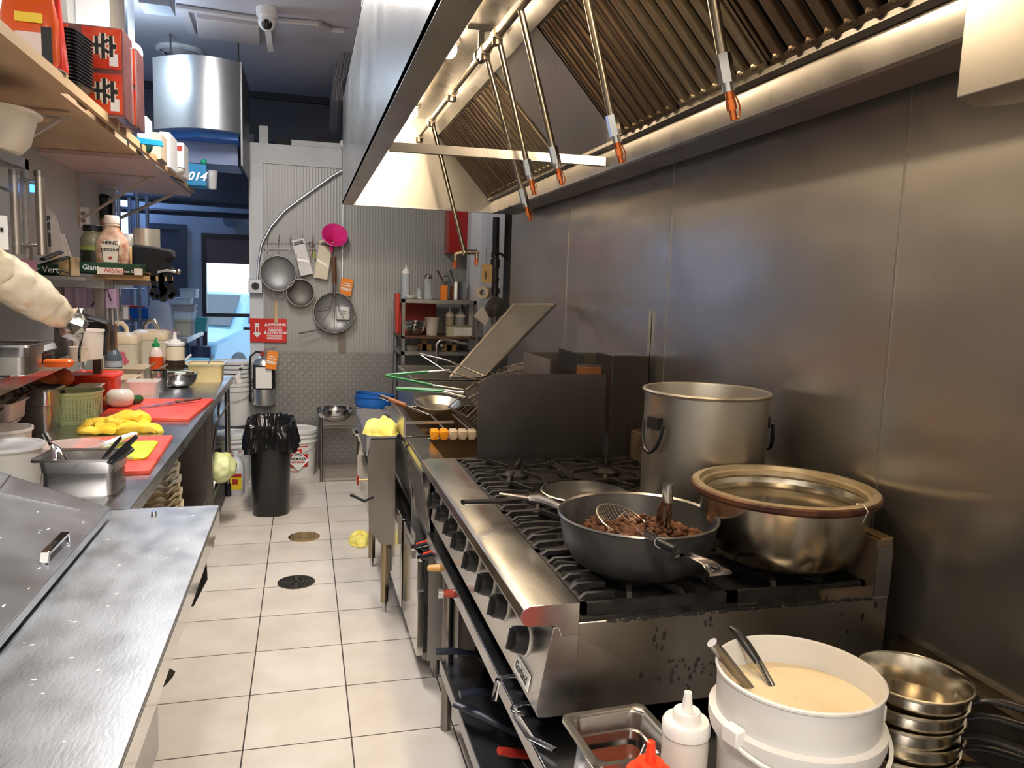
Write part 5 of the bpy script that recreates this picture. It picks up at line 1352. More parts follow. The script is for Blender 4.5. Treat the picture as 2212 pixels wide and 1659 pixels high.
f = thing('funnel', 'bright pink plastic funnel hanging on the cold room wall', 'funnel', tuple(P(723, 508, Y=6.74)), world=True)
c = P(723, 508, Y=6.70)
MB().lathe([(.105, 0), (.108, .004), (.102, .006), (.098, .0), (.02, -.10), (.014, -.16), (.011, -.16), (.016, -.10), (.093, -.004)], 40, T(*c) @ RX(math.radians(64)) @ RY(.1)).build('cone', pinkm, f)
MB().lathe([(.012, 0), (.017, .05), (.02, .06)], 16, T(*P(716, 545, Y=6.73))).build('spout', pinkm, f)

# ---------------------------------------------------------------- corner: steel shelf, red cylinder box, gas pipe
a, b = P(970, 462, Y=6.7), P(1045, 546, Y=6.7)
t = thing('red_cabinet', 'red metal cylinder box on the wall below the hood end', 'cabinet', (1.4, 6.7, a.z), world=True)
MB().bb((P(970, 505, Y=6.62).x, 6.62, P(1005, 548, Y=6.62).z), (P(1040, 505, Y=6.62).x, 6.84, 2.6)).build('box', red_enamel, t, bevel=.006)
MB().bb((P(1008, 520, Y=6.62).x, 6.615, 1.98), (P(1010, 520, Y=6.62).x, 6.62, 2.15)).build('seam_highlight', red_enamel, t)
tag(MB().cyl(P(1036, 460, Y=6.5), P(1034, 552, Y=6.5), .010).build('conduit', grease_pipe), 'thin pipe running up beside the red cylinder box', 'conduit')
cs = thing('corner_shelf', 'grey steel angle shelf unit full of kitchen odds in the far corner', 'shelf', (1.05, 6.3, 0), world=True)
def CX(x, Y=6.1): return P(x, 650, Y=Y).x
sx0, sx1, sy0, sy1 = P(868, 650, Y=6.2).x, P(1024, 650, Y=6.2).x, 6.2, 6.75
zt, zm, zb_ = P(950, 648, Y=6.2).z, P(950, 728, Y=6.2).z, P(950, 760, Y=6.2).z
ang = mat('grey angle steel', (.30, .30, .30), .45, .8)
for x in (sx0, sx1):
    for y in (sy0, sy1):
        MB().bb((x, y, .0), (x + .028, y + .004, zt + .0)).bb((x, y, 0), (x + .004, y + .028, zt)).build('upright', ang, cs)
for z, m_ in ((zt, ang), (zm, wood_dk), (zb_, ang)):
    MB().bb((sx0, sy0, z - .03 if m_ is ang else z - .015), (sx1 + .02, sy1, z)).build('shelf_board', m_, cs)
for x in (917, 971):
    q = P(x, 740, Y=6.35)
    MB().bb((q.x - .02, 6.35, zb_), (q.x + .02, 6.40, zm - .015)).bb((q.x - .06, 6.35, zb_), (q.x + .06, 6.42, zb_ + .05)).build('wooden_prop', card, cs)
def on(z, x, Y=6.4): return P(x, 640, Y=Y).x
# top shelf
squeeze('tall clear squeeze bottle on the top corner shelf', (on(zt, 877), 6.42, zt), .21, .034, mat('pale blue plastic', (.50, .56, .60), .3, alpha=.85), white_p, name='squeeze_bottle', tip=.03)
t = thing('glass_bottle', 'clear glass shaker with a steel lid on the top corner shelf', 'shaker', (on(zt, 925), 6.42, zt))
MB().lathe([(.001, 0), (.035, 0), (.037, .01), (.03, .10), (.032, .17), (.03, .18)], 24).build('body', mat('thin glass', (.7, .75, .75), .05, alpha=.35), t)
MB().lathe([(.034, .17), (.036, .175), (.036, .20), (.028, .21), (.001, .21)], 24).build('lid', chrome, t)
tag(MB().cyl((on(zt, 905), 6.4, zt), (on(zt, 905), 6.4, zt + .09), .028, .012, 20).build('glass_stopper', mat('thin glass', (.7, .75, .75))), 'small clear glass between the bottle and the shaker', 'glass')
tag(bowl('', (on(zt, 885), 6.33, zt), .05, .025, white_p, 'plastic_saucer'), 'white plastic saucer at the foot of the tall clear bottle', 'saucer') 
tag(MB().bb((on(zt, 948), 6.28, zt), (on(zt, 961), 6.34, zt + .12)).build('spice_box', orange, bevel=.002), 'slim orange box in front of the steel utensil pot', 'box')
t = thing('utensil_pot', 'steel pot full of utensils on the top corner shelf', 'pot', (on(zt, 986), 6.42, zt))
MB().lathe([(.001, 0), (.088, 0), (.092, .005), (.092, .145), (.096, .147), (.096, .152), (.089, .15), (.088, .01), (.001, .008)], 36).build('body', steel_p, t)
tag(MB().tube([(on(zt, 965), 6.42, zt + .10), (on(zt, 945), 6.42, zt + .24)], [.008, .022], 10, flat=.4).build('spatula', wood_dk), 'dark wooden spatula standing in the steel utensil pot', 'spatula')
tag(MB().tube([(on(zt, 975), 6.40, zt + .10), (on(zt, 968), 6.40, zt + .20), (on(zt, 958), 6.40, zt + .21)], [.008, .01, .026], 10).build('ladle', chrome), 'chrome ladle standing in the steel utensil pot', 'ladle')
tag(MB().tube([(on(zt, 985), 6.42, zt + .10), (on(zt, 972), 6.42, zt + .25)], [.012, .024], 10, flat=.4).build('spatula', steel_dk), 'steel turner standing in the steel utensil pot', 'turner')
tag(MB().tube([(on(zt, 990), 6.44, zt + .10), (on(zt, 976), 6.44, zt + .19)], .012, 8).build('peeler', white_p), 'white handled utensil standing in the steel utensil pot', 'utensil')
# middle shelf
t = bowl('dark steel bowl on the middle corner shelf', (on(zm, 898), 6.42, zm), .085, .085, chrome)
bowl('second steel bowl nested in the dark steel bowl', (on(zm, 900), 6.42, zm + .035), .088, .08, steel_p, group=None)
t = thing('plastic_pitcher', 'frosted plastic container on the middle corner shelf', 'container', (on(zm, 935), 6.42, zm))
MB().lathe([(.001, 0), (.045, 0), (.062, .15), (.066, .152), (.060, .15), (.043, .006), (.001, .004)], 28).build('body', frost_p, t)
squeeze('squeeze bottle half full of yellow oil on the middle corner shelf', (on(zm, 975), 6.46, zm), .165, .036, mat('pale bottle', (.70, .68, .55), .3, alpha=.6), white_p, fill=mat('yellow oil', (.62, .48, .06), .2), fh=.62)
t = squeeze('pump bottle of pale liquid beside the yellow oil bottle', (on(zm, 998), 6.46, zm), .16, .042, mat('pale blue plastic', (.5, .56, .6)), white_p, name='pump_bottle')
MB().cyl((0, 0, .23), (0, 0, .27), .005).bb((-.03, -.006, .265), (.01, .006, .275)).build('pump', white_p, t)
t = thing('tub', 'clear tub with a white label under the yellow oil bottle', 'tub', (on(zm, 988), 6.32, zm))
MB().rr([(.10, .05, .02, 0), (.11, .055, .02, .085), (.115, .06, .02, .09)], 5).build('body', mat('pale yellow tub', (.62, .60, .42), .3, alpha=.85), t)
MB().bb((-.05, -.058, .01), (.10, -.056, .075)).build('label', paper, t)
tag(MB().rr([(.012, .05, .01, 0), (.02, .05, .01, .30), (.012, .05, .01, .31)], 4, M=T(P(858, 680, Y=6.15).x, 6.15, P(858, 718, Y=6.15).z)).build('cutting_board', red_d), 'dark red plastic board hung on the side of the corner shelf', 'cutting board')
tag(MB().bb((sx0 + .03, 6.70, zm), (sx0 + .36, 6.72, zm + .26)).build('red_board', red_d, bevel=.004), 'dark red board standing at the back of the middle corner shelf', 'cutting board')
t = thing('foil_tray', 'white foil tray of scraps on the lowest corner shelf', 'tray', (on(zb_, 888), 6.32, zb_))
MB().rr([(.05, .04, .015, 0), (.07, .055, .015, .04), (.075, .06, .015, .042), (.066, .05, .015, .04), (.045, .035, .01, .004)], 4).build('body', alu, t)
# tap and sink
t = thing('tap', 'chrome swan-neck tap below the corner shelf', 'tap', tuple(P(945, 755, Y=5.9)), world=True)
MB().tube([P(x, y, Y=5.9) for x, y in ((944, 756), (943, 744), (950, 736), (962, 734), (985, 738), (1012, 745))], .011, 10).build('spout', chrome, t)
MB().sphere(tuple(P(955, 748, Y=5.88)), .022, 12, 8).build('valve', steel_dk, t)
a = P(944, 756, Y=5.9); MB().cyl((a.x, a.y, .992), a, .013).build('stem', chrome, t)
sk = thing('sink', 'stainless sink unit behind the fryers', 'sink', (1.0, 5.5, 0), world=True)
s0 = P(855, 775, Y=5.95); s1 = P(890, 800, Y=5.2); zs = .98
MB().bb((.72, 5.15, .0), (.735, 6.05, zs)).bb((.735, 5.15, 0), (1.39, 5.165, zs)).bb((.735, 6.035, 0), (1.39, 6.05, zs)).build('cabinet', mat('sink steel', (.36, .35, .34), .35, .9), sk)
MB().tube([(.72, 5.15, zs), (1.38, 5.15, zs), (1.38, 6.05, zs), (.72, 6.05, zs)], .012, 8, True).build('rolled_edge', steel_p, sk)
MB().bb((.735, 5.165, zs - .2), (1.38, 6.035, zs - .19)).build('basin_floor', steel_dk, sk)
# gas riser with valve, tag and meter-like regulator
g = thing('gas_pipe', 'black gas riser with regulator and valve in the far corner', 'pipe', tuple(P(1068, 700, Y=5.7)), world=True)
gy_ = 5.75
MB().cyl(P(1072, 470, Y=gy_), P(1069, 640, Y=gy_), .026, seg=18).build('riser', bk_matte, g)
for y0_, y1_, rr_ in ((560, 580, .036), (545, 556, .031), (622, 634, .036), (600, 606, .032)):
    MB().cyl(P(1070, y0_, Y=gy_), P(1069, y1_, Y=gy_), rr_, seg=12).build('union', black_metal, g)
MB().tube([P(1072, 545, Y=gy_ - .04), P(1085, 550, Y=gy_ - .06), P(1098, 562, Y=gy_ - .05)], [.012, .010, .012], 8).sphere(tuple(P(1072, 545, Y=gy_ - .04)), .024, 10, 8).build('valve_lever', iron, g)
c = P(1070, 665, Y=gy_ - .02)
m_ = mat('grey cast regulator', (.20, .18, .16), .5, .6, (.12, .11, .10), 20)
MB().lathe([(.001, -.03), (.05, -.03), (.085, -.012), (.085, .012), (.05, .03), (.001, .035)], 24, T(*c) @ RX(PI / 2 + .3) @ RY(.3)).sphere(tuple(c), .05, 14, 10, (1, 1, 1.2), .3).build('regulator', m_, g)
MB().cyl(P(1069, 640, Y=gy_), P(1069, 700, Y=gy_), .03, seg=12).build('lower_nipple', m_, g)
t = thing('hanging_tag', 'worn tan card tag hanging beside the gas riser', 'tag', tuple(P(1052, 592, Y=gy_ - .08)), world=True)
a, b = P(1041, 571, Y=gy_ - .08), P(1063, 612, Y=gy_ - .08)
MB().bb((a.x, a.y, b.z), (b.x, a.y + .003, a.z)).build('card', mat('tan card', (.66, .46, .20), .6), t, bevel=.004)
MB().bb((a.x + .028, a.y - .001, b.z + .03), (a.x + .036, a.y, a.z - .05)).build('mark', bk_matte, t)
MB().tube([P(1052, 573, Y=gy_ - .08), P(1050, 560, Y=gy_ - .05), P(1051, 532, Y=gy_)], .0015, 4).build('string', wire_dk, t)
t = thing('paper_roll', 'small roll of tan tape hanging by the gas riser', 'roll', tuple(P(1045, 632, Y=gy_ - .1)), world=True)
c = P(1045, 632, Y=gy_ - .1)
MB().lathe([(.022, -.04), (.048, -.04), (.048, .04), (.022, .04), (.022, -.04)], 28, T(*c) @ RZ(-.5) @ RX(PI / 2)).build('roll', mat('tan roll', (.60, .50, .38), .6), t)
t = thing('plastic_bag', 'small clear plastic bag hanging under the gas regulator', 'bag', tuple(P(1040, 680, Y=gy_ - .2)), world=True)
MB().slab([P(1024, 683, Y=5.5), P(1044, 660, Y=5.5), P(1058, 688, Y=5.5), P(1050, 705, Y=5.5)], (0, .03, 0)).build('body', frost_p, t, bevel=.006)
# ================================================================ left side: refrigerated prep table in the foreground
CZ = .90
ft = thing('prep_fridge', 'stainless refrigerated prep table with a sloping lid in the left foreground', 'prep table', (-.75, 1.3, 0), world=True)
FX1 = -.258
MB().bb((XL + .01, -.6, CZ - .012), (FX1, 2.51, CZ)).build('table_top', mat('scuffed steel worktop', (.47, .49, .52), .40, 1, (.40, .42, .45), 14, vstretch=(1, .6, 1), rvar=.12, bump=.35, bs=50, bstretch=(3, 1, 1)), ft, bevel=.002)
MB().bb((FX1 - .014, -.6, CZ - .065), (FX1, 2.51, CZ - .012)).build('front_edge', mat('mirror stainless door', (.62, .61, .59)), ft)
MB().bb((XL + .01, -.6, .10), (-.46, 2.49, CZ - .02)).build('cabinet', mat('fridge cabinet steel', (.45, .45, .45), .3, 1), ft)
for y0 in (-.55, .45, 1.47):
    dd = MB().bb((-.46, y0, .14), (-.44, y0 + .98, CZ - .08)).build('door', mat('fridge cabinet steel', (.45, .45, .45)), ft, bevel=.003)
    pass
a = P(440, 1250, X=-.30); MB().tube([a + Vector((-.12, 0, .05)), a + Vector((0, .03, .05)), a, a + Vector((-.03, -.04, -.06)), a + Vector((-.14, -.04, -.07))], .012, 8).build('door_handle', bk_plastic, ft)
a = P(362, 1450, X=-.29); MB().tube([a + Vector((-.15, 0, .0)), a + Vector((-.02, 0, .0)), a + Vector((0, 0, -.02))], .022, 12).build('door_handle', bk_plastic, ft)
for x in (-.5, -1.2):
    for y in (-.4, 2.35):
        MB().cyl((x, y, 0), (x, y, .1), .03).build('leg', bk_plastic, ft)
# sloping lid with a crease and a bright handle
c0, c1 = P(232, 1100, Z=.925), Vector((-.545, -.4, .925))
k0, k1 = P(232, 1100, Z=.925) + Vector((-.012, -.10, .0)), Vector((-.60, -.4, .93))
ld = [P(233, 1100, Z=.925), P(109, 1043, Z=1.005), P(0, 1002, Z=1.05), Vector((-1.2, 2.45, 1.16)), Vector((-1.2, -.4, 1.16)), Vector((-.548, -.4, .925))]
lid = MB()
A = P(233, 1100, Z=.925); B = P(-60, 1465, Z=.925); C = P(109, 1043, Z=1.02); D = P(187, 1117, Z=.955)
sl = (1.20 - .935) / .65
def lidz(x): return .935 + max(0, (-.548 - x)) * sl
Y1l = 2.41
lid.slab([(-.548, Y1l, .935), (-.548, -.4, .935), (-1.22, -.4, lidz(-1.22)), (-1.22, Y1l, lidz(-1.22))], (0, 0, -.006))
lid.slab([(-.548, Y1l, .930), (-.548, Y1l, .925), (-1.22, Y1l, .905), (-1.22, Y1l, lidz(-1.22))], (0, .004, 0))
lid.slab([(-.548, Y1l, .935), (-.548, -.4, .935), (-.548, -.4, .912), (-.548, Y1l, .912)], (.004, 0, 0))
lo = lid.build('lid', mat('smeared steel lid', (.56, .58, .62), .32, 1, (.44, .46, .50), 7, rvar=.1, bump=.3, bs=40), ft, bevel=.002)
MB().tube([(-.60, Y1l - .10, lidz(-.60) + .001), (-.78, Y1l - .16, lidz(-.78) + .001), (-.80, Y1l, lidz(-.8) + .002)], .002, 4).build('crease', steel_p, lo)
a, b = P(92, 1208, Z=.985), P(140, 1155, Z=.985)
a.z = lidz(a.x) + .03; b.z = lidz(b.x) + .03
def onlid(x, y, h):
    z = 1.0
    for _ in range(12): q = P(x, y, Z=z); z = lidz(q.x) + h
    return q
a, b = onlid(97, 1196, .018), onlid(140, 1153, .018)
MB().tube([Vector((a.x, a.y - .01, lidz(a.x) - .002)), a, b, Vector((b.x, b.y + .01, lidz(b.x) - .002))], .014, 4, flat=.5).build('lid_handle', chrome, lo, bevel=.002, smooth=False)
# hard specks and food smears on the lid and top
mb = MB(); rnd = random.Random(21)
for i in range(70):
    x = rnd.uniform(-.95, -.56); y = rnd.uniform(1.2, 2.35)
    mb.sphere((x, y, lidz(x) + .0005), rnd.uniform(.001, .0035), 6, 4, (1, 2.2, .25), .5)
for i in range(26):
    mb.sphere((rnd.uniform(-.52, -.28), rnd.uniform(1.2, 2.45), CZ + .0003), rnd.uniform(.001, .003), 6, 4, (1.8, 1, .3), .5)
mb.build('food_specks', mat('dry specks', (.75, .74, .72), .6), ft, kind='stuff')
# small steel stud on the worktop
a = P(333, 1114, Z=CZ)
MB().cyl(a, a + Vector((0, 0, .014)), .008, .008, 14).build('steel_stud', steel_p, ft, label='short steel stud')

# ================================================================ long counter
ct = thing('work_counter', 'long stainless counter cluttered with food boards and tubs', 'counter', (-.9, 4.3, 0), world=True)
CY0, CY1, CXF = 2.50, 6.08, -.515
MB().prism([(CXF, CZ - .002), (CXF - .004, CZ), (XL + .005, CZ), (XL + .005, CZ - .015), (CXF - .02, CZ - .015), (CXF - .02, CZ - .05), (CXF, CZ - .05)], 'Y', CY0, CY1).build('worktop', mat('counter steel', (.66, .67, .69), .30, 1, (.54, .55, .57), 5, rvar=.08, bump=.15, bs=20), ct, bevel=.002)
MB().bb((XL + .01, 4.80, .08), (-.54, 4.83, CZ - .016)).bb((-.56, 4.78, .05), (-.53, 4.85, CZ - .05)).build('divider_panel', steel_dk, ct)
MB().bb((XL + .01, 2.6, .30), (-.56, 4.80, .32)).build('lower_shelf', steel_dk, ct)
MB().bb((XL + .01, 4.85, .27), (-.55, 5.98, .285)).bb((-.56, 4.85, .23), (-.55, 5.98, .285)).build('end_shelf', mat('greenish shelf', (.22, .24, .12), .4, .6), ct)
for x, y in ((-.55, 5.98), (-1.2, 5.98), (-.56, 2.6)):
    l = MB().cyl((x, y, .10), (x, y, CZ - .015), .019).build('leg', steel, ct)
    MB().cyl((x, y, 0), (x, y, .10), .024, .026, 14).build('foot', bk_plastic, l)
MB().tube([(-.56, 5.0, .44), (-.56, 5.55, .78)], .01, 6).build('brace', steel, ct)
MB().bb((-.60, 4.9, .70), (-.535, 5.95, .72)).build('under_rail', steel, ct)
MB().bb((-1.29, 2.55, CZ), (-1.285, CY1, 1.0)).build('upstand', steel_dk, ct)
tag(MB().rr([(.15, .10, .03, .0), (.16, .11, .03, .15)], 4, M=T(-.74, 5.45, .55)).build('tan_tub', mat('tan tub plastic', (.52, .42, .30), .45)), 'tan tub hanging under the far end of the counter', 'tub')
# cabbage and wrapped onion on the end shelf
a = P(480, 1062, Y=5.2)
t = thing('cabbage', 'pale green cabbage on the shelf under the counter end', 'cabbage', (a.x - .02, 5.25, .39))
MB().sphere((0, 0, 0), .105, 56, 36, (1, 1.05, .95), .14).build('head', mat('cabbage leaf', (.56, .62, .22), .5, 0, (.72, .76, .42), 5, vstretch=(1, 1, .4), bump=.6, bs=12), t)
a = P(462, 1085, Y=5.0)
t = thing('paper_parcel', 'white crumpled parcel beside the cabbage', 'parcel', (a.x - .05, 4.98, .335))
MB().sphere((0, 0, 0), .055, 16, 10, (1, 1, .9), .5).build('wrap', paper, t)
tag(MB().cyl((-.62, 5.55, .285), (-.62, 5.55, .46), .07, seg=20).build('dark_jar', bk_plastic, bevel=.01), 'dark jar behind the cabbage under the counter', 'jar')
# wavy white baskets stacked under the counter
for k in range(9):
    z = .47 + .030 * k
    lb = ['lowest', 'second lowest', 'third lowest', 'fourth lowest', 'middle', 'fourth highest', 'third highest', 'second highest', 'topmost'][k] + ' wavy plastic basket of the stack under the counter near the prep table'
    t = thing('plastic_basket', lb, 'basket', (-.69 + .008 * (k % 2) - .002 * k, 3.80, z), .1, 'stacked wavy baskets')
    n = 56
    def bk(u, v):
        a = 2 * PI * u
        w_ = .012 * math.sin(9 * a)
        r = (.085, .095, .125, .135)[min(3, int(v * 3 + .01))]
        zz = (0, .03, .055, .055)[min(3, int(v * 3 + .01))]
        return (r * 1.0 * math.cos(a), r * 1.2 * math.sin(a), zz + (w_ if v > .5 else 0))
    MB().grid(bk, n, 3).build('basket_shell', cream if k < 5 else white_p, t)
tag(MB().bb((-1.1, 3.5, .32), (-.57, 4.1, .468)).build('dark_container', bk_matte, bevel=.01), 'dark container under the wavy baskets below the counter', 'container')

# ---------------------------------------------------------------- things on the counter, nearest first
pan = hotel_pan('steel_insert_pan', 'deep steel insert pan holding tongs and black utensils on the near counter', (-.695, 2.745, CZ), math.radians(-4), .118, .082, .122)
t = thing('serving_tongs', 'steel tongs standing in the near insert pan', 'tongs', tuple(P(105, 935, Y=2.78)), world=True)
a = P(106, 942, Y=2.78)
for (x, y, yy) in ((118, 1000, 2.72), (148, 1000, 2.76)):
    e = P(x, y, Y=yy)
    MB().tube([a + Vector((0, 0, -.02)), a.lerp(e, .45) + Vector((.004, 0, 0)), e], [.006, .009, .008], 8, flat=.3).build('arm', steel_p, t)
MB().cyl(P(101, 934, Y=2.78), P(110, 950, Y=2.78), .0145, seg=16).build('hinge_sleeve', steel_p, t)
MB().sphere(tuple(P(118, 1003, Y=2.72)), .024, 12, 8, (1, .6, .7)).build('scoop', steel_p, t)
for i, (lb, x1, y1, x2, y2, r, fl) in enumerate((('black serrated kitchen tool standing in the near insert pan', 262, 944, 215, 1000, .019, .25), ('black handled tool in the near insert pan, rightmost and longest one', 296, 942, 232, 1000, .014, .6), ('black handled tool in the near insert pan, below the longest one', 284, 964, 240, 1003, .012, .6))):
    a, b = P(x1, y1, Y=2.70 - .03 * i), P(x2, y2, Y=2.68 - .03 * i)
    t = thing('kitchen_utensil', lb, 'utensil', tuple(b), world=True)
    MB().tube([a, a.lerp(b, .15), a.lerp(b, .6), b], [r * .8, r, r * 1.1, r * .7], 10, flat=fl).build('handle', bk_plastic, t)
t = thing('serving_spatula', 'white ended plastic spatula lying behind the near insert pan', 'spatula', tuple(P(240, 955, Z=.96)), world=True)
MB().tube([P(290, 937, Z=.95), P(262, 946, Z=.955), P(236, 956, Z=.955), P(212, 962, Z=.95)], [.016, .019, .018, .012], 10, flat=.5).build('blade', white_p, t)
MB().tube([P(238, 962, Z=.95), P(210, 966, Z=.95), P(190, 966, Z=.95)], [.022, .024, .01], 8, flat=.2).build('clear_head', mat('grey film', (.45, .45, .42), .3), t)
def board(name, label, quad, th, m_, bev=.004, z=CZ):
    o = MB().slab(quad, (0, 0, -th)).build(name, m_, bevel=bev)
    return tag(o, label, 'cutting board')
z1 = CZ + .018
q = [P(262, 1027, Z=z1), P(329, 1027, Z=z1), P(374, 951, Z=z1), P(200, 952, Z=z1)]
q = [Vector((-.86, 2.93, z1)), Vector((-.535, 2.95, z1)), Vector((-.56, 3.62, z1)), Vector((-.92, 3.60, z1))]
board('cutting_board', 'red cutting board nearest the viewer, under the lime green board', q, .0178, red_p)
z2 = z1 + .010
g_ = thing('cutting_board', 'small lime green cutting board lying on the near red board', 'cutting board', (-.69, 3.28, z1 + .0003), math.radians(2))
MB().rr([(.105, .165, .03, 0), (.107, .167, .03, .002), (.107, .167, .03, .008), (.105, .165, .03, .010)], 6).build('board', lime, g_)
MB().bb((.0, -.168, .001), (.06, -.15, .011)).build('foot_grip', mat('olive grip', (.42, .44, .12), .5), g_, label='olive corner grip')
q = [P(207, 901, Z=z1), P(409, 903, Z=z1), P(461, 861, Z=z1), P(262, 861, Z=z1)]
board('cutting_board', 'larger red cutting board with the peeled onion and knife', q, .0178, red_p)
mb = MB(); co_ = P(258, 934, Z=CZ)
for path, r_ in (([(-.16, .02, .02), (-.12, .05, .035), (-.06, .04, .04), (-.02, 0, .05), (.03, -.03, .04)], .032), ([(-.155, .0, .02), (-.14, -.045, .018), (-.07, -.06, .018), (.0, -.055, .02)], .022),
                 ([(-.06, .05, .05), (0, .08, .062), (.06, .07, .065), (.10, .04, .055), (.11, .0, .03)], .034), ([(-.05, -.02, .03), (0, .02, .055), (.05, .03, .07), (.09, .01, .06)], .030),
                 ([(.0, -.05, .022), (.05, -.03, .035), (.11, -.03, .022), (.165, -.045, .012)], .026), ([(.04, .02, .03), (.10, .0, .03), (.16, -.01, .02), (.18, -.04, .01)], .024), ([(-.1, 0, .015), (0, 0, .02), (.1, 0, .015)], .05)):
    q = []
    for i in range(len(path) - 1):
        for k in range(5): q.append(Vector(path[i]).lerp(Vector(path[i + 1]), k / 5))
    q.append(Vector(path[-1]))
    n_ = len(q)
    mb.tube([v + co_ for v in q], [r_ * (.55 + .45 * math.sin(PI * (i + 1) / (n_ + 1))) for i in range(n_)], 14, flat=.75)
for v in mb.bm.verts:
    v.co += Vector((noise.noise(v.co * 22), noise.noise(v.co * 22 + Vector((5, 0, 0))), noise.noise(v.co * 26))) * .012
    v.co.z = max(v.co.z, CZ + .001)
tag(mb.build('cleaning_cloth', yellow_c), 'bright yellow cloth crumpled between the two red boards', 'cloth')
o = P(257, 880, Z=z1)
t = thing('peeled_onion', 'big peeled white onion on the far red board', 'onion', (o.x, o.y + .03, z1))
MB().lathe([(.001, 0), (.04, .001), (.062, .018), (.070, .045), (.066, .07), (.05, .088), (.042, .091), (.001, .091)], 36).build('bulb', mat('onion flesh', (.90, .88, .78), .3, 0, (.85, .82, .68), 6, vstretch=(1, 1, .3)), t)
t = thing('carrot_piece', 'orange carrot end behind the peeled onion', 'carrot', tuple(P(226, 876, Z=z1)))
MB().sphere((.01, .03, .03), .032, 14, 10, (1, 1, .9), .2).build('piece', mat('carrot', (.85, .32, .05), .5), t)
a = P(286, 876, Z=z1)
t = thing('cucumber_piece', 'dark green cucumber end beside the peeled onion', 'cucumber', (a.x, a.y + .03, z1))
MB().cyl((-.01, 0, .026), (.03, .05, .026), .026, .022, 20).build('skin', mat('cucumber skin', (.03, .10, .03), .35), t, bevel=.008)
a, b, c = P(296, 881, Z=z1 + .004), P(380, 868, Z=z1 + .012), P(434, 860, Z=z1 + .022)
t = thing('chef_knife', 'long knife with a dark brown handle lying on the far red board', 'knife', tuple(a), world=True)
d = (b - a).normalized(); s = Vector((-d.y, d.x, 0))
MB().slab([a, a.lerp(b, .3) - s * .020, b - s * .024, b + s * .006, a.lerp(b, .3) + s * .004], (0, 0, .0018)).build('blade', steel_dk, t)
MB().tube([b, b.lerp(c, .3), b.lerp(c, .8), c], [.013, .014, .015, .012], 10, flat=.6).build('handle', wood_dk, t)

def rtub(name, label, loc, hx, hy, h, m_, rz=0, lid=None, rim=.008, taper=.88, cat='tub', group=None, r=.02):
    t = thing(name, label, cat, tuple(loc), rz, group)
    MB().rr([(hx * taper, hy * taper, r, 0), (hx * (taper + .03), hy * (taper + .03), r, .004), (hx * .97, hy * .97, r, h * .90), (hx, hy, r, h * .93), (hx + rim, hy + rim, r, h - .004), (hx + rim, hy + rim, r, h), (hx - .002, hy - .002, r, h),
             (hx * .95, hy * .95, r, h * .9), (hx * taper, hy * taper, r, .006)], 6).build('body', m_, t)
    if lid: MB().rr([(hx + rim, hy + rim, r, h), (hx + rim + .003, hy + rim + .003, r, h + .004), (hx + rim, hy + rim, r, h + .012), (hx * .9, hy * .9, r, h + .012), (hx * .88, hy * .88, r, h + .008)], 6).build('lid', lid, t)
    return t
def ctub(name, label, loc, r, h, m_, lid=None, cat='container', taper=.85, contents=None, ch=.5, group=None):
    t = thing(name, label, cat, tuple(loc), 0, group)
    MB().lathe([(.001, 0), (r * taper, 0), (r * (taper + .01), .004), (r * .97, h * .92), (r * 1.03, h * .93), (r * 1.03, h), (r * .98, h), (r * .95, h * .9), (r * taper * .98, .006), (.001, .005)], 40).build('body', m_, t)
    if lid: MB().lathe([(.001, h + .001), (r * .9, h + .001), (r * .94, h + .006), (r * 1.05, h + .006), (r * 1.06, h - .006), (r * 1.04, h - .006)], 40).build('lid', lid, t)
    if contents: 
        mb = MB(); rnd = random.Random(hash(label) % 100 if False else 11)
        for i in range(40):
            a_ = rnd.random() * 6.283; q_ = math.sqrt(rnd.random()) * r * .75
            mb.sphere((q_ * math.cos(a_), q_ * math.sin(a_), .01 + rnd.random() * h * ch), rnd.uniform(.010, .02), 7, 5, (1, rnd.uniform(.4, 1.2), .5), .8)
        o_ = mb.build('contents', contents, t); o_['kind'] = 'stuff'
    return t
lett = mat('shredded lettuce', (.50, .62, .16), .5, 0, (.80, .86, .55), 30)
ctub('deli_container', 'lidded frosted round container of shredded lettuce at the left edge', (-.955, 2.86, CZ), .105, .135, frost_p, mat('lid film', (.80, .80, .80), .3, alpha=.75), contents=lett, ch=.6)
ctub('deli_container', 'open frosted round container between the lettuce tub and the insert pan', (-.80, 3.02, CZ), .10, .105, frost_p)
ctub('deli_container', 'frosted round container behind the lettuce tub at the left edge', (-1.06, 3.12, CZ), .10, .15, frost_p)
rtub('food_bin', 'frosted rectangular bin at the left edge, stacked top one', (-1.185, 3.42, CZ + .13), .095, .10, .075, frost_p)
rtub('food_bin', 'frosted rectangular bin at the left edge, stacked lower one', (-1.19, 3.36, CZ), .085, .10, .128, frost_p)
hotel_pan('steel_insert_pan', 'tall narrow steel insert pan beside the green colander', (-1.175, 3.86, CZ), 0, .095, .09, .20, m_=steel, rim=.012)
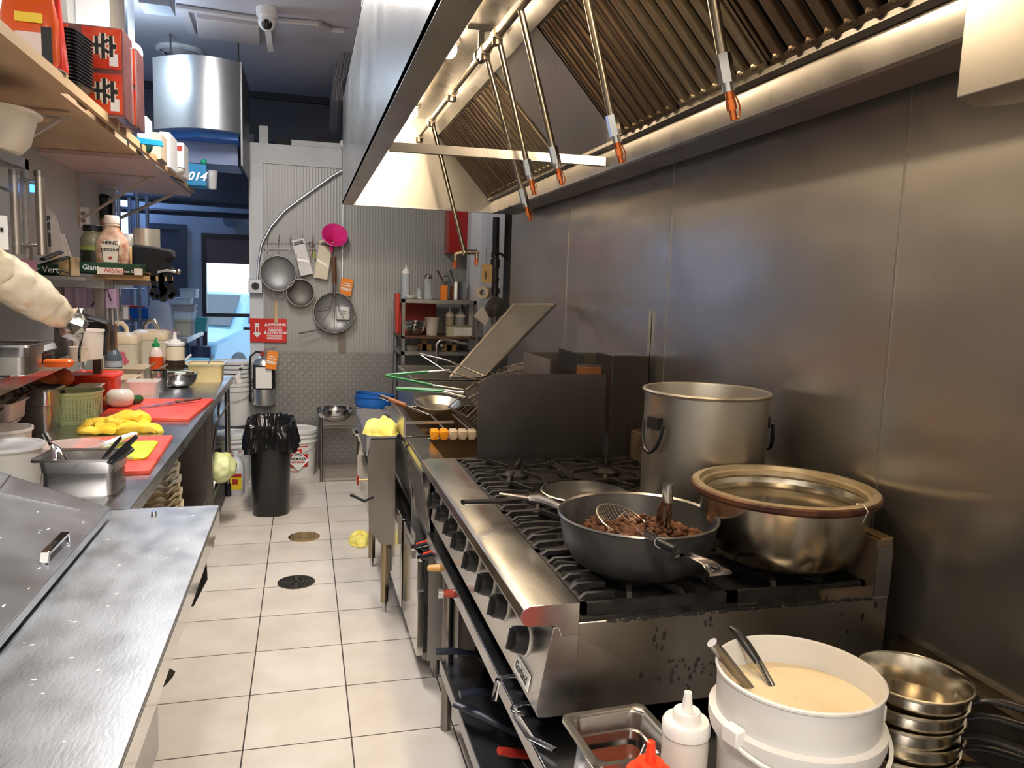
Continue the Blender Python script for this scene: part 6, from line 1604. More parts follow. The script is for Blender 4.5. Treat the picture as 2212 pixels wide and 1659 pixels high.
# green colander
co = thing('colander', 'pale green plastic colander on the counter', 'colander', (-1.075, 4.10, CZ))
r = .122; H_ = .155
MB().lathe([(.001, 0), (r * .80, 0), (r * .84, .01), (r * .97, H_ * .85), (r, H_ * .9)], 48).build('body', pale_green, co)
MB().lathe([(r * .98, H_ * .88), (r * 1.08, H_ * .94), (r * 1.10, H_), (r * 1.04, H_ + .003), (r * .97, H_ * .97), (r * .95, H_ * .85)], 48).build('rim', pale_green, co)
mb = MB()
for k in range(46):
    a_ = 2 * PI * k / 46
    for j in range(9):
        z = .025 + j * .0118; rr_ = r * (.84 + .13 * z / (H_ * .85)) + .0006
        mb.box((rr_ * math.cos(a_), rr_ * math.sin(a_), z), (.003, .003, .005))
mb.build('drain_holes', mat('shadow green', (.30, .38, .12), .6), co, kind='stuff')
rtub('ice_cream_tub', 'red square tub with its red lid behind the colander', (-1.10, 4.62, CZ), .115, .11, .17, red_b, lid=red_b, r=.04)
for k, (x, y, lb) in enumerate(((-1.22, 4.15, 'large tomato at the left of the pair behind the colander'), (-1.185, 4.30, 'large tomato at the right of the pair behind the colander'))):
    t = thing('tomato', lb, 'tomato', (x, y, CZ + .145), 0, None)
    MB().sphere((0, 0, .045), .062, 24, 14, (1, 1, .8), .08).build('fruit', mat('tomato skin', (.66, .10, .03), .2, 0, (.72, .18, .05), 4), t)
tag(MB().bb((-1.29, 4.08, CZ), (-1.14, 4.38, CZ + .145)).build('storage_box', bk_matte), 'dark box carrying the two tomatoes behind the colander', 'box')
rtub('butter_box', 'small cream coloured box in front of the red tub', (-1.065, 4.36, CZ + .0), .05, .06, .15, cream)
rtub('food_container', 'small clear square container with cucumber pieces beside the onion', (-.90, 4.84, CZ), .078, .07, .115, frost_p)
a = P(305, 866, Z=CZ); 
t = thing('cucumber_slices', 'pale cucumber slices inside the small clear container', 'food', (-.90, 4.82, CZ + .008))
for i in range(5): MB().cyl((-.04 + .02 * i, -.02 + .01 * (i % 2), .004 + .004 * i), (-.04 + .02 * i, -.02 + .01 * (i % 2), .012 + .004 * i), .024, seg=18).build('slice', mat('cucumber flesh', (.62, .72, .35), .4), t)
tan_m = mat('tan tub clear', (.66, .52, .36), .4)
rtub('food_bin', 'tan rectangular bin behind the small clear container, nearer one', (-1.09, 5.05, CZ), .11, .12, .11, tan_m)
rtub('food_bin', 'tan rectangular bin behind the small clear container, farther one', (-1.11, 5.36, CZ), .14, .12, .14, tan_m)
rtub('food_bin', 'pale green shallow bin carrying the squeeze bottles', (-.96, 5.66, CZ + .0), .19, .13, .075, mat('mint plastic', (.62, .74, .66), .4), lid=mat('mint plastic', (.62, .74, .66)))
tag(MB().cyl(P(298, 807, Y=5.2), P(335, 784, Y=5.5), .005).build('spoon', steel_p), 'steel spoon handle sticking out of the tan bins', 'spoon')
tag(MB().cyl(P(332, 803, Y=5.3), P(362, 787, Y=5.5), .005).build('spoon', steel_p), 'steel spoon handle sticking out of the pale green bin', 'spoon')
mg = thing('metal_mug', 'small steel mug beside the steel bowl on the counter', 'mug', (-.885, 5.22, CZ))
MB().lathe([(.001, 0), (.052, 0), (.054, .004), (.052, .125), (.055, .128), (.055, .133), (.05, .13), (.05, .006), (.001, .005)], 32).build('body', steel_p, mg)
MB().tube([(.052, 0, .10), (.078, 0, .10), (.085, 0, .07), (.075, 0, .035), (.052, 0, .03)], .005, 8).build('handle', steel_p, mg)
MB().bb((-.02, -.0535, .04), (.005, -.052, .09)).build('label', mat('worn red label', (.55, .22, .15), .5), mg)
bowl('small steel mixing bowl on the far counter', (-.792, 5.42, CZ), .112, .088, steel_p)
t = rtub('food_container', 'cream container of yellow-orange sauce with a spoon', (-.66, 5.72, CZ), .115, .085, .13, mat('yellowish tub', (.80, .62, .28), .35), rim=.014)
MB().rr([(.105, .075, .02, .085), (.105, .075, .02, .088)], 5).build('sauce', mat('yellow sauce', (.75, .40, .06), .4, 0, (.85, .60, .2), 15), t)
MB().rr([(.118, .088, .03, .118), (.130, .100, .03, .131), (.130, .100, .03, .136), (.116, .086, .03, .134)], 5, cap=(False, False)).build('rim', mat('pale rim', (.82, .84, .78), .35), t)
tag(MB().cyl(P(440, 799, Y=5.66), P(461, 768, Y=5.9), .0045).build('spoon', steel_p), 'steel spoon handle sticking out of the yellow sauce container', 'spoon')
squeeze('large squeeze bottle half full of dark sauce', (-.855, 5.68, CZ + .089), .17, .060, mat('milky bottle', (.70, .58, .42), .35), white_p, fill=None, tip=.05)
tag(MB().lathe([(.001, 0), (.056, 0), (.0615, .005), (.0615, .065), (.001, .065)], 32, T(-.855, 5.68, CZ + .0885)).build('dark_sauce', mat('dark sauce', (.03, .02, .012), .25)), 'dark sauce filling the bottom of the large squeeze bottle', 'sauce')
squeeze('white squeeze bottle half hidden behind the chilli sauce bottle', (-.945, 5.86, CZ), .255, .045, mat('milky bottle', (.70, .58, .42)), white_p, tip=.05)
t = thing('sauce_bottle', 'clear chilli sauce bottle with a green nozzle cap', 'bottle', (-.975, 5.68, CZ + .089), 0)
t.scale = (.92, .92, .84)
MB().lathe([(.001, 0), (.046, 0), (.049, .005), (.049, .10), (.044, .14), (.026, .175), (.022, .185)], 28).build('body', mat('clear bottle red smears', (.66, .42, .32), .15, 0, (.86, .80, .75), 14), t)
MB().lathe([(.001, .003), (.0502, .003), (.0502, .095), (.047, .112), (.001, .112)], 28).build('red_sauce', mat('chilli sauce', (.55, .06, .01), .3), t)
MB().lathe([(.026, .185), (.027, .21), (.015, .215), (.010, .235), (.003, .26)], 20).build('cap', mat('green cap', (.02, .28, .07), .4), t)
for i, (lb, x, y) in enumerate((('cream rice container with a pink rose print, nearer and left one', -1.175, 5.56), ('cream rice container with a pink rose print, farther and right one', -1.045, 5.92))):
    t = thing('rice_container', lb, 'container', (x, y, CZ), 0, 'cream rose-printed rice containers')
    t.scale = (.98, .98, 1.25)
    MB().rr([(.118, .11, .05, 0), (.125, .118, .05, .01), (.125, .118, .05, .21), (.128, .12, .05, .215), (.128, .12, .05, .225)], 6).build('body', mat('cream enamel', (.74, .66, .50), .3), t)
    MB().rr([(.130, .122, .05, .222), (.132, .124, .05, .235), (.125, .115, .05, .26), (.09, .08, .05, .275), (.03, .03, .02, .278)], 6).build('lid', mat('cream lid', (.68, .54, .36), .35), t)
    MB().tube([(-.045, 0, .27), (-.04, 0, .30), (-.015, 0, .325), (.02, 0, .325), (.045, 0, .30), (.05, 0, .27)], .009, 8, flat=1.6).build('lid_handle', steel_p if i else mat('cream lid', (.7, .5, .3)), t)
    mb = MB(); rnd = random.Random(i)
    for k in range(24):
        a_ = rnd.random() * 6.28; q_ = rnd.random() * .03
        mb.sphere((.045 + q_ * math.cos(a_), -.1185, .148 + q_ * 1.1 * math.sin(a_)), .009, 8, 5, (1, .15, 1), .6)
    mb.build('rose_print', mat('rose print', (.62, .14, .20), .5), t)
t = thing('soda_bottle', 'small dark grey soft drink bottle with a white label', 'bottle', tuple(P(245, 830, Z=CZ)))
t.location = (-1.165, 5.33, CZ + .125)
MB().lathe([(.001, 0), (.047, 0), (.05, .006), (.05, .08), (.044, .10), (.02, .135), (.015, .15)], 28).build('body', mat('smoky bottle', (.10, .12, .14), .12), t)
MB().lathe([(.0505, .018), (.0512, .018), (.0512, .055), (.0505, .055)], 28).build('label', mat('grey white label', (.45, .45, .48), .5), t)
MB().cyl((0, 0, .15), (0, 0, .162), .014, seg=14).build('cap', bk_plastic, t)
t = thing('rice_paddle', 'white plastic paddle leaning behind the sauce bottles', 'paddle', tuple(P(392, 790, Y=5.8)), world=True)
MB().tube([P(383, 796, Y=5.80), P(398, 780, Y=5.82), P(413, 766, Y=5.84)], [.012, .016, .019], 10, flat=.4).build('paddle', white_p, t)
t = thing('storage_barrel', 'dark tall barrel with a blue lid behind the yellow sauce container', 'barrel', (-.80, 6.35, 0), 0)
MB().lathe([(.001, 0), (.11, 0), (.13, .97)], 32).build('body', mat('dark navy', (.03, .04, .08), .4), t)
MB().lathe([(.14, .97), (.14, .985), (.10, 1.0), (.001, 1.002)], 32).build('lid', blue_lt, t)
for k in range(4):
    t = thing('plastic_disc', ['lowest', 'second lowest', 'second highest', 'topmost'][k] + ' white round disc in the stack behind the counter end', 'disc', (-.575, 6.88, .80 + .036 * k), 0, 'white discs behind the counter end')
    MB().lathe([(.001, .020), (.145, .022), (.152, .03), (.156, .026), (.156, .006), (.15, .004)], 36).build('disc', white_p, t)
t = thing('plastic_bag', 'small knotted clear bag hanging on the counter corner', 'bag', tuple(P(517, 815, Y=6.15)), world=True)
MB().tube([P(524, 788, Y=6.15), P(519, 800, Y=6.15), P(512, 815, Y=6.13), P(518, 828, Y=6.13)], [.012, .008, .025, .03], 10).build('body', frost_p, t)
MB().sphere(tuple(P(520, 797, Y=6.14)), .012, 10, 8).build('knot', bk_plastic, t)

# ================================================================ over-shelf with glass-door unit, roll, trays
S0, S1 = P(229, 744, Z=1.235), P(0, 835, Z=1.235)
d_ = (S1 - S0).normalized(); Sn = S0 + d_ * 2.6
sh = thing('over_shelf', 'stainless shelf above the counter at the left edge', 'shelf', (-1.1, 3.2, CZ), world=True)
zt = 1.255
MB().slab([(S0.x, S0.y, zt), (Sn.x, Sn.y, zt), (XL + .01, Sn.y, zt), (XL + .01, S0.y, zt)], (0, 0, -.012)).build('shelf_board', mat('dark steel shelf', (.30, .30, .31)), sh, bevel=.001)
MB().slab([(S0.x, S0.y, zt), (Sn.x, Sn.y, zt), (Sn.x - .006, Sn.y, zt), (S0.x - .006, S0.y, zt)], (0, 0, -.05)).bb((XL + .01, S0.y - .004, zt - .05), (S0.x, S0.y, zt)).build('front_edge', steel_p, sh)
for x in (S0.x - .03, XL + .04):
    MB().bb((x - .02, S0.y - .08, CZ), (x + .02, S0.y - .04, zt - .012)).build('post', steel_dk, sh)
# upper section
uz = 1.60
uy = 3.86
ux0, ux1 = P(92, 600, Y=uy).x, P(226, 600, Y=uy).x
us = thing('upper_shelf', 'upper stainless shelf with purple film hanging under its front', 'shelf', (-1.1, 4.1, zt), world=True)
MB().bb((ux0, uy, uz - .05), (ux1, uy + .6, uz)).build('shelf_board', steel, us, bevel=.003)
for x in (ux1 - .03, ux0 + .05):
    MB().bb((x - .02, uy + .02, zt), (x + .02, uy + .06, uz - .05)).build('post', mat('brown steel post', (.25, .21, .18), .4, .9), us)
film = mat('purple film', (.55, .38, .58), .3, alpha=.85)
MB().grid(lambda u, v: (ux0 + .07 + .22 * u, uy + .07 + .012 * math.sin(22 * u), uz - .05 - .09 * v), 30, 3).build('hanging_film', film, us)
mb = MB()
for k in range(9): mb.tube([(ux0 + .10 + .022 * k, uy + .10, uz - .12), (ux0 + .103 + .022 * k, uy + .10, uz - .22)], .004, 4)
mb.build('clear_strips', frost_p, us, kind='stuff')
tag(MB().bb((ux1 - .10, uy + .14, zt), (ux1 - .02, uy + .30, zt + .12)).build('brown_carton', card), 'brown carton standing under the upper shelf', 'carton')

# glass door unit
gx_, gy0, gy1 = -.955, 1.7, 3.16
gz0, gz1 = 1.60, P(78, 368, X=-.955).z + .02
gd = thing('glass_door_cooler', 'glass fronted cooler door with steel bar handles at the left edge', 'cooler', (gx_, 2.4, 1.26), world=True)
MB().bb((gx_ - .01, gy0, gz1 - .035), (gx_ + .01, gy1, gz1)).bb((gx_ - .01, gy1 - .035, 1.50), (gx_ + .01, gy1, gz1)).bb((gx_ - .01, gy0, 1.50), (gx_ + .01, gy1, 1.54)).build('door_frame', steel, gd)
MB().bb((gx_ - .003, gy0, 1.54), (gx_ + .003, gy1 - .035, gz1 - .035)).build('glass_pane', mat('smoky glass', (.6, .62, .62), .03, alpha=.05), gd)
MB().bb((-1.28, gy0, gz1 - .03), (gx_ - .01, gy1, gz1 - .01)).bb((-1.28, gy0, 1.50), (gx_ - .01, gy1, 1.52)).build('casing', steel_dk, gd)
MB().bb((-1.27, gy0, 1.257), (-1.22, gy1, 1.5)).build('support', steel_dk, gd)
bt, bb_ = P(86, 374, X=-.895), P(86, 550, X=-.895)
yb = 3.1
for x, lb in ((P(86, 400, Y=yb).x, 'aisle side bar handle'), (P(31, 400, Y=yb).x, 'inner bar handle seen through glass')):
    zt_, zb2 = P(86, 371, Y=yb).z, P(86, 551, Y=yb).z
    h = MB().cyl((x, yb, zb2), (x, yb, zt_), .0165, seg=20).build('bar_handle', mat('brushed bar', (.50, .44, .38), .35, 1), gd, label=lb)
    MB().cyl((x, yb, zt_ - .018), (x, yb, zt_ + .002), .0175, seg=20).build('end_cap', steel_dk, h)
xa, xb = P(31, 400, Y=yb).x, P(86, 400, Y=yb).x
for y in (388, 530):
    z = P(60, y, Y=yb).z
    MB().cyl((xa, yb, z), (xb, yb, z), .006, seg=10).build('standoff', steel_p, gd)
a = P(71, 407, Y=yb + .01)
MB().box((a.x, a.y, a.z), (.018, .006, .026)).build('digital_display', mat('blue display', (.02, .1, .8), .3, emit=(.05, .25, 1), es=5), gd, label='small glowing blue display')
wires = MB()
for z in (P(20, 483, Y=3.3).z, P(20, 505, Y=3.3).z): wires.tube([(-1.25, 3.3, z), (P(68, 490, Y=3.3).x, 3.3, z)], .003, 5)
wires.build('inner_wire_rack', wire, gd)
tag(MB().tube([P(0, 405, Y=3.6), P(30, 415, Y=3.6), P(50, 425, Y=3.6), P(62, 445, Y=3.6)], .006, 6).build('cable', wire_dk), 'dark cable behind the glass cooler door', 'cable')
a, b = P(0, 545, Y=3.0), P(80, 582, Y=3.0)
tag(MB().grid(lambda u, v: (a.x - .15 + (b.x - a.x + .15) * u, 3.0 + .01 * math.sin(9 * u), a.z - .02 - (.035) * u + (v - .5) * .06), 20, 3).solid(.003).build('film_sheet', mat('plum film', (.22, .10, .13), .25)), 'plum coloured film along the bottom of the glass cooler door', 'film')
# receipt paper at the edge
a = P(0, 500, Y=2.75)
t = thing('receipt', 'curled white receipt at the very left edge', 'receipt', tuple(a), world=True)
MB().grid(lambda u, v: (a.x - .03 + .045 * u, 2.75 + .02 * u * u, a.z + .05 - .105 * v), 8, 4).solid(.0008).build('paper', paper, t)
MB().bb((a.x, 2.752, a.z), (a.x + .007, 2.758, a.z + .012)).build('print', ink, t)

# plastic wrapped roll
pts = [(-40, 560), (-8, 587), (36, 616), (80, 645), (118, 672), (138, 688)]
rad = [.060, .070, .074, .068, .054, .038]
P3 = [P(x, y, Y=2.72 + .06 * i) for i, (x, y) in enumerate(pts)]
t = thing('wrapped_roll', 'thick cream coloured roll wrapped in wrinkled plastic with a foil end', 'roll', tuple(P3[3]), world=True)
n = 28; mb = MB()
fine = []
fr_ = []
for i in range(29):
    u = i / 28 * 5; k = min(4, int(u)); f_ = u - k
    fine.append(P3[k].lerp(P3[k + 1], f_)); fr_.append((rad[k] * (1 - f_) + rad[k + 1] * f_) * (1 + .02 * math.sin(i * 2.1)))
mb.tube(fine, fr_, 30)
for v in mb.bm.verts: v.co += Vector((noise.noise(v.co * 38), noise.noise(v.co * 38 + Vector((5, 0, 0))), noise.noise(v.co * 30))) * .009
mb.build('wrap', mat('cream plastic wrap', (.80, .66, .44), .2, 0, (.88, .78, .60), 14, bump=1.0, bs=45, sss=.1, coat=.4), t)
a, b = P3[-1], P(172, 712, Y=3.06)
mb = MB().tube([a, a.lerp(b, .5), b], [.045, .055, .04], 14)
for v in mb.bm.verts: v.co += Vector((noise.noise(v.co * 60), noise.noise(v.co * 60 + Vector((5, 0, 0))), noise.noise(v.co * 50))) * .035
mb.build('foil_end', foil, t, smooth=False)
t = thing('steel_hook', 'steel S hook hanging from the over-shelf edge', 'hook', tuple(P(176, 720, X=-.88)), world=True)
MB().tube([P(x, y, X=-.878) for x, y in ((178, 718), (176, 735), (171, 760), (171, 782), (176, 797), (181, 790), (183, 778))], .0055, 8).build('hook', steel_p, t)

# on the over-shelf
def onS(x, y, dz=0): return P(x, y, Z=zt + dz)
a = onS(55, 776)
hotel_pan('steel_insert_pan', 'long steel pan at the left edge of the over-shelf', (-1.06, 3.05, zt), 0, .155, .10, .105)
t = hotel_pan('dark_tray', 'black food tray with a clear dome lid behind the long steel pan', (-1.075, 3.42, zt), 0, .10, .09, .05, m_=bk_plastic)
MB().rr([(.07, .07, .02, .05), (.105, .09, .02, .055), (.10, .085, .02, .075), (.07, .06, .02, .085)], 4).build('dome_lid', mat('clear lid', (.85, .85, .85), .1, alpha=.5), t)
a = P(126, 762, Y=3.2)
tag(MB().rr([(.045, .02, .015, 0), (.05, .025, .015, .008), (.05, .025, .015, .022), (.045, .02, .015, .028)], 5, M=T(P(126, 762, Y=3.28).x, 3.28, zt)).build('orange_case', orange_p), 'bright orange plastic case on the over-shelf', 'case')
t = ctub('food_container', 'white frosted tub at the far end of the over-shelf', (P(190, 720, Y=3.62).x, 3.62, zt), .062, .125, mat('white frosted', (.80, .74, .68), .35, sss=.1), cat='tub')
t = ctub('food_container', 'small cream tub in front of the white frosted tub', (P(168, 720, Y=3.50).x, 3.50, zt), .035, .06, cream, cat='tub')
t = thing('black_bag', 'black bag lying over the far end of the over-shelf', 'bag', (P(194, 700, Y=3.78).x, 3.78, zt))
MB().rr([(.06, .05, .03, 0), (.07, .06, .03, .10), (.06, .05, .03, .145)], 5).build('body', bk_cloth, t)
MB().slab([(-.10, -.06, .18), (.0, -.07, .165), (.085, -.06, .135), (.08, .05, .14), (-.10, .05, .19)], (0, 0, .012)).build('flap', bk_matte, t, bevel=.005)
tag(MB().tube([P(198, 660, Y=3.9), P(230, 620, Y=3.9), P(236, 640, Y=3.9), P(240, 650, Y=3.9)], .0035, 6).build('cable', bk_plastic), 'thin black cable by the upper shelf post', 'cable')
# cables in the dark gap under the over-shelf
mb = MB()
for k in range(5): mb.tube([(-1.22, 3.0 + .15 * k, 1.10), (-1.15, 3.2 + .12 * k, 1.04 + .02 * k), (-1.10, 3.4 + .1 * k, 1.12), (-1.2, 3.7, 1.18)], .005, 6)
tag(mb.build('cable_tangle', bk_plastic), 'tangle of black cables in the gap under the over-shelf', 'cable')

# ---------------------------------------------------------------- on the upper shelf and the wooden board beside it
wz = 1.615
wb_ = thing('wooden_shelf', 'short plywood shelf carrying the ketchup and corn trays', 'shelf', (-.78, 4.05, wz), world=True)
wx0, wx1 = P(205, 595, Y=3.92).x, P(345, 595, Y=3.92).x
MB().bb((wx0, 3.90, wz - .022), (wx1, 4.30, wz)).build('board', wood, wb_)
MB().bb((wx0 + .04, 3.98, 1.26), (wx0 + .06, 4.0, wz - .022)).bb((wx0 - .30, 4.27, wz - .05), (wx0 + .2, 4.30, wz - .022)).build('bracket', steel_dk, wb_)
gg = mat('tray green', (.012, .065, .03), .5)
def tray(label, x0p, x1p, y, z, m_, hgt=.045, dp_=.28):
    x0, x1 = P(x0p, 590, Y=y).x, P(x1p, 590, Y=y).x
    t = thing('cardboard_tray', label, 'cardboard tray', ((x0 + x1) / 2, y + .14, z), world=True)
    MB().bb((x0, y, z), (x1, y + .003, z + hgt)).bb((x0, y + dp_, z), (x1, y + dp_ + .003, z + hgt)).bb((x0, y, z), (x0 + .003, y + dp_ + .003, z + hgt)).bb((x1 - .003, y, z), (x1, y + dp_ + .003, z + hgt)).bb((x0, y, z), (x1, y + dp_ + .003, z + .003)).build('box', m_, t)
    return t, x0, x1
t, x0, x1 = tray('green and white cardboard tray under the ketchup bottle', 166, 308, 3.86, wz + .001, gg, .05)
MB().bb((P(210, 585, Y=3.86).x, 3.857, wz + .001), (P(266, 585, Y=3.86).x, 3.8595, wz + .030)).bb((P(290, 585, Y=3.86).x, 3.857, wz + .001), (x1, 3.8595, wz + .03)).build('cream_panel', mat('cream print', (.72, .62, .52), .6), t)
text('Green Giant.', .031, wht, t, facing((P(173, 585, Y=3.85).x, 3.858, wz + .028)))
text('Niblets', .030, red_d, t, facing((P(246, 585, Y=3.85).x, 3.8555, wz + .017)), shear=.3)
text('Green Giant', .016, wht, t, facing((P(279, 585, Y=3.85).x, 3.858, wz + .015)))
t, x0, x1 = tray('green cardboard tray holding white folded papers', 80, 119, 3.55, 1.601, gg, .045)
text('ar Vert', .034, wht, t, facing((P(97, 585, Y=3.54).x, 3.547, 1.624)))
t, x0, x1 = tray('open brown cardboard box beside the green tray of papers', 112, 152, 3.60, 1.601, mat('kraft board', (.62, .42, .20), .7), .08, .14)
MB().tube([P(120, 590, Y=3.58), P(135, 586, Y=3.58), P(150, 590, Y=3.59)], .004, 6).build('hand_hole_mark', bk_matte, t)
struct_sup = MB().bb((P(80, 595, Y=3.6).x - .05, 3.54, 1.585), (ux1, uy, 1.599)).build('front_ledge', steel, us)
# leaning white papers
for i, (lb, q) in enumerate((('tall white board leaning behind the steel bar handles', ((98, 440), (122, 470), (152, 590), (98, 590))), ('second white board leaning behind the brown cardboard box', ((122, 505), (138, 505), (160, 575), (140, 585))))):
    pts_ = [P(x, y, Y=3.72 + .04 * i) for x, y in q]
    o = tag(MB().slab(pts_, (0, .006, 0)).build('white_board', mat('pinkish white board', (.68, .60, .56), .6)), lb, 'board')
t = thing('black_packet', 'narrow black packet with pale lettering beside the bar handle', 'packet', tuple(P(103, 530, Y=3.60)), world=True)
a, b = P(98, 466, Y=3.60), P(110, 533, Y=3.60)
MB().bb((a.x, 3.60, b.z), (b.x, 3.604, a.z)).build('packet', mat('charcoal packet', (.05, .045, .045), .5), t)
text('LCAN', .016, wht, t, facing(((a.x + b.x) / 2, 3.598, a.z - .022))); text('milo', .018, wht, t, facing(((a.x + b.x) / 2, 3.598, (a.z + b.z) / 2)))
for i, (x1, y1, x2, y2) in enumerate(((92, 560, 130, 545), (92, 572, 146, 556))):
    a, b = P(x1, y1, Y=3.45 + .03 * i), P(x2, y2, Y=3.55 + .03 * i)
    o = tag(MB().tube([a, a.lerp(b, .5), b], [.014, .015, .016], 10, flat=.45).build('black_clip', bk_plastic), ['upper black clip lying by the foot of the bar handle', 'lower black clip lying by the foot of the bar handle'][i], 'clip')
# jar, ketchup and friends
zz = wz + .003
jx = P(201, 560, Y=4.0).x
t = thing('pickle_jar', 'tall plastic jar of dark pickles with a black lid', 'jar', (jx, 4.02, zz))
MB().lathe([(.001, 0), (.052, 0), (.057, .01), (.057, .11), (.052, .12), (.057, .135), (.055, .16), (.040, .185), (.040, .195)], 32).build('body', mat('brownish jar', (.26, .24, .15), .15), t)
MB().lathe([(.001, .01), (.0578, .01), (.0578, .104), (.001, .104)], 32).build('contents', mat('dark pickles', (.02, .025, .015), .3), t)
MB().lathe([(.0582, .106), (.0588, .106), (.0588, .124), (.0582, .124)], 32).build('label_band', mat('lime band', (.30, .36, .06), .4), t)
MB().cyl((0, 0, .193), (0, 0, .222), .044, seg=28).build('lid', bk_plastic, t, bevel=.003)
kx = P(243, 560, Y=3.98).x
t = thing('ketchup_bottle', 'large nearly empty ketchup jug smeared with sauce', 'bottle', (kx, 3.99, zz))
MB().rr([(.062, .042, .03, 0), (.070, .048, .035, .008), (.070, .048, .035, .12), (.066, .044, .035, .155), (.045, .036, .03, .190), (.034, .032, .03, .205), (.030, .030, .028, .215), (.034, .034, .03, .222), (.030, .030, .028, .235)], 6).build('body', mat('ketchup smeared plastic', (.34, .13, .07), .2, 0, (.64, .46, .34), 22, vmin=.35, vmax=.6), t)
MB().lathe([(.001, .270), (.028, .268), (.033, .262), (.034, .232), (.030, .232)], 24).build('cap', mat('off white cap', (.74, .60, .52), .4), t)
lbm = mat('label cream', (.80, .68, .56), .5)
o = MB().prism([(-.030, .020), (.030, .020), (.036, .085), (.042, .105), (.026, .112), (.026, .125), (-.026, .125), (-.026, .112), (-.042, .105), (-.036, .085)], 'Y', -.0505, -.0485).build('label', lbm, t)
MB().prism([(-.031, .024), (-.0285, .024), (-.0345, .084), (-.038, .102), (-.0405, .103), (-.037, .085)], 'Y', -.0512, -.0505).prism([(.031, .024), (.0285, .024), (.0345, .084), (.038, .102), (.0405, .103), (.037, .085)], 'Y', -.0512, -.0505).prism([(-.031, .022), (.031, .022), (.031, .025), (-.031, .025)], 'Y', -.0512, -.0505).build('label_border', ink, o)
text('HEINZ', .021, ink, o, facing((0, -.0515, .113)), bold=.0006)
text('KETCHUP', .0165, ink, o, facing((0, -.0515, .082)), bold=.0005)
o.location = (0, 0, .028)
MB().prism([(.008 * math.cos(k), .045 + .007 * math.sin(k)) for k in [2 * PI * j / 14 for j in range(14)]], 'Y', -.0515, -.0505).build('tomato_mark', red_d, o)
t = thing('slim_bottle', 'slim white bottle with a brown cap between jar and ketchup', 'bottle', (P(214, 560, Y=4.14).x, 4.14, zz))
MB().lathe([(.001, 0), (.03, 0), (.03, .18), (.014, .22), (.014, .23)], 20, RY(.12) @ Matrix.Identity(4)).build('body', mat('lilac white', (.58, .55, .66), .35), t)
MB().cyl((.028, 0, .225), (.031, 0, .262), .019, seg=16).build('cap', mat('brown cap', (.25, .11, .06), .5), t)
tag(MB().bb((P(272, 585, Y=4.05).x, 4.02, zz), (P(286, 585, Y=4.05).x, 4.10, zz + .13)).build('brown_carton', mat('mustard carton', (.58, .36, .14), .6), bevel=.002), 'narrow mustard brown carton right of the ketchup', 'carton')
t = thing('paper_roll_tin', 'tall beige metal tin standing behind the black bag', 'tin', (P(315, 500, Y=4.15).x, 4.17, zz))
MB().cyl((0, 0, .06), (0, 0, .225), .060, seg=32).cyl((0, 0, 0), (0, 0, .06), .04).build('body', mat('beige tin', (.42, .38, .31), .35, .6, (.50, .45, .37), 2, vstretch=(8, 8, .1)), t)
t = thing('white_pot', 'white patterned pot behind the mustard carton', 'pot', (P(288, 585, Y=4.24).x, 4.24, zz + .05))
MB().lathe([(.001, 0), (.04, 0), (.045, .11), (.04, .15), (.001, .15)], 20).build('body', paper, t)
bg = thing('apron_bag', 'black cloth apron with long straps hanging over the plywood shelf end', 'apron', tuple(P(330, 560, Y=3.95)), world=True)
pp = [P(x, y, Y=3.93) for x, y in ((284, 526), (330, 532), (372, 540), (374, 560), (360, 562), (378, 592), (338, 590), (284, 585))]
MB().slab(pp, (0, .10, 0)).build('body', bk_cloth, bg, bevel=.012)
mb = MB()
for xs in (((333, 585), (330, 600), (334, 620), (326, 636), (340, 642), (352, 632), (360, 618)), ((352, 588), (348, 612), (352, 636), (352, 650)), ((362, 588), (368, 610), (376, 636), (368, 642), (350, 620)), ((345, 585), (348, 600), (350, 625))):
    pp_ = [P(x, y, Y=3.90) for x, y in xs]
    for p_, q_ in zip(pp_[:-1], pp_[1:]):
        d__ = (q_ - p_).normalized(); s__ = Vector((-d__.z, 0, d__.x)) * .012
        p_ = p_ - d__ * .004; q_ = q_ + d__ * .004
        mb.slab([p_ - s__, p_ + s__, q_ + s__, q_ - s__], (0, .004, 0))
mb.build('straps', bk_cloth, bg)
MB().tube([P(x, y, Y=3.89) for x, y in ((340, 588), (360, 584), (384, 588))], .006, 8).sphere(tuple(P(386, 587, Y=3.89)), .012, 10, 8).build('buckle_rod', steel_dk, bg)
# outlet, black bottle bag and trunking on the wall
a = P(182, 470, X=XL + .02)
t = thing('wall_outlet', 'white double outlet on the left wall above the pickle jar', 'outlet', tuple(a), world=True)
MB().bb((XL + .001, a.y - .04, a.z - .058), (XL + .045, a.y + .03, a.z + .058)).build('plate', white_b, t, bevel=.003)
for dz in (-.022, .022): MB().bb((XL + .012, a.y - .0415, a.z + dz - .01), (XL + .034, a.y - .04, a.z + dz + .01)).build('socket', inkgrey, t)
t = thing('black_pouch', 'tall black bottle shaped pouch hanging at the end of the left wall', 'pouch', tuple(P(232, 450, X=-1.2)), world=True)
c = P(232, 480, Y=5.75); tp = P(232, 430, Y=5.75)
MB().cyl((c.x - .02, 5.75, c.z), (c.x - .02, 5.75, tp.z), .06, .055, 20).sphere((c.x - .02, 5.75, tp.z), .055, 16, 8, (1, 1, .6)).build('body', bk_plastic, t)
MB().tube([(c.x + .045, 5.72, c.z), (c.x + .05, 5.72, tp.z - .03), (c.x + .02, 5.72, tp.z)], .025, 8, flat=.5).build('grey_side', mat('blue grey strap', (.25, .30, .36), .4), t)
MB().tube([P(x, y, Y=5.8) for x, y in ((203, 560), (202, 402), (250, 405), (250, 430))], .008, 6).build('hanging_wire', white_b, t)
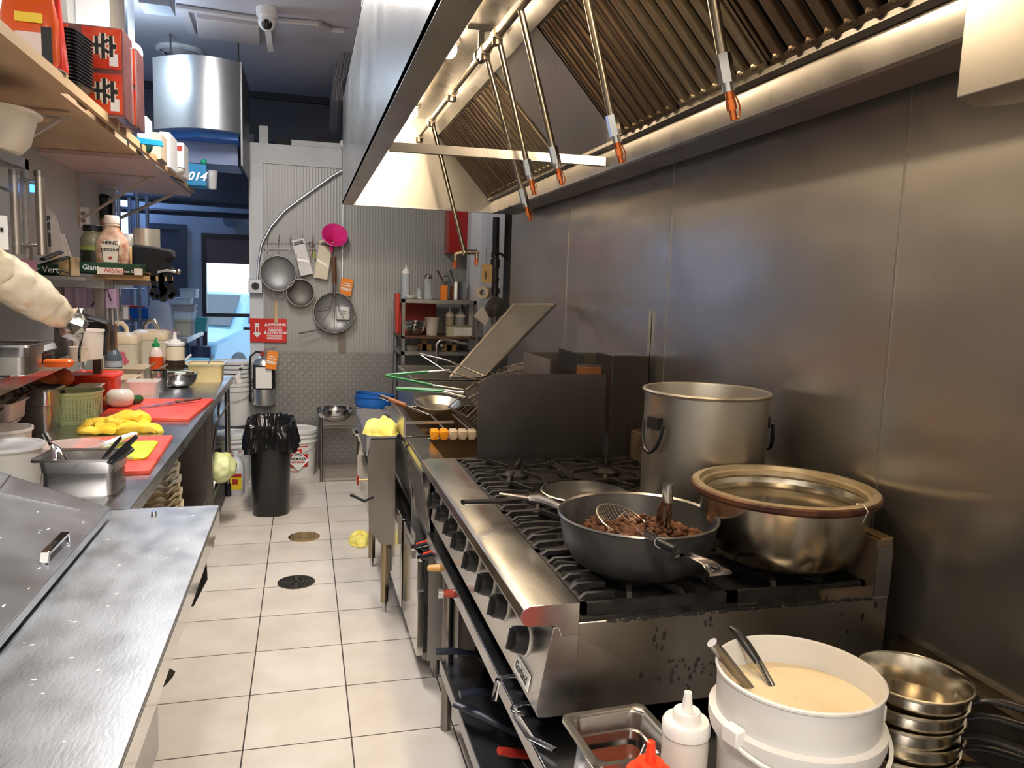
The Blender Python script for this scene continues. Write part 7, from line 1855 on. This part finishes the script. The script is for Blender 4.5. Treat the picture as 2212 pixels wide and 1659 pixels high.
tag(MB().tube([P(x, y, Y=5.9) for x, y in ((252, 597), (256, 640), (258, 670))], .016, 8).build('pipe', galv), 'grey pipe on the wall end below the plywood shelf', 'pipe')
t = thing('socket_box', 'grey double socket box on the wall end', 'socket', tuple(P(263, 675, Y=5.95)), world=True)
a, b = P(252, 660, Y=5.95), P(277, 692, Y=5.95)
MB().bb((a.x, 5.95, b.z), (b.x, 6.0, a.z)).build('box', mat('grey box paint', (.36, .36, .34), .5), t, bevel=.003)
MB().bb((b.x - .03, 5.945, b.z + .01), (b.x, 5.95, a.z - .01)).build('outlets', white_b, t)

# ================================================================ long wooden top shelf
TSZ = 2.24
Ya, Yb = P(145, 203, Z=2.24).y, P(243, 342, Z=2.24).y
ts = thing('wall_shelf', 'long stained board shelf high on the left wall', 'shelf', (-1.05, 4, TSZ), world=True)
TX = -.80
MB().slab([(TX, .8, TSZ), (TX, Ya, TSZ), (XL, Ya, TSZ), (XL, .8, TSZ)], (0, 0, .02)).build('shelf_board', mat('shelf board brown', (.46, .30, .17), .6, 0, (.58, .40, .24), 1.6, vstretch=(4, .6, 1), bump=.1, bs=20, bstretch=(8, 1, 1)), ts)
MB().slab([(TX - .03, Ya, TSZ), (TX - .03, Yb, TSZ), (XL, Yb, TSZ), (XL, Ya, TSZ)], (0, 0, .02)).build('shelf_board', mat('shelf board brown', (.46, .30, .17), .6, 0, (.58, .40, .24), 1.6, vstretch=(4, .6, 1), bump=.1, bs=20, bstretch=(8, 1, 1)), ts)
MB().slab([(TX - .01, Yb - .2, TSZ - .002), (TX - .01, 6.25, TSZ - .002), (XL, 6.25, TSZ - .002), (XL, Yb - .2, TSZ - .002)], (0, 0, -.02)).build('shelf_board', mat('shelf board pinkish', (.50, .38, .36), .6, 0, (.58, .45, .42), 1.6, vstretch=(4, .6, 1)), ts)
MB().bb((TX, .8, TSZ), (TX + .018, 6.25, TSZ + .035)).build('front_batten', mat('batten wood', (.55, .36, .18), .6), ts)
for y in (2.35, 3.45, 5.2):
    mb = MB().bb((XL, y - .02, TSZ - .028), (TX - .08, y + .02, TSZ - .022))
    mb.slab([(XL + .003, y - .012, TSZ - .30), (XL + .003, y + .012, TSZ - .30), (TX - .12, y + .012, TSZ - .028), (TX - .12, y - .012, TSZ - .028)], (.008, 0, -.008))
    mb.bb((XL, y - .02, TSZ - .34), (XL + .006, y + .02, TSZ - .02))
    mb.build('bracket', mat('bracket paint', (.45, .38, .32), .5), ts)
MB().cyl(P(262, 470, Y=6.15), P(372, 420, Y=5.9), .012, seg=8).build('stay_rod', mat('painted stay', (.52, .50, .48), .5), ts)
tz = TSZ + .021
# noodle cartons
nc = None
a = P(271, 258, Y=3.62)
def noodle(label, x0, x1, y0, y1, z0, z1, group=None):
    t = thing('noodle_carton', label, 'carton', ((x0 + x1) / 2, (y0 + y1) / 2, z0), world=True, group=group)
    MB().bb((x0, y0, z0), (x1, y1, z1)).build('wrap', mat('dark glossy wrap', (.13, .055, .055), .15, 0, (.22, .09, .08), 6, coat=.5, bump=.4, bs=14), t, bevel=.004)
    rp = mat('noodle red', (.58, .028, .012), .2, 0, (.70, .09, .02), 8, coat=.6)
    wdt = x1 - x0
    hh = (z1 - z0) / 2
    for j in range(2):
        for i, (u0, u1) in enumerate(((.02, .30), (.47, .97))):
            zz0, zz1 = z0 + hh * j + .012, z0 + hh * (j + 1) - .008
            o = MB().bb((x0 + wdt * u0, y0 - .003, zz0), (x0 + wdt * u1, y0 - .0005, zz1)).build('packet_front', rp, t, bevel=.001)
            cx = x0 + wdt * (u0 + u1) / 2; cz = (zz0 + zz1) / 2 + .01
            s = .10 if i else .075
            # bold brush character with a pale outline
            for m__, off, dy in ((mat('outline pale', (.75, .62, .5), .4), .006, .0036), (ink, 0, .0042)):
                mb = MB()
                for (az, ax, bz, bx, r) in ((0, .55, 0, .42, .1), (-.42, .36, .42, .36, .075), (-.26, .28, -.14, .12, .07), (.26, .28, .14, .12, .07), (-.5, .06, .5, .06, .075), (-.36, -.18, .36, -.18, .07), (0, .04, 0, -.55, .08)):
                    mb.tube([(cx + ax * s, y0 - dy, cz - az * s), (cx + bx * s, y0 - dy, cz - bz * s)], r * s + off, 8, flat=.15 if False else None)
                for v in mb.bm.verts: v.co.y = y0 - dy + (v.co.y - (y0 - dy)) * .06
                mb.build('brush_character', m__, o)
            MB().bb((x0 + wdt * u1 - .045, y0 - .0042, zz0 + .012), (x0 + wdt * u1 - .012, y0 - .003, zz0 + .06)).build('nutrition_panel', paper, o)
    return t
x1 = a.x; x0 = P(100, 200, Y=3.62).x
ztop = P(272, 62, Y=3.62).z
noodle('big plastic-wrapped carton of red noodle packets on the top shelf', x0, x1, 3.62, 3.80, tz, ztop)
noodle('second wrapped noodle carton just behind the big red one', x0 + .02, x1 + .014, 3.82, 3.96, tz, ztop - .02)
t = thing('white_cabinet', 'white cabinet with grey rounded side standing behind the noodle cartons', 'cabinet', tuple(P(200, 60, Y=4.9)), world=True)
xa_, xb_ = P(163, 60, Y=4.7).x, P(236, 60, Y=4.7).x
MB().bb((xa_, 4.7, tz), (xb_, 5.0, 3.38)).build('body', mat('appliance white', (.62, .63, .64), .4), t, bevel=.004)
MB().prism([(4.55, 3.38), (4.55, 3.0), (4.60, 2.80), (4.70, 2.72), (4.70, 3.38)], 'X', XL + .01, xa_ - .002).build('rounded_side', mat('appliance grey', (.32, .31, .30), .45), t)
MB().bb((xb_, 4.72, tz), (xb_ + .02, 4.99, 3.38)).build('edge_strip', mat('brown edge', (.20, .17, .14), .5), t)
# black take-out trays
for k in range(16):
    t = thing('takeout_tray', ['lowest', 'second', 'third', 'fourth', 'fifth', 'sixth', 'seventh', 'eighth', 'ninth', 'tenth', 'eleventh', 'twelfth', 'thirteenth', 'fourteenth', 'fifteenth', 'topmost'][k] + ' black takeout tray, counted upwards, of the stack before the noodle carton', 'tray', (-.925, 3.42, tz + .04 + .0125 * k), math.radians(-8), 'stacked black takeout trays')
    MB().rr([(.095, .075, .03, 0), (.112, .092, .03, .022), (.118, .098, .03, .024), (.118, .098, .03, .027), (.110, .09, .03, .0265), (.092, .072, .03, .003)], 4).build('tray', bk_plastic, t)
t = thing('dark_dish', 'black dish leaning under the stack of takeout trays', 'dish', (-.925, 3.42, tz))
MB().rr([(.10, .08, .02, 0), (.105, .085, .02, .038)], 4).build('body', bk_plastic, t)
t = thing('steel_plate', 'round steel plate leaning out under the black trays', 'plate', (-.89, 3.02, tz + .006))
MB().lathe([(.001, .0), (.08, .0), (.10, .012), (.115, .014), (.115, .018), (.098, .016), (.078, .004), (.001, .004)], 40).build('disc', alu, t)
# red snack packets at the left
rnd = random.Random(2)
t = thing('snack_packet', 'crumpled bright red and black snack bag at the left end of the top shelf', 'snack bag', (P(106, 100, Y=3.1).x - .01, 3.13, tz))
mb = MB().rr([(.04, .012, .01, 0), (.05, .045, .03, .06), (.05, .045, .03, .24), (.04, .006, .005, .36)], 8)
for v in mb.bm.verts: v.co += Vector((noise.noise(v.co * 25), noise.noise(v.co * 25 + Vector((3, 0, 0))), 0)) * .015
mb.build('bag', mat('red foil bag', (.80, .05, .015), .18, 0, (.55, .02, .01), 7, coat=.7), t)
o = MB().bb((-.045, -.050, .07), (-.01, -.044, .17)).build('dark_print', bk_plastic, t)
t = thing('snack_packet', 'orange and white snack packet beside the red bag', 'snack bag', (P(62, 100, Y=2.95).x, 2.97, tz))
mb = MB().rr([(.07, .012, .01, 0), (.085, .04, .03, .05), (.085, .04, .03, .17), (.07, .006, .005, .25)], 8)
for v in mb.bm.verts: v.co += Vector((noise.noise(v.co * 25), noise.noise(v.co * 25 + Vector((3, 0, 0))), 0)) * .012
mb.build('bag', mat('orange foil bag', (.72, .10, .015), .2, coat=.5), t)
MB().bb((.045, -.047, .02), (.075, -.042, .14)).build('black_panel', bk_plastic, t)
MB().bb((-.03, -.046, .03), (.045, -.042, .12)).build('white_panel', mat('pinkish panel', (.75, .62, .58), .5), t)
MB().bb((-.03, -.046, .15), (.05, -.041, .18)).build('yellow_panel', mat('yellow panel', (.85, .6, .05), .5), t)
t = thing('snack_packet', 'dark and yellow snack packet lying on top of the others', 'snack bag', (P(55, 20, Y=2.95).x, 2.98, tz + .255))
mb = MB().rr([(.08, .05, .03, 0), (.10, .06, .03, .04), (.09, .05, .03, .09)], 6); mb.build('bag', mat('brown yellow bag', (.30, .16, .04), .25, 0, (.75, .48, .06), 6, vmin=.45, vmax=.55), t)
tag(MB().sphere((-1.02, 2.66, tz + .12), .05, 14, 10, (1, 1, 1), .8).build('foil_bag', foil), 'crinkled silver bag at the very left of the top shelf', 'bag')
# far end items
def tb(x, y): return P(x, y, Z=tz)
def boxat(name, label, cat, px0, px1, pyt, pyb, Y, dep, m_, **k):
    x0, x1 = P(px0, pyb, Y=Y).x, P(px1, pyb, Y=Y).x
    t = thing(name, label, cat, ((x0 + x1) / 2, Y + dep / 2, tz), world=True)
    MB().bb((x0, Y, tz), (x1, Y + dep, max(P((px0 + px1) / 2, pyt, Y=Y).z, tz + .03))).build('box', m_, t, bevel=.003)
    return t, x0, x1
t, *_ = boxat('clear_container', 'pale green clear container behind the noodle cartons', 'container', 296, 318, 250, 300, 4.45, .15, mat('mint plastic', (.62, .74, .66)))
t = thing('blue_comb_rack', 'bright blue ribbed plastic strip on the top shelf edge', 'strip', tuple(P(310, 300, Y=4.25)), world=True)
a, b = P(270, 295, Y=4.2), P(350, 306, Y=4.35)
mb = MB().slab([a, b, b + Vector((0, 0, -.022)), a + Vector((0, 0, -.022))], (0, .03, 0))
for k in range(24):
    q = a.lerp(b, (k + .5) / 24); mb.bb((q.x - .003, q.y - .004, q.z - .022), (q.x + .003, q.y, q.z + .004))
mb.build('strip', mat('cyan plastic', (.02, .38, .72), .35), t)
t, *_ = boxat('food_bin', 'tan plastic bin on the top shelf behind the blue strip', 'bin', 312, 348, 285, 335, 4.75, .2, mat('tan tub clear', (.66, .52, .36)))
t = thing('scouring_pad', 'dark green scouring pad on the top shelf edge', 'pad', tuple(P(306, 322, Y=4.45)), world=True)
a = P(306, 322, Y=4.45); MB().rr([(.045, .03, .01, -.025), (.05, .035, .01, 0), (.045, .03, .01, .028)], 4, M=T(a.x, a.y, max(a.z, tz + .026)) @ RY(.3)).build('pad', mat('scourer green', (.005, .06, .04), .9, bump=.6, bs=120), t)
t, x0, x1 = boxat('white_box', 'tall white carton on the top shelf, nearer one', 'carton', 346, 368, 285, 362, 5.05, .28, paper)
t, x0, x1 = boxat('white_box', 'white carton with red print on the top shelf, farther one', 'carton', 378, 398, 308, 366, 5.45, .2, paper)
MB().bb((x0 + .01, 5.447, tz + .16), (x1 - .01, 5.45, tz + .19)).build('red_print', red_d, t)
t = bowl('white foam bowl at the front edge of the top shelf', tuple(P(402, 386, Y=5.42)), .085, .045, white_p, 'foam_bowl')
t.location.z = tz + .0; t.location.x = -.82
t, x0, x1 = boxat('blue_box', 'blue box with white numbers 014 near the end of the top shelf', 'box', 403, 446, 354, 408, 5.9, .22, mat('box blue', (.012, .20, .42), .4))
text('014', .082, wht, t, facing(((x0 + x1) / 2, 5.896, tz + .06)), shear=.35, bold=.002)
t = thing('plastic_cup', 'clear plastic cup tipped at the far end of the top shelf', 'cup', (P(462, 405, Y=6.05).x - .02, 6.08, tz))
MB().lathe([(.001, .0), (.035, 0), (.045, .13), (.048, .13), (.043, .128), (.033, .004), (.001, .003)], 24).build('cup', clear_p, t)
tag(MB().sphere(tuple(P(440, 350, Y=6.0)), .022, 10, 8).build('green_clip', mat('green clip', (.02, .35, .2), .4)), 'small green clip on top of the blue box', 'clip')
tag(MB().slab([P(335, 345, Y=4.7), P(350, 342, Y=4.7), P(362, 354, Y=4.75), P(348, 358, Y=4.75)], (0, .01, 0)).build('metal_tin', mat('pewter tin', (.35, .30, .28), .4, .8)), 'small flat tin on the top shelf edge', 'tin')
tag(MB().tube([P(372, 382, Y=5.1), P(384, 388, Y=5.15), P(396, 394, Y=5.2)], [.008, .012, .006], 8, flat=.5).build('black_scissors', bk_plastic), 'black handled scissors on the top shelf edge', 'scissors')
# bowl under the top shelf at the left edge
t = thing('plastic_basin', 'frosted white basin on the glass cooler at the left edge', 'basin', (P(92, 340, Y=2.95).x - .185, 2.98, gz1))
MB().rr([(.11, .10, .09, 0), (.135, .125, .11, .03), (.155, .145, .12, .118), (.17, .16, .13, .122), (.17, .16, .13, .132), (.15, .14, .12, .122), (.12, .11, .10, .03), (.09, .08, .07, .006)], 12).build('body', mat('cream frosted', (.78, .68, .54), .35, sss=.1), t)

# ================================================================ far room seen past the counter
rk = thing('wire_rack', 'tall grey wire rack in the far room', 'shelf rack', (-1.6, 7.8, 0), world=True)
def FX(x, Y): return P(x, 650, Y=Y).x
fx0, fx1 = FX(262, 7.6), FX(302, 7.6)
for x in (fx0, fx1):
    for y in (7.6, 8.05): MB().cyl((x, y, 0), (x, y, 2.35), .016, seg=10).build('post', mat('grey rack', (.30, .32, .36), .4, .7), rk)
FX2 = FX(322, 7.8)
MB().cyl((FX2, 7.8, 0), (FX2, 7.8, 2.35), .014, seg=10).build('post', mat('grey rack', (.3, .3, .3)), rk)
zs_ = [P(280, y, Y=7.6).z for y in (617, 690, 706, 775)]
for z in (zs_[0], zs_[1] - .02, .5):
    mb = MB()
    for k in range(10): mb.tube([(fx0, 7.6 + .05 * k, z), (FX2, 7.6 + .05 * k, z)], .003, 4)
    mb.tube([(fx0, 7.6, z - .03), (FX2, 7.6, z - .03)], .006, 6)
    mb.build('wire_shelf', wire, rk)
tag(MB().rr([(.10, .10, .03, 0), (.13, .12, .03, .12)], 5, M=T(FX(275, 7.75), 7.8, zs_[1])).build('red_tray', red_b), 'bright red tray on the far wire rack', 'tray')
tag(MB().rr([(.10, .10, .03, 0), (.14, .12, .03, .10)], 5, M=T(FX(305, 7.75), 7.8, zs_[1])).build('blue_tray', blue_p), 'blue tray beside the red tray on the far wire rack', 'tray')
tag(MB().cyl((FX(288, 7.8), 7.8, zs_[0]), (FX(288, 7.8), 7.8, zs_[0] + .16), .045, .05).build('black_cup', bk_plastic), 'dark cup on the upper shelf of the far wire rack', 'cup')
tag(MB().cyl((FX(318, 7.8), 7.8, zs_[0]), (FX(318, 7.8), 7.8, zs_[0] + .07), .07).build('red_dish', red_b), 'red dish on the upper shelf of the far wire rack', 'dish')
tag(MB().bb((FX(265, 8.3), 8.1, 0), (FX(300, 8.3), 8.2, P(280, 622, Y=8.1).z)).build('steel_fridge', galv), 'steel fridge side behind the far wire rack', 'fridge')
# tray table
tt = thing('prep_table', 'steel table in the far room stacked with blue-lit trays', 'table', (-1.1, 7.9, 0), world=True)
tx0, tx1 = FX(330, 7.4), FX(400, 7.4)
ztt = P(370, 728, Y=7.4).z
MB().bb((tx0, 7.35, ztt - .05), (tx1 + .02, 8.5, ztt)).build('table_top', steel_top, tt, bevel=.003)
for x in (tx0 + .05, tx1 - .02):
    for y in (7.45, 8.4): MB().cyl((x, y, 0), (x, y, ztt - .05), .02, seg=10).build('leg', steel_dk, tt)
MB().bb((tx0 + .05, 7.5, .35), (tx1 - .02, 8.4, .37)).build('undershelf', steel_dk, tt)
sky_t = mat('pale tray', (.50, .62, .72), .35)
zc = ztt
for k, (px0, px1, yt, yb_, lb, m_) in enumerate(((363, 415, 690, 715, 'grey folded tray lowest in the far stack', mat('olive grey tray', (.40, .38, .30), .5)), (360, 418, 672, 690, 'pale tray second from the bottom of the far stack', sky_t), (357, 420, 657, 672, 'grey fronted tray in the middle of the far stack', mat('grey tray', (.30, .31, .33), .4)), (362, 412, 643, 657, 'pale tray near the top of the far stack', sky_t), (388, 424, 623, 643, 'pale square tub on top of the far stack', sky_t))):
    x0, x1 = FX(px0, 7.7), FX(px1, 7.7); z0 = zc; z1 = P(390, yt, Y=7.7).z
    if z1 - z0 < .03: z1 = z0 + .06
    t = thing('food_tray', lb, 'tray', ((x0 + x1) / 2, 7.8, z0))
    hx = (x1 - x0) / 2
    MB().rr([(hx * .9, .13, .02, 0), (hx * .96, .14, .02, (z1 - z0) * .85), (hx, .15, .02, (z1 - z0) * .87), (hx, .15, .02, (z1 - z0) - .001)], 4).build('body', m_, t)
    zc = z1
a = P(350, 680, Y=7.45)
t = thing('plastic_bag', 'tall clear plastic bag of food on the far table', 'bag', (FX(347, 7.45), 7.5, ztt))
mb = MB().rr([(.09, .07, .03, 0), (.11, .09, .04, .10), (.10, .07, .03, .25), (.08, .03, .02, P(350, 650, Y=7.45).z - ztt)], 8)
for v in mb.bm.verts: v.co += Vector((noise.noise(v.co * 18), noise.noise(v.co * 18 + Vector((3, 0, 0))), 0)) * .03
mb.build('bag', mat('cloudy bag', (.55, .60, .68), .25, alpha=.7), t)
t = thing('meat_bag', 'pink bag of meat lying on the far table', 'bag', (FX(352, 7.4), 7.42, ztt))
MB().sphere((0, 0, .035), .085, 18, 10, (1.3, .8, .5), .6).build('bag', mat('pink meat', (.55, .32, .34), .4, 0, (.66, .48, .5), 20), t)
tag(MB().cyl((FX(431, 8.2), 8.2, .0), (FX(431, 8.2), 8.2, .95), .10, seg=20).build('dark_bin', mat('navy bin', (.03, .05, .12), .4)), 'dark round bin in front of the glass door', 'bin')
tag(MB().rr([(.10, .12, .03, 0), (.12, .14, .03, .14)], 5, M=T(FX(424, 8.4), 8.35, ztt)).build('teal_crate', mat('teal plastic', (.05, .35, .38), .4)), 'teal crate at the end of the far table', 'crate')
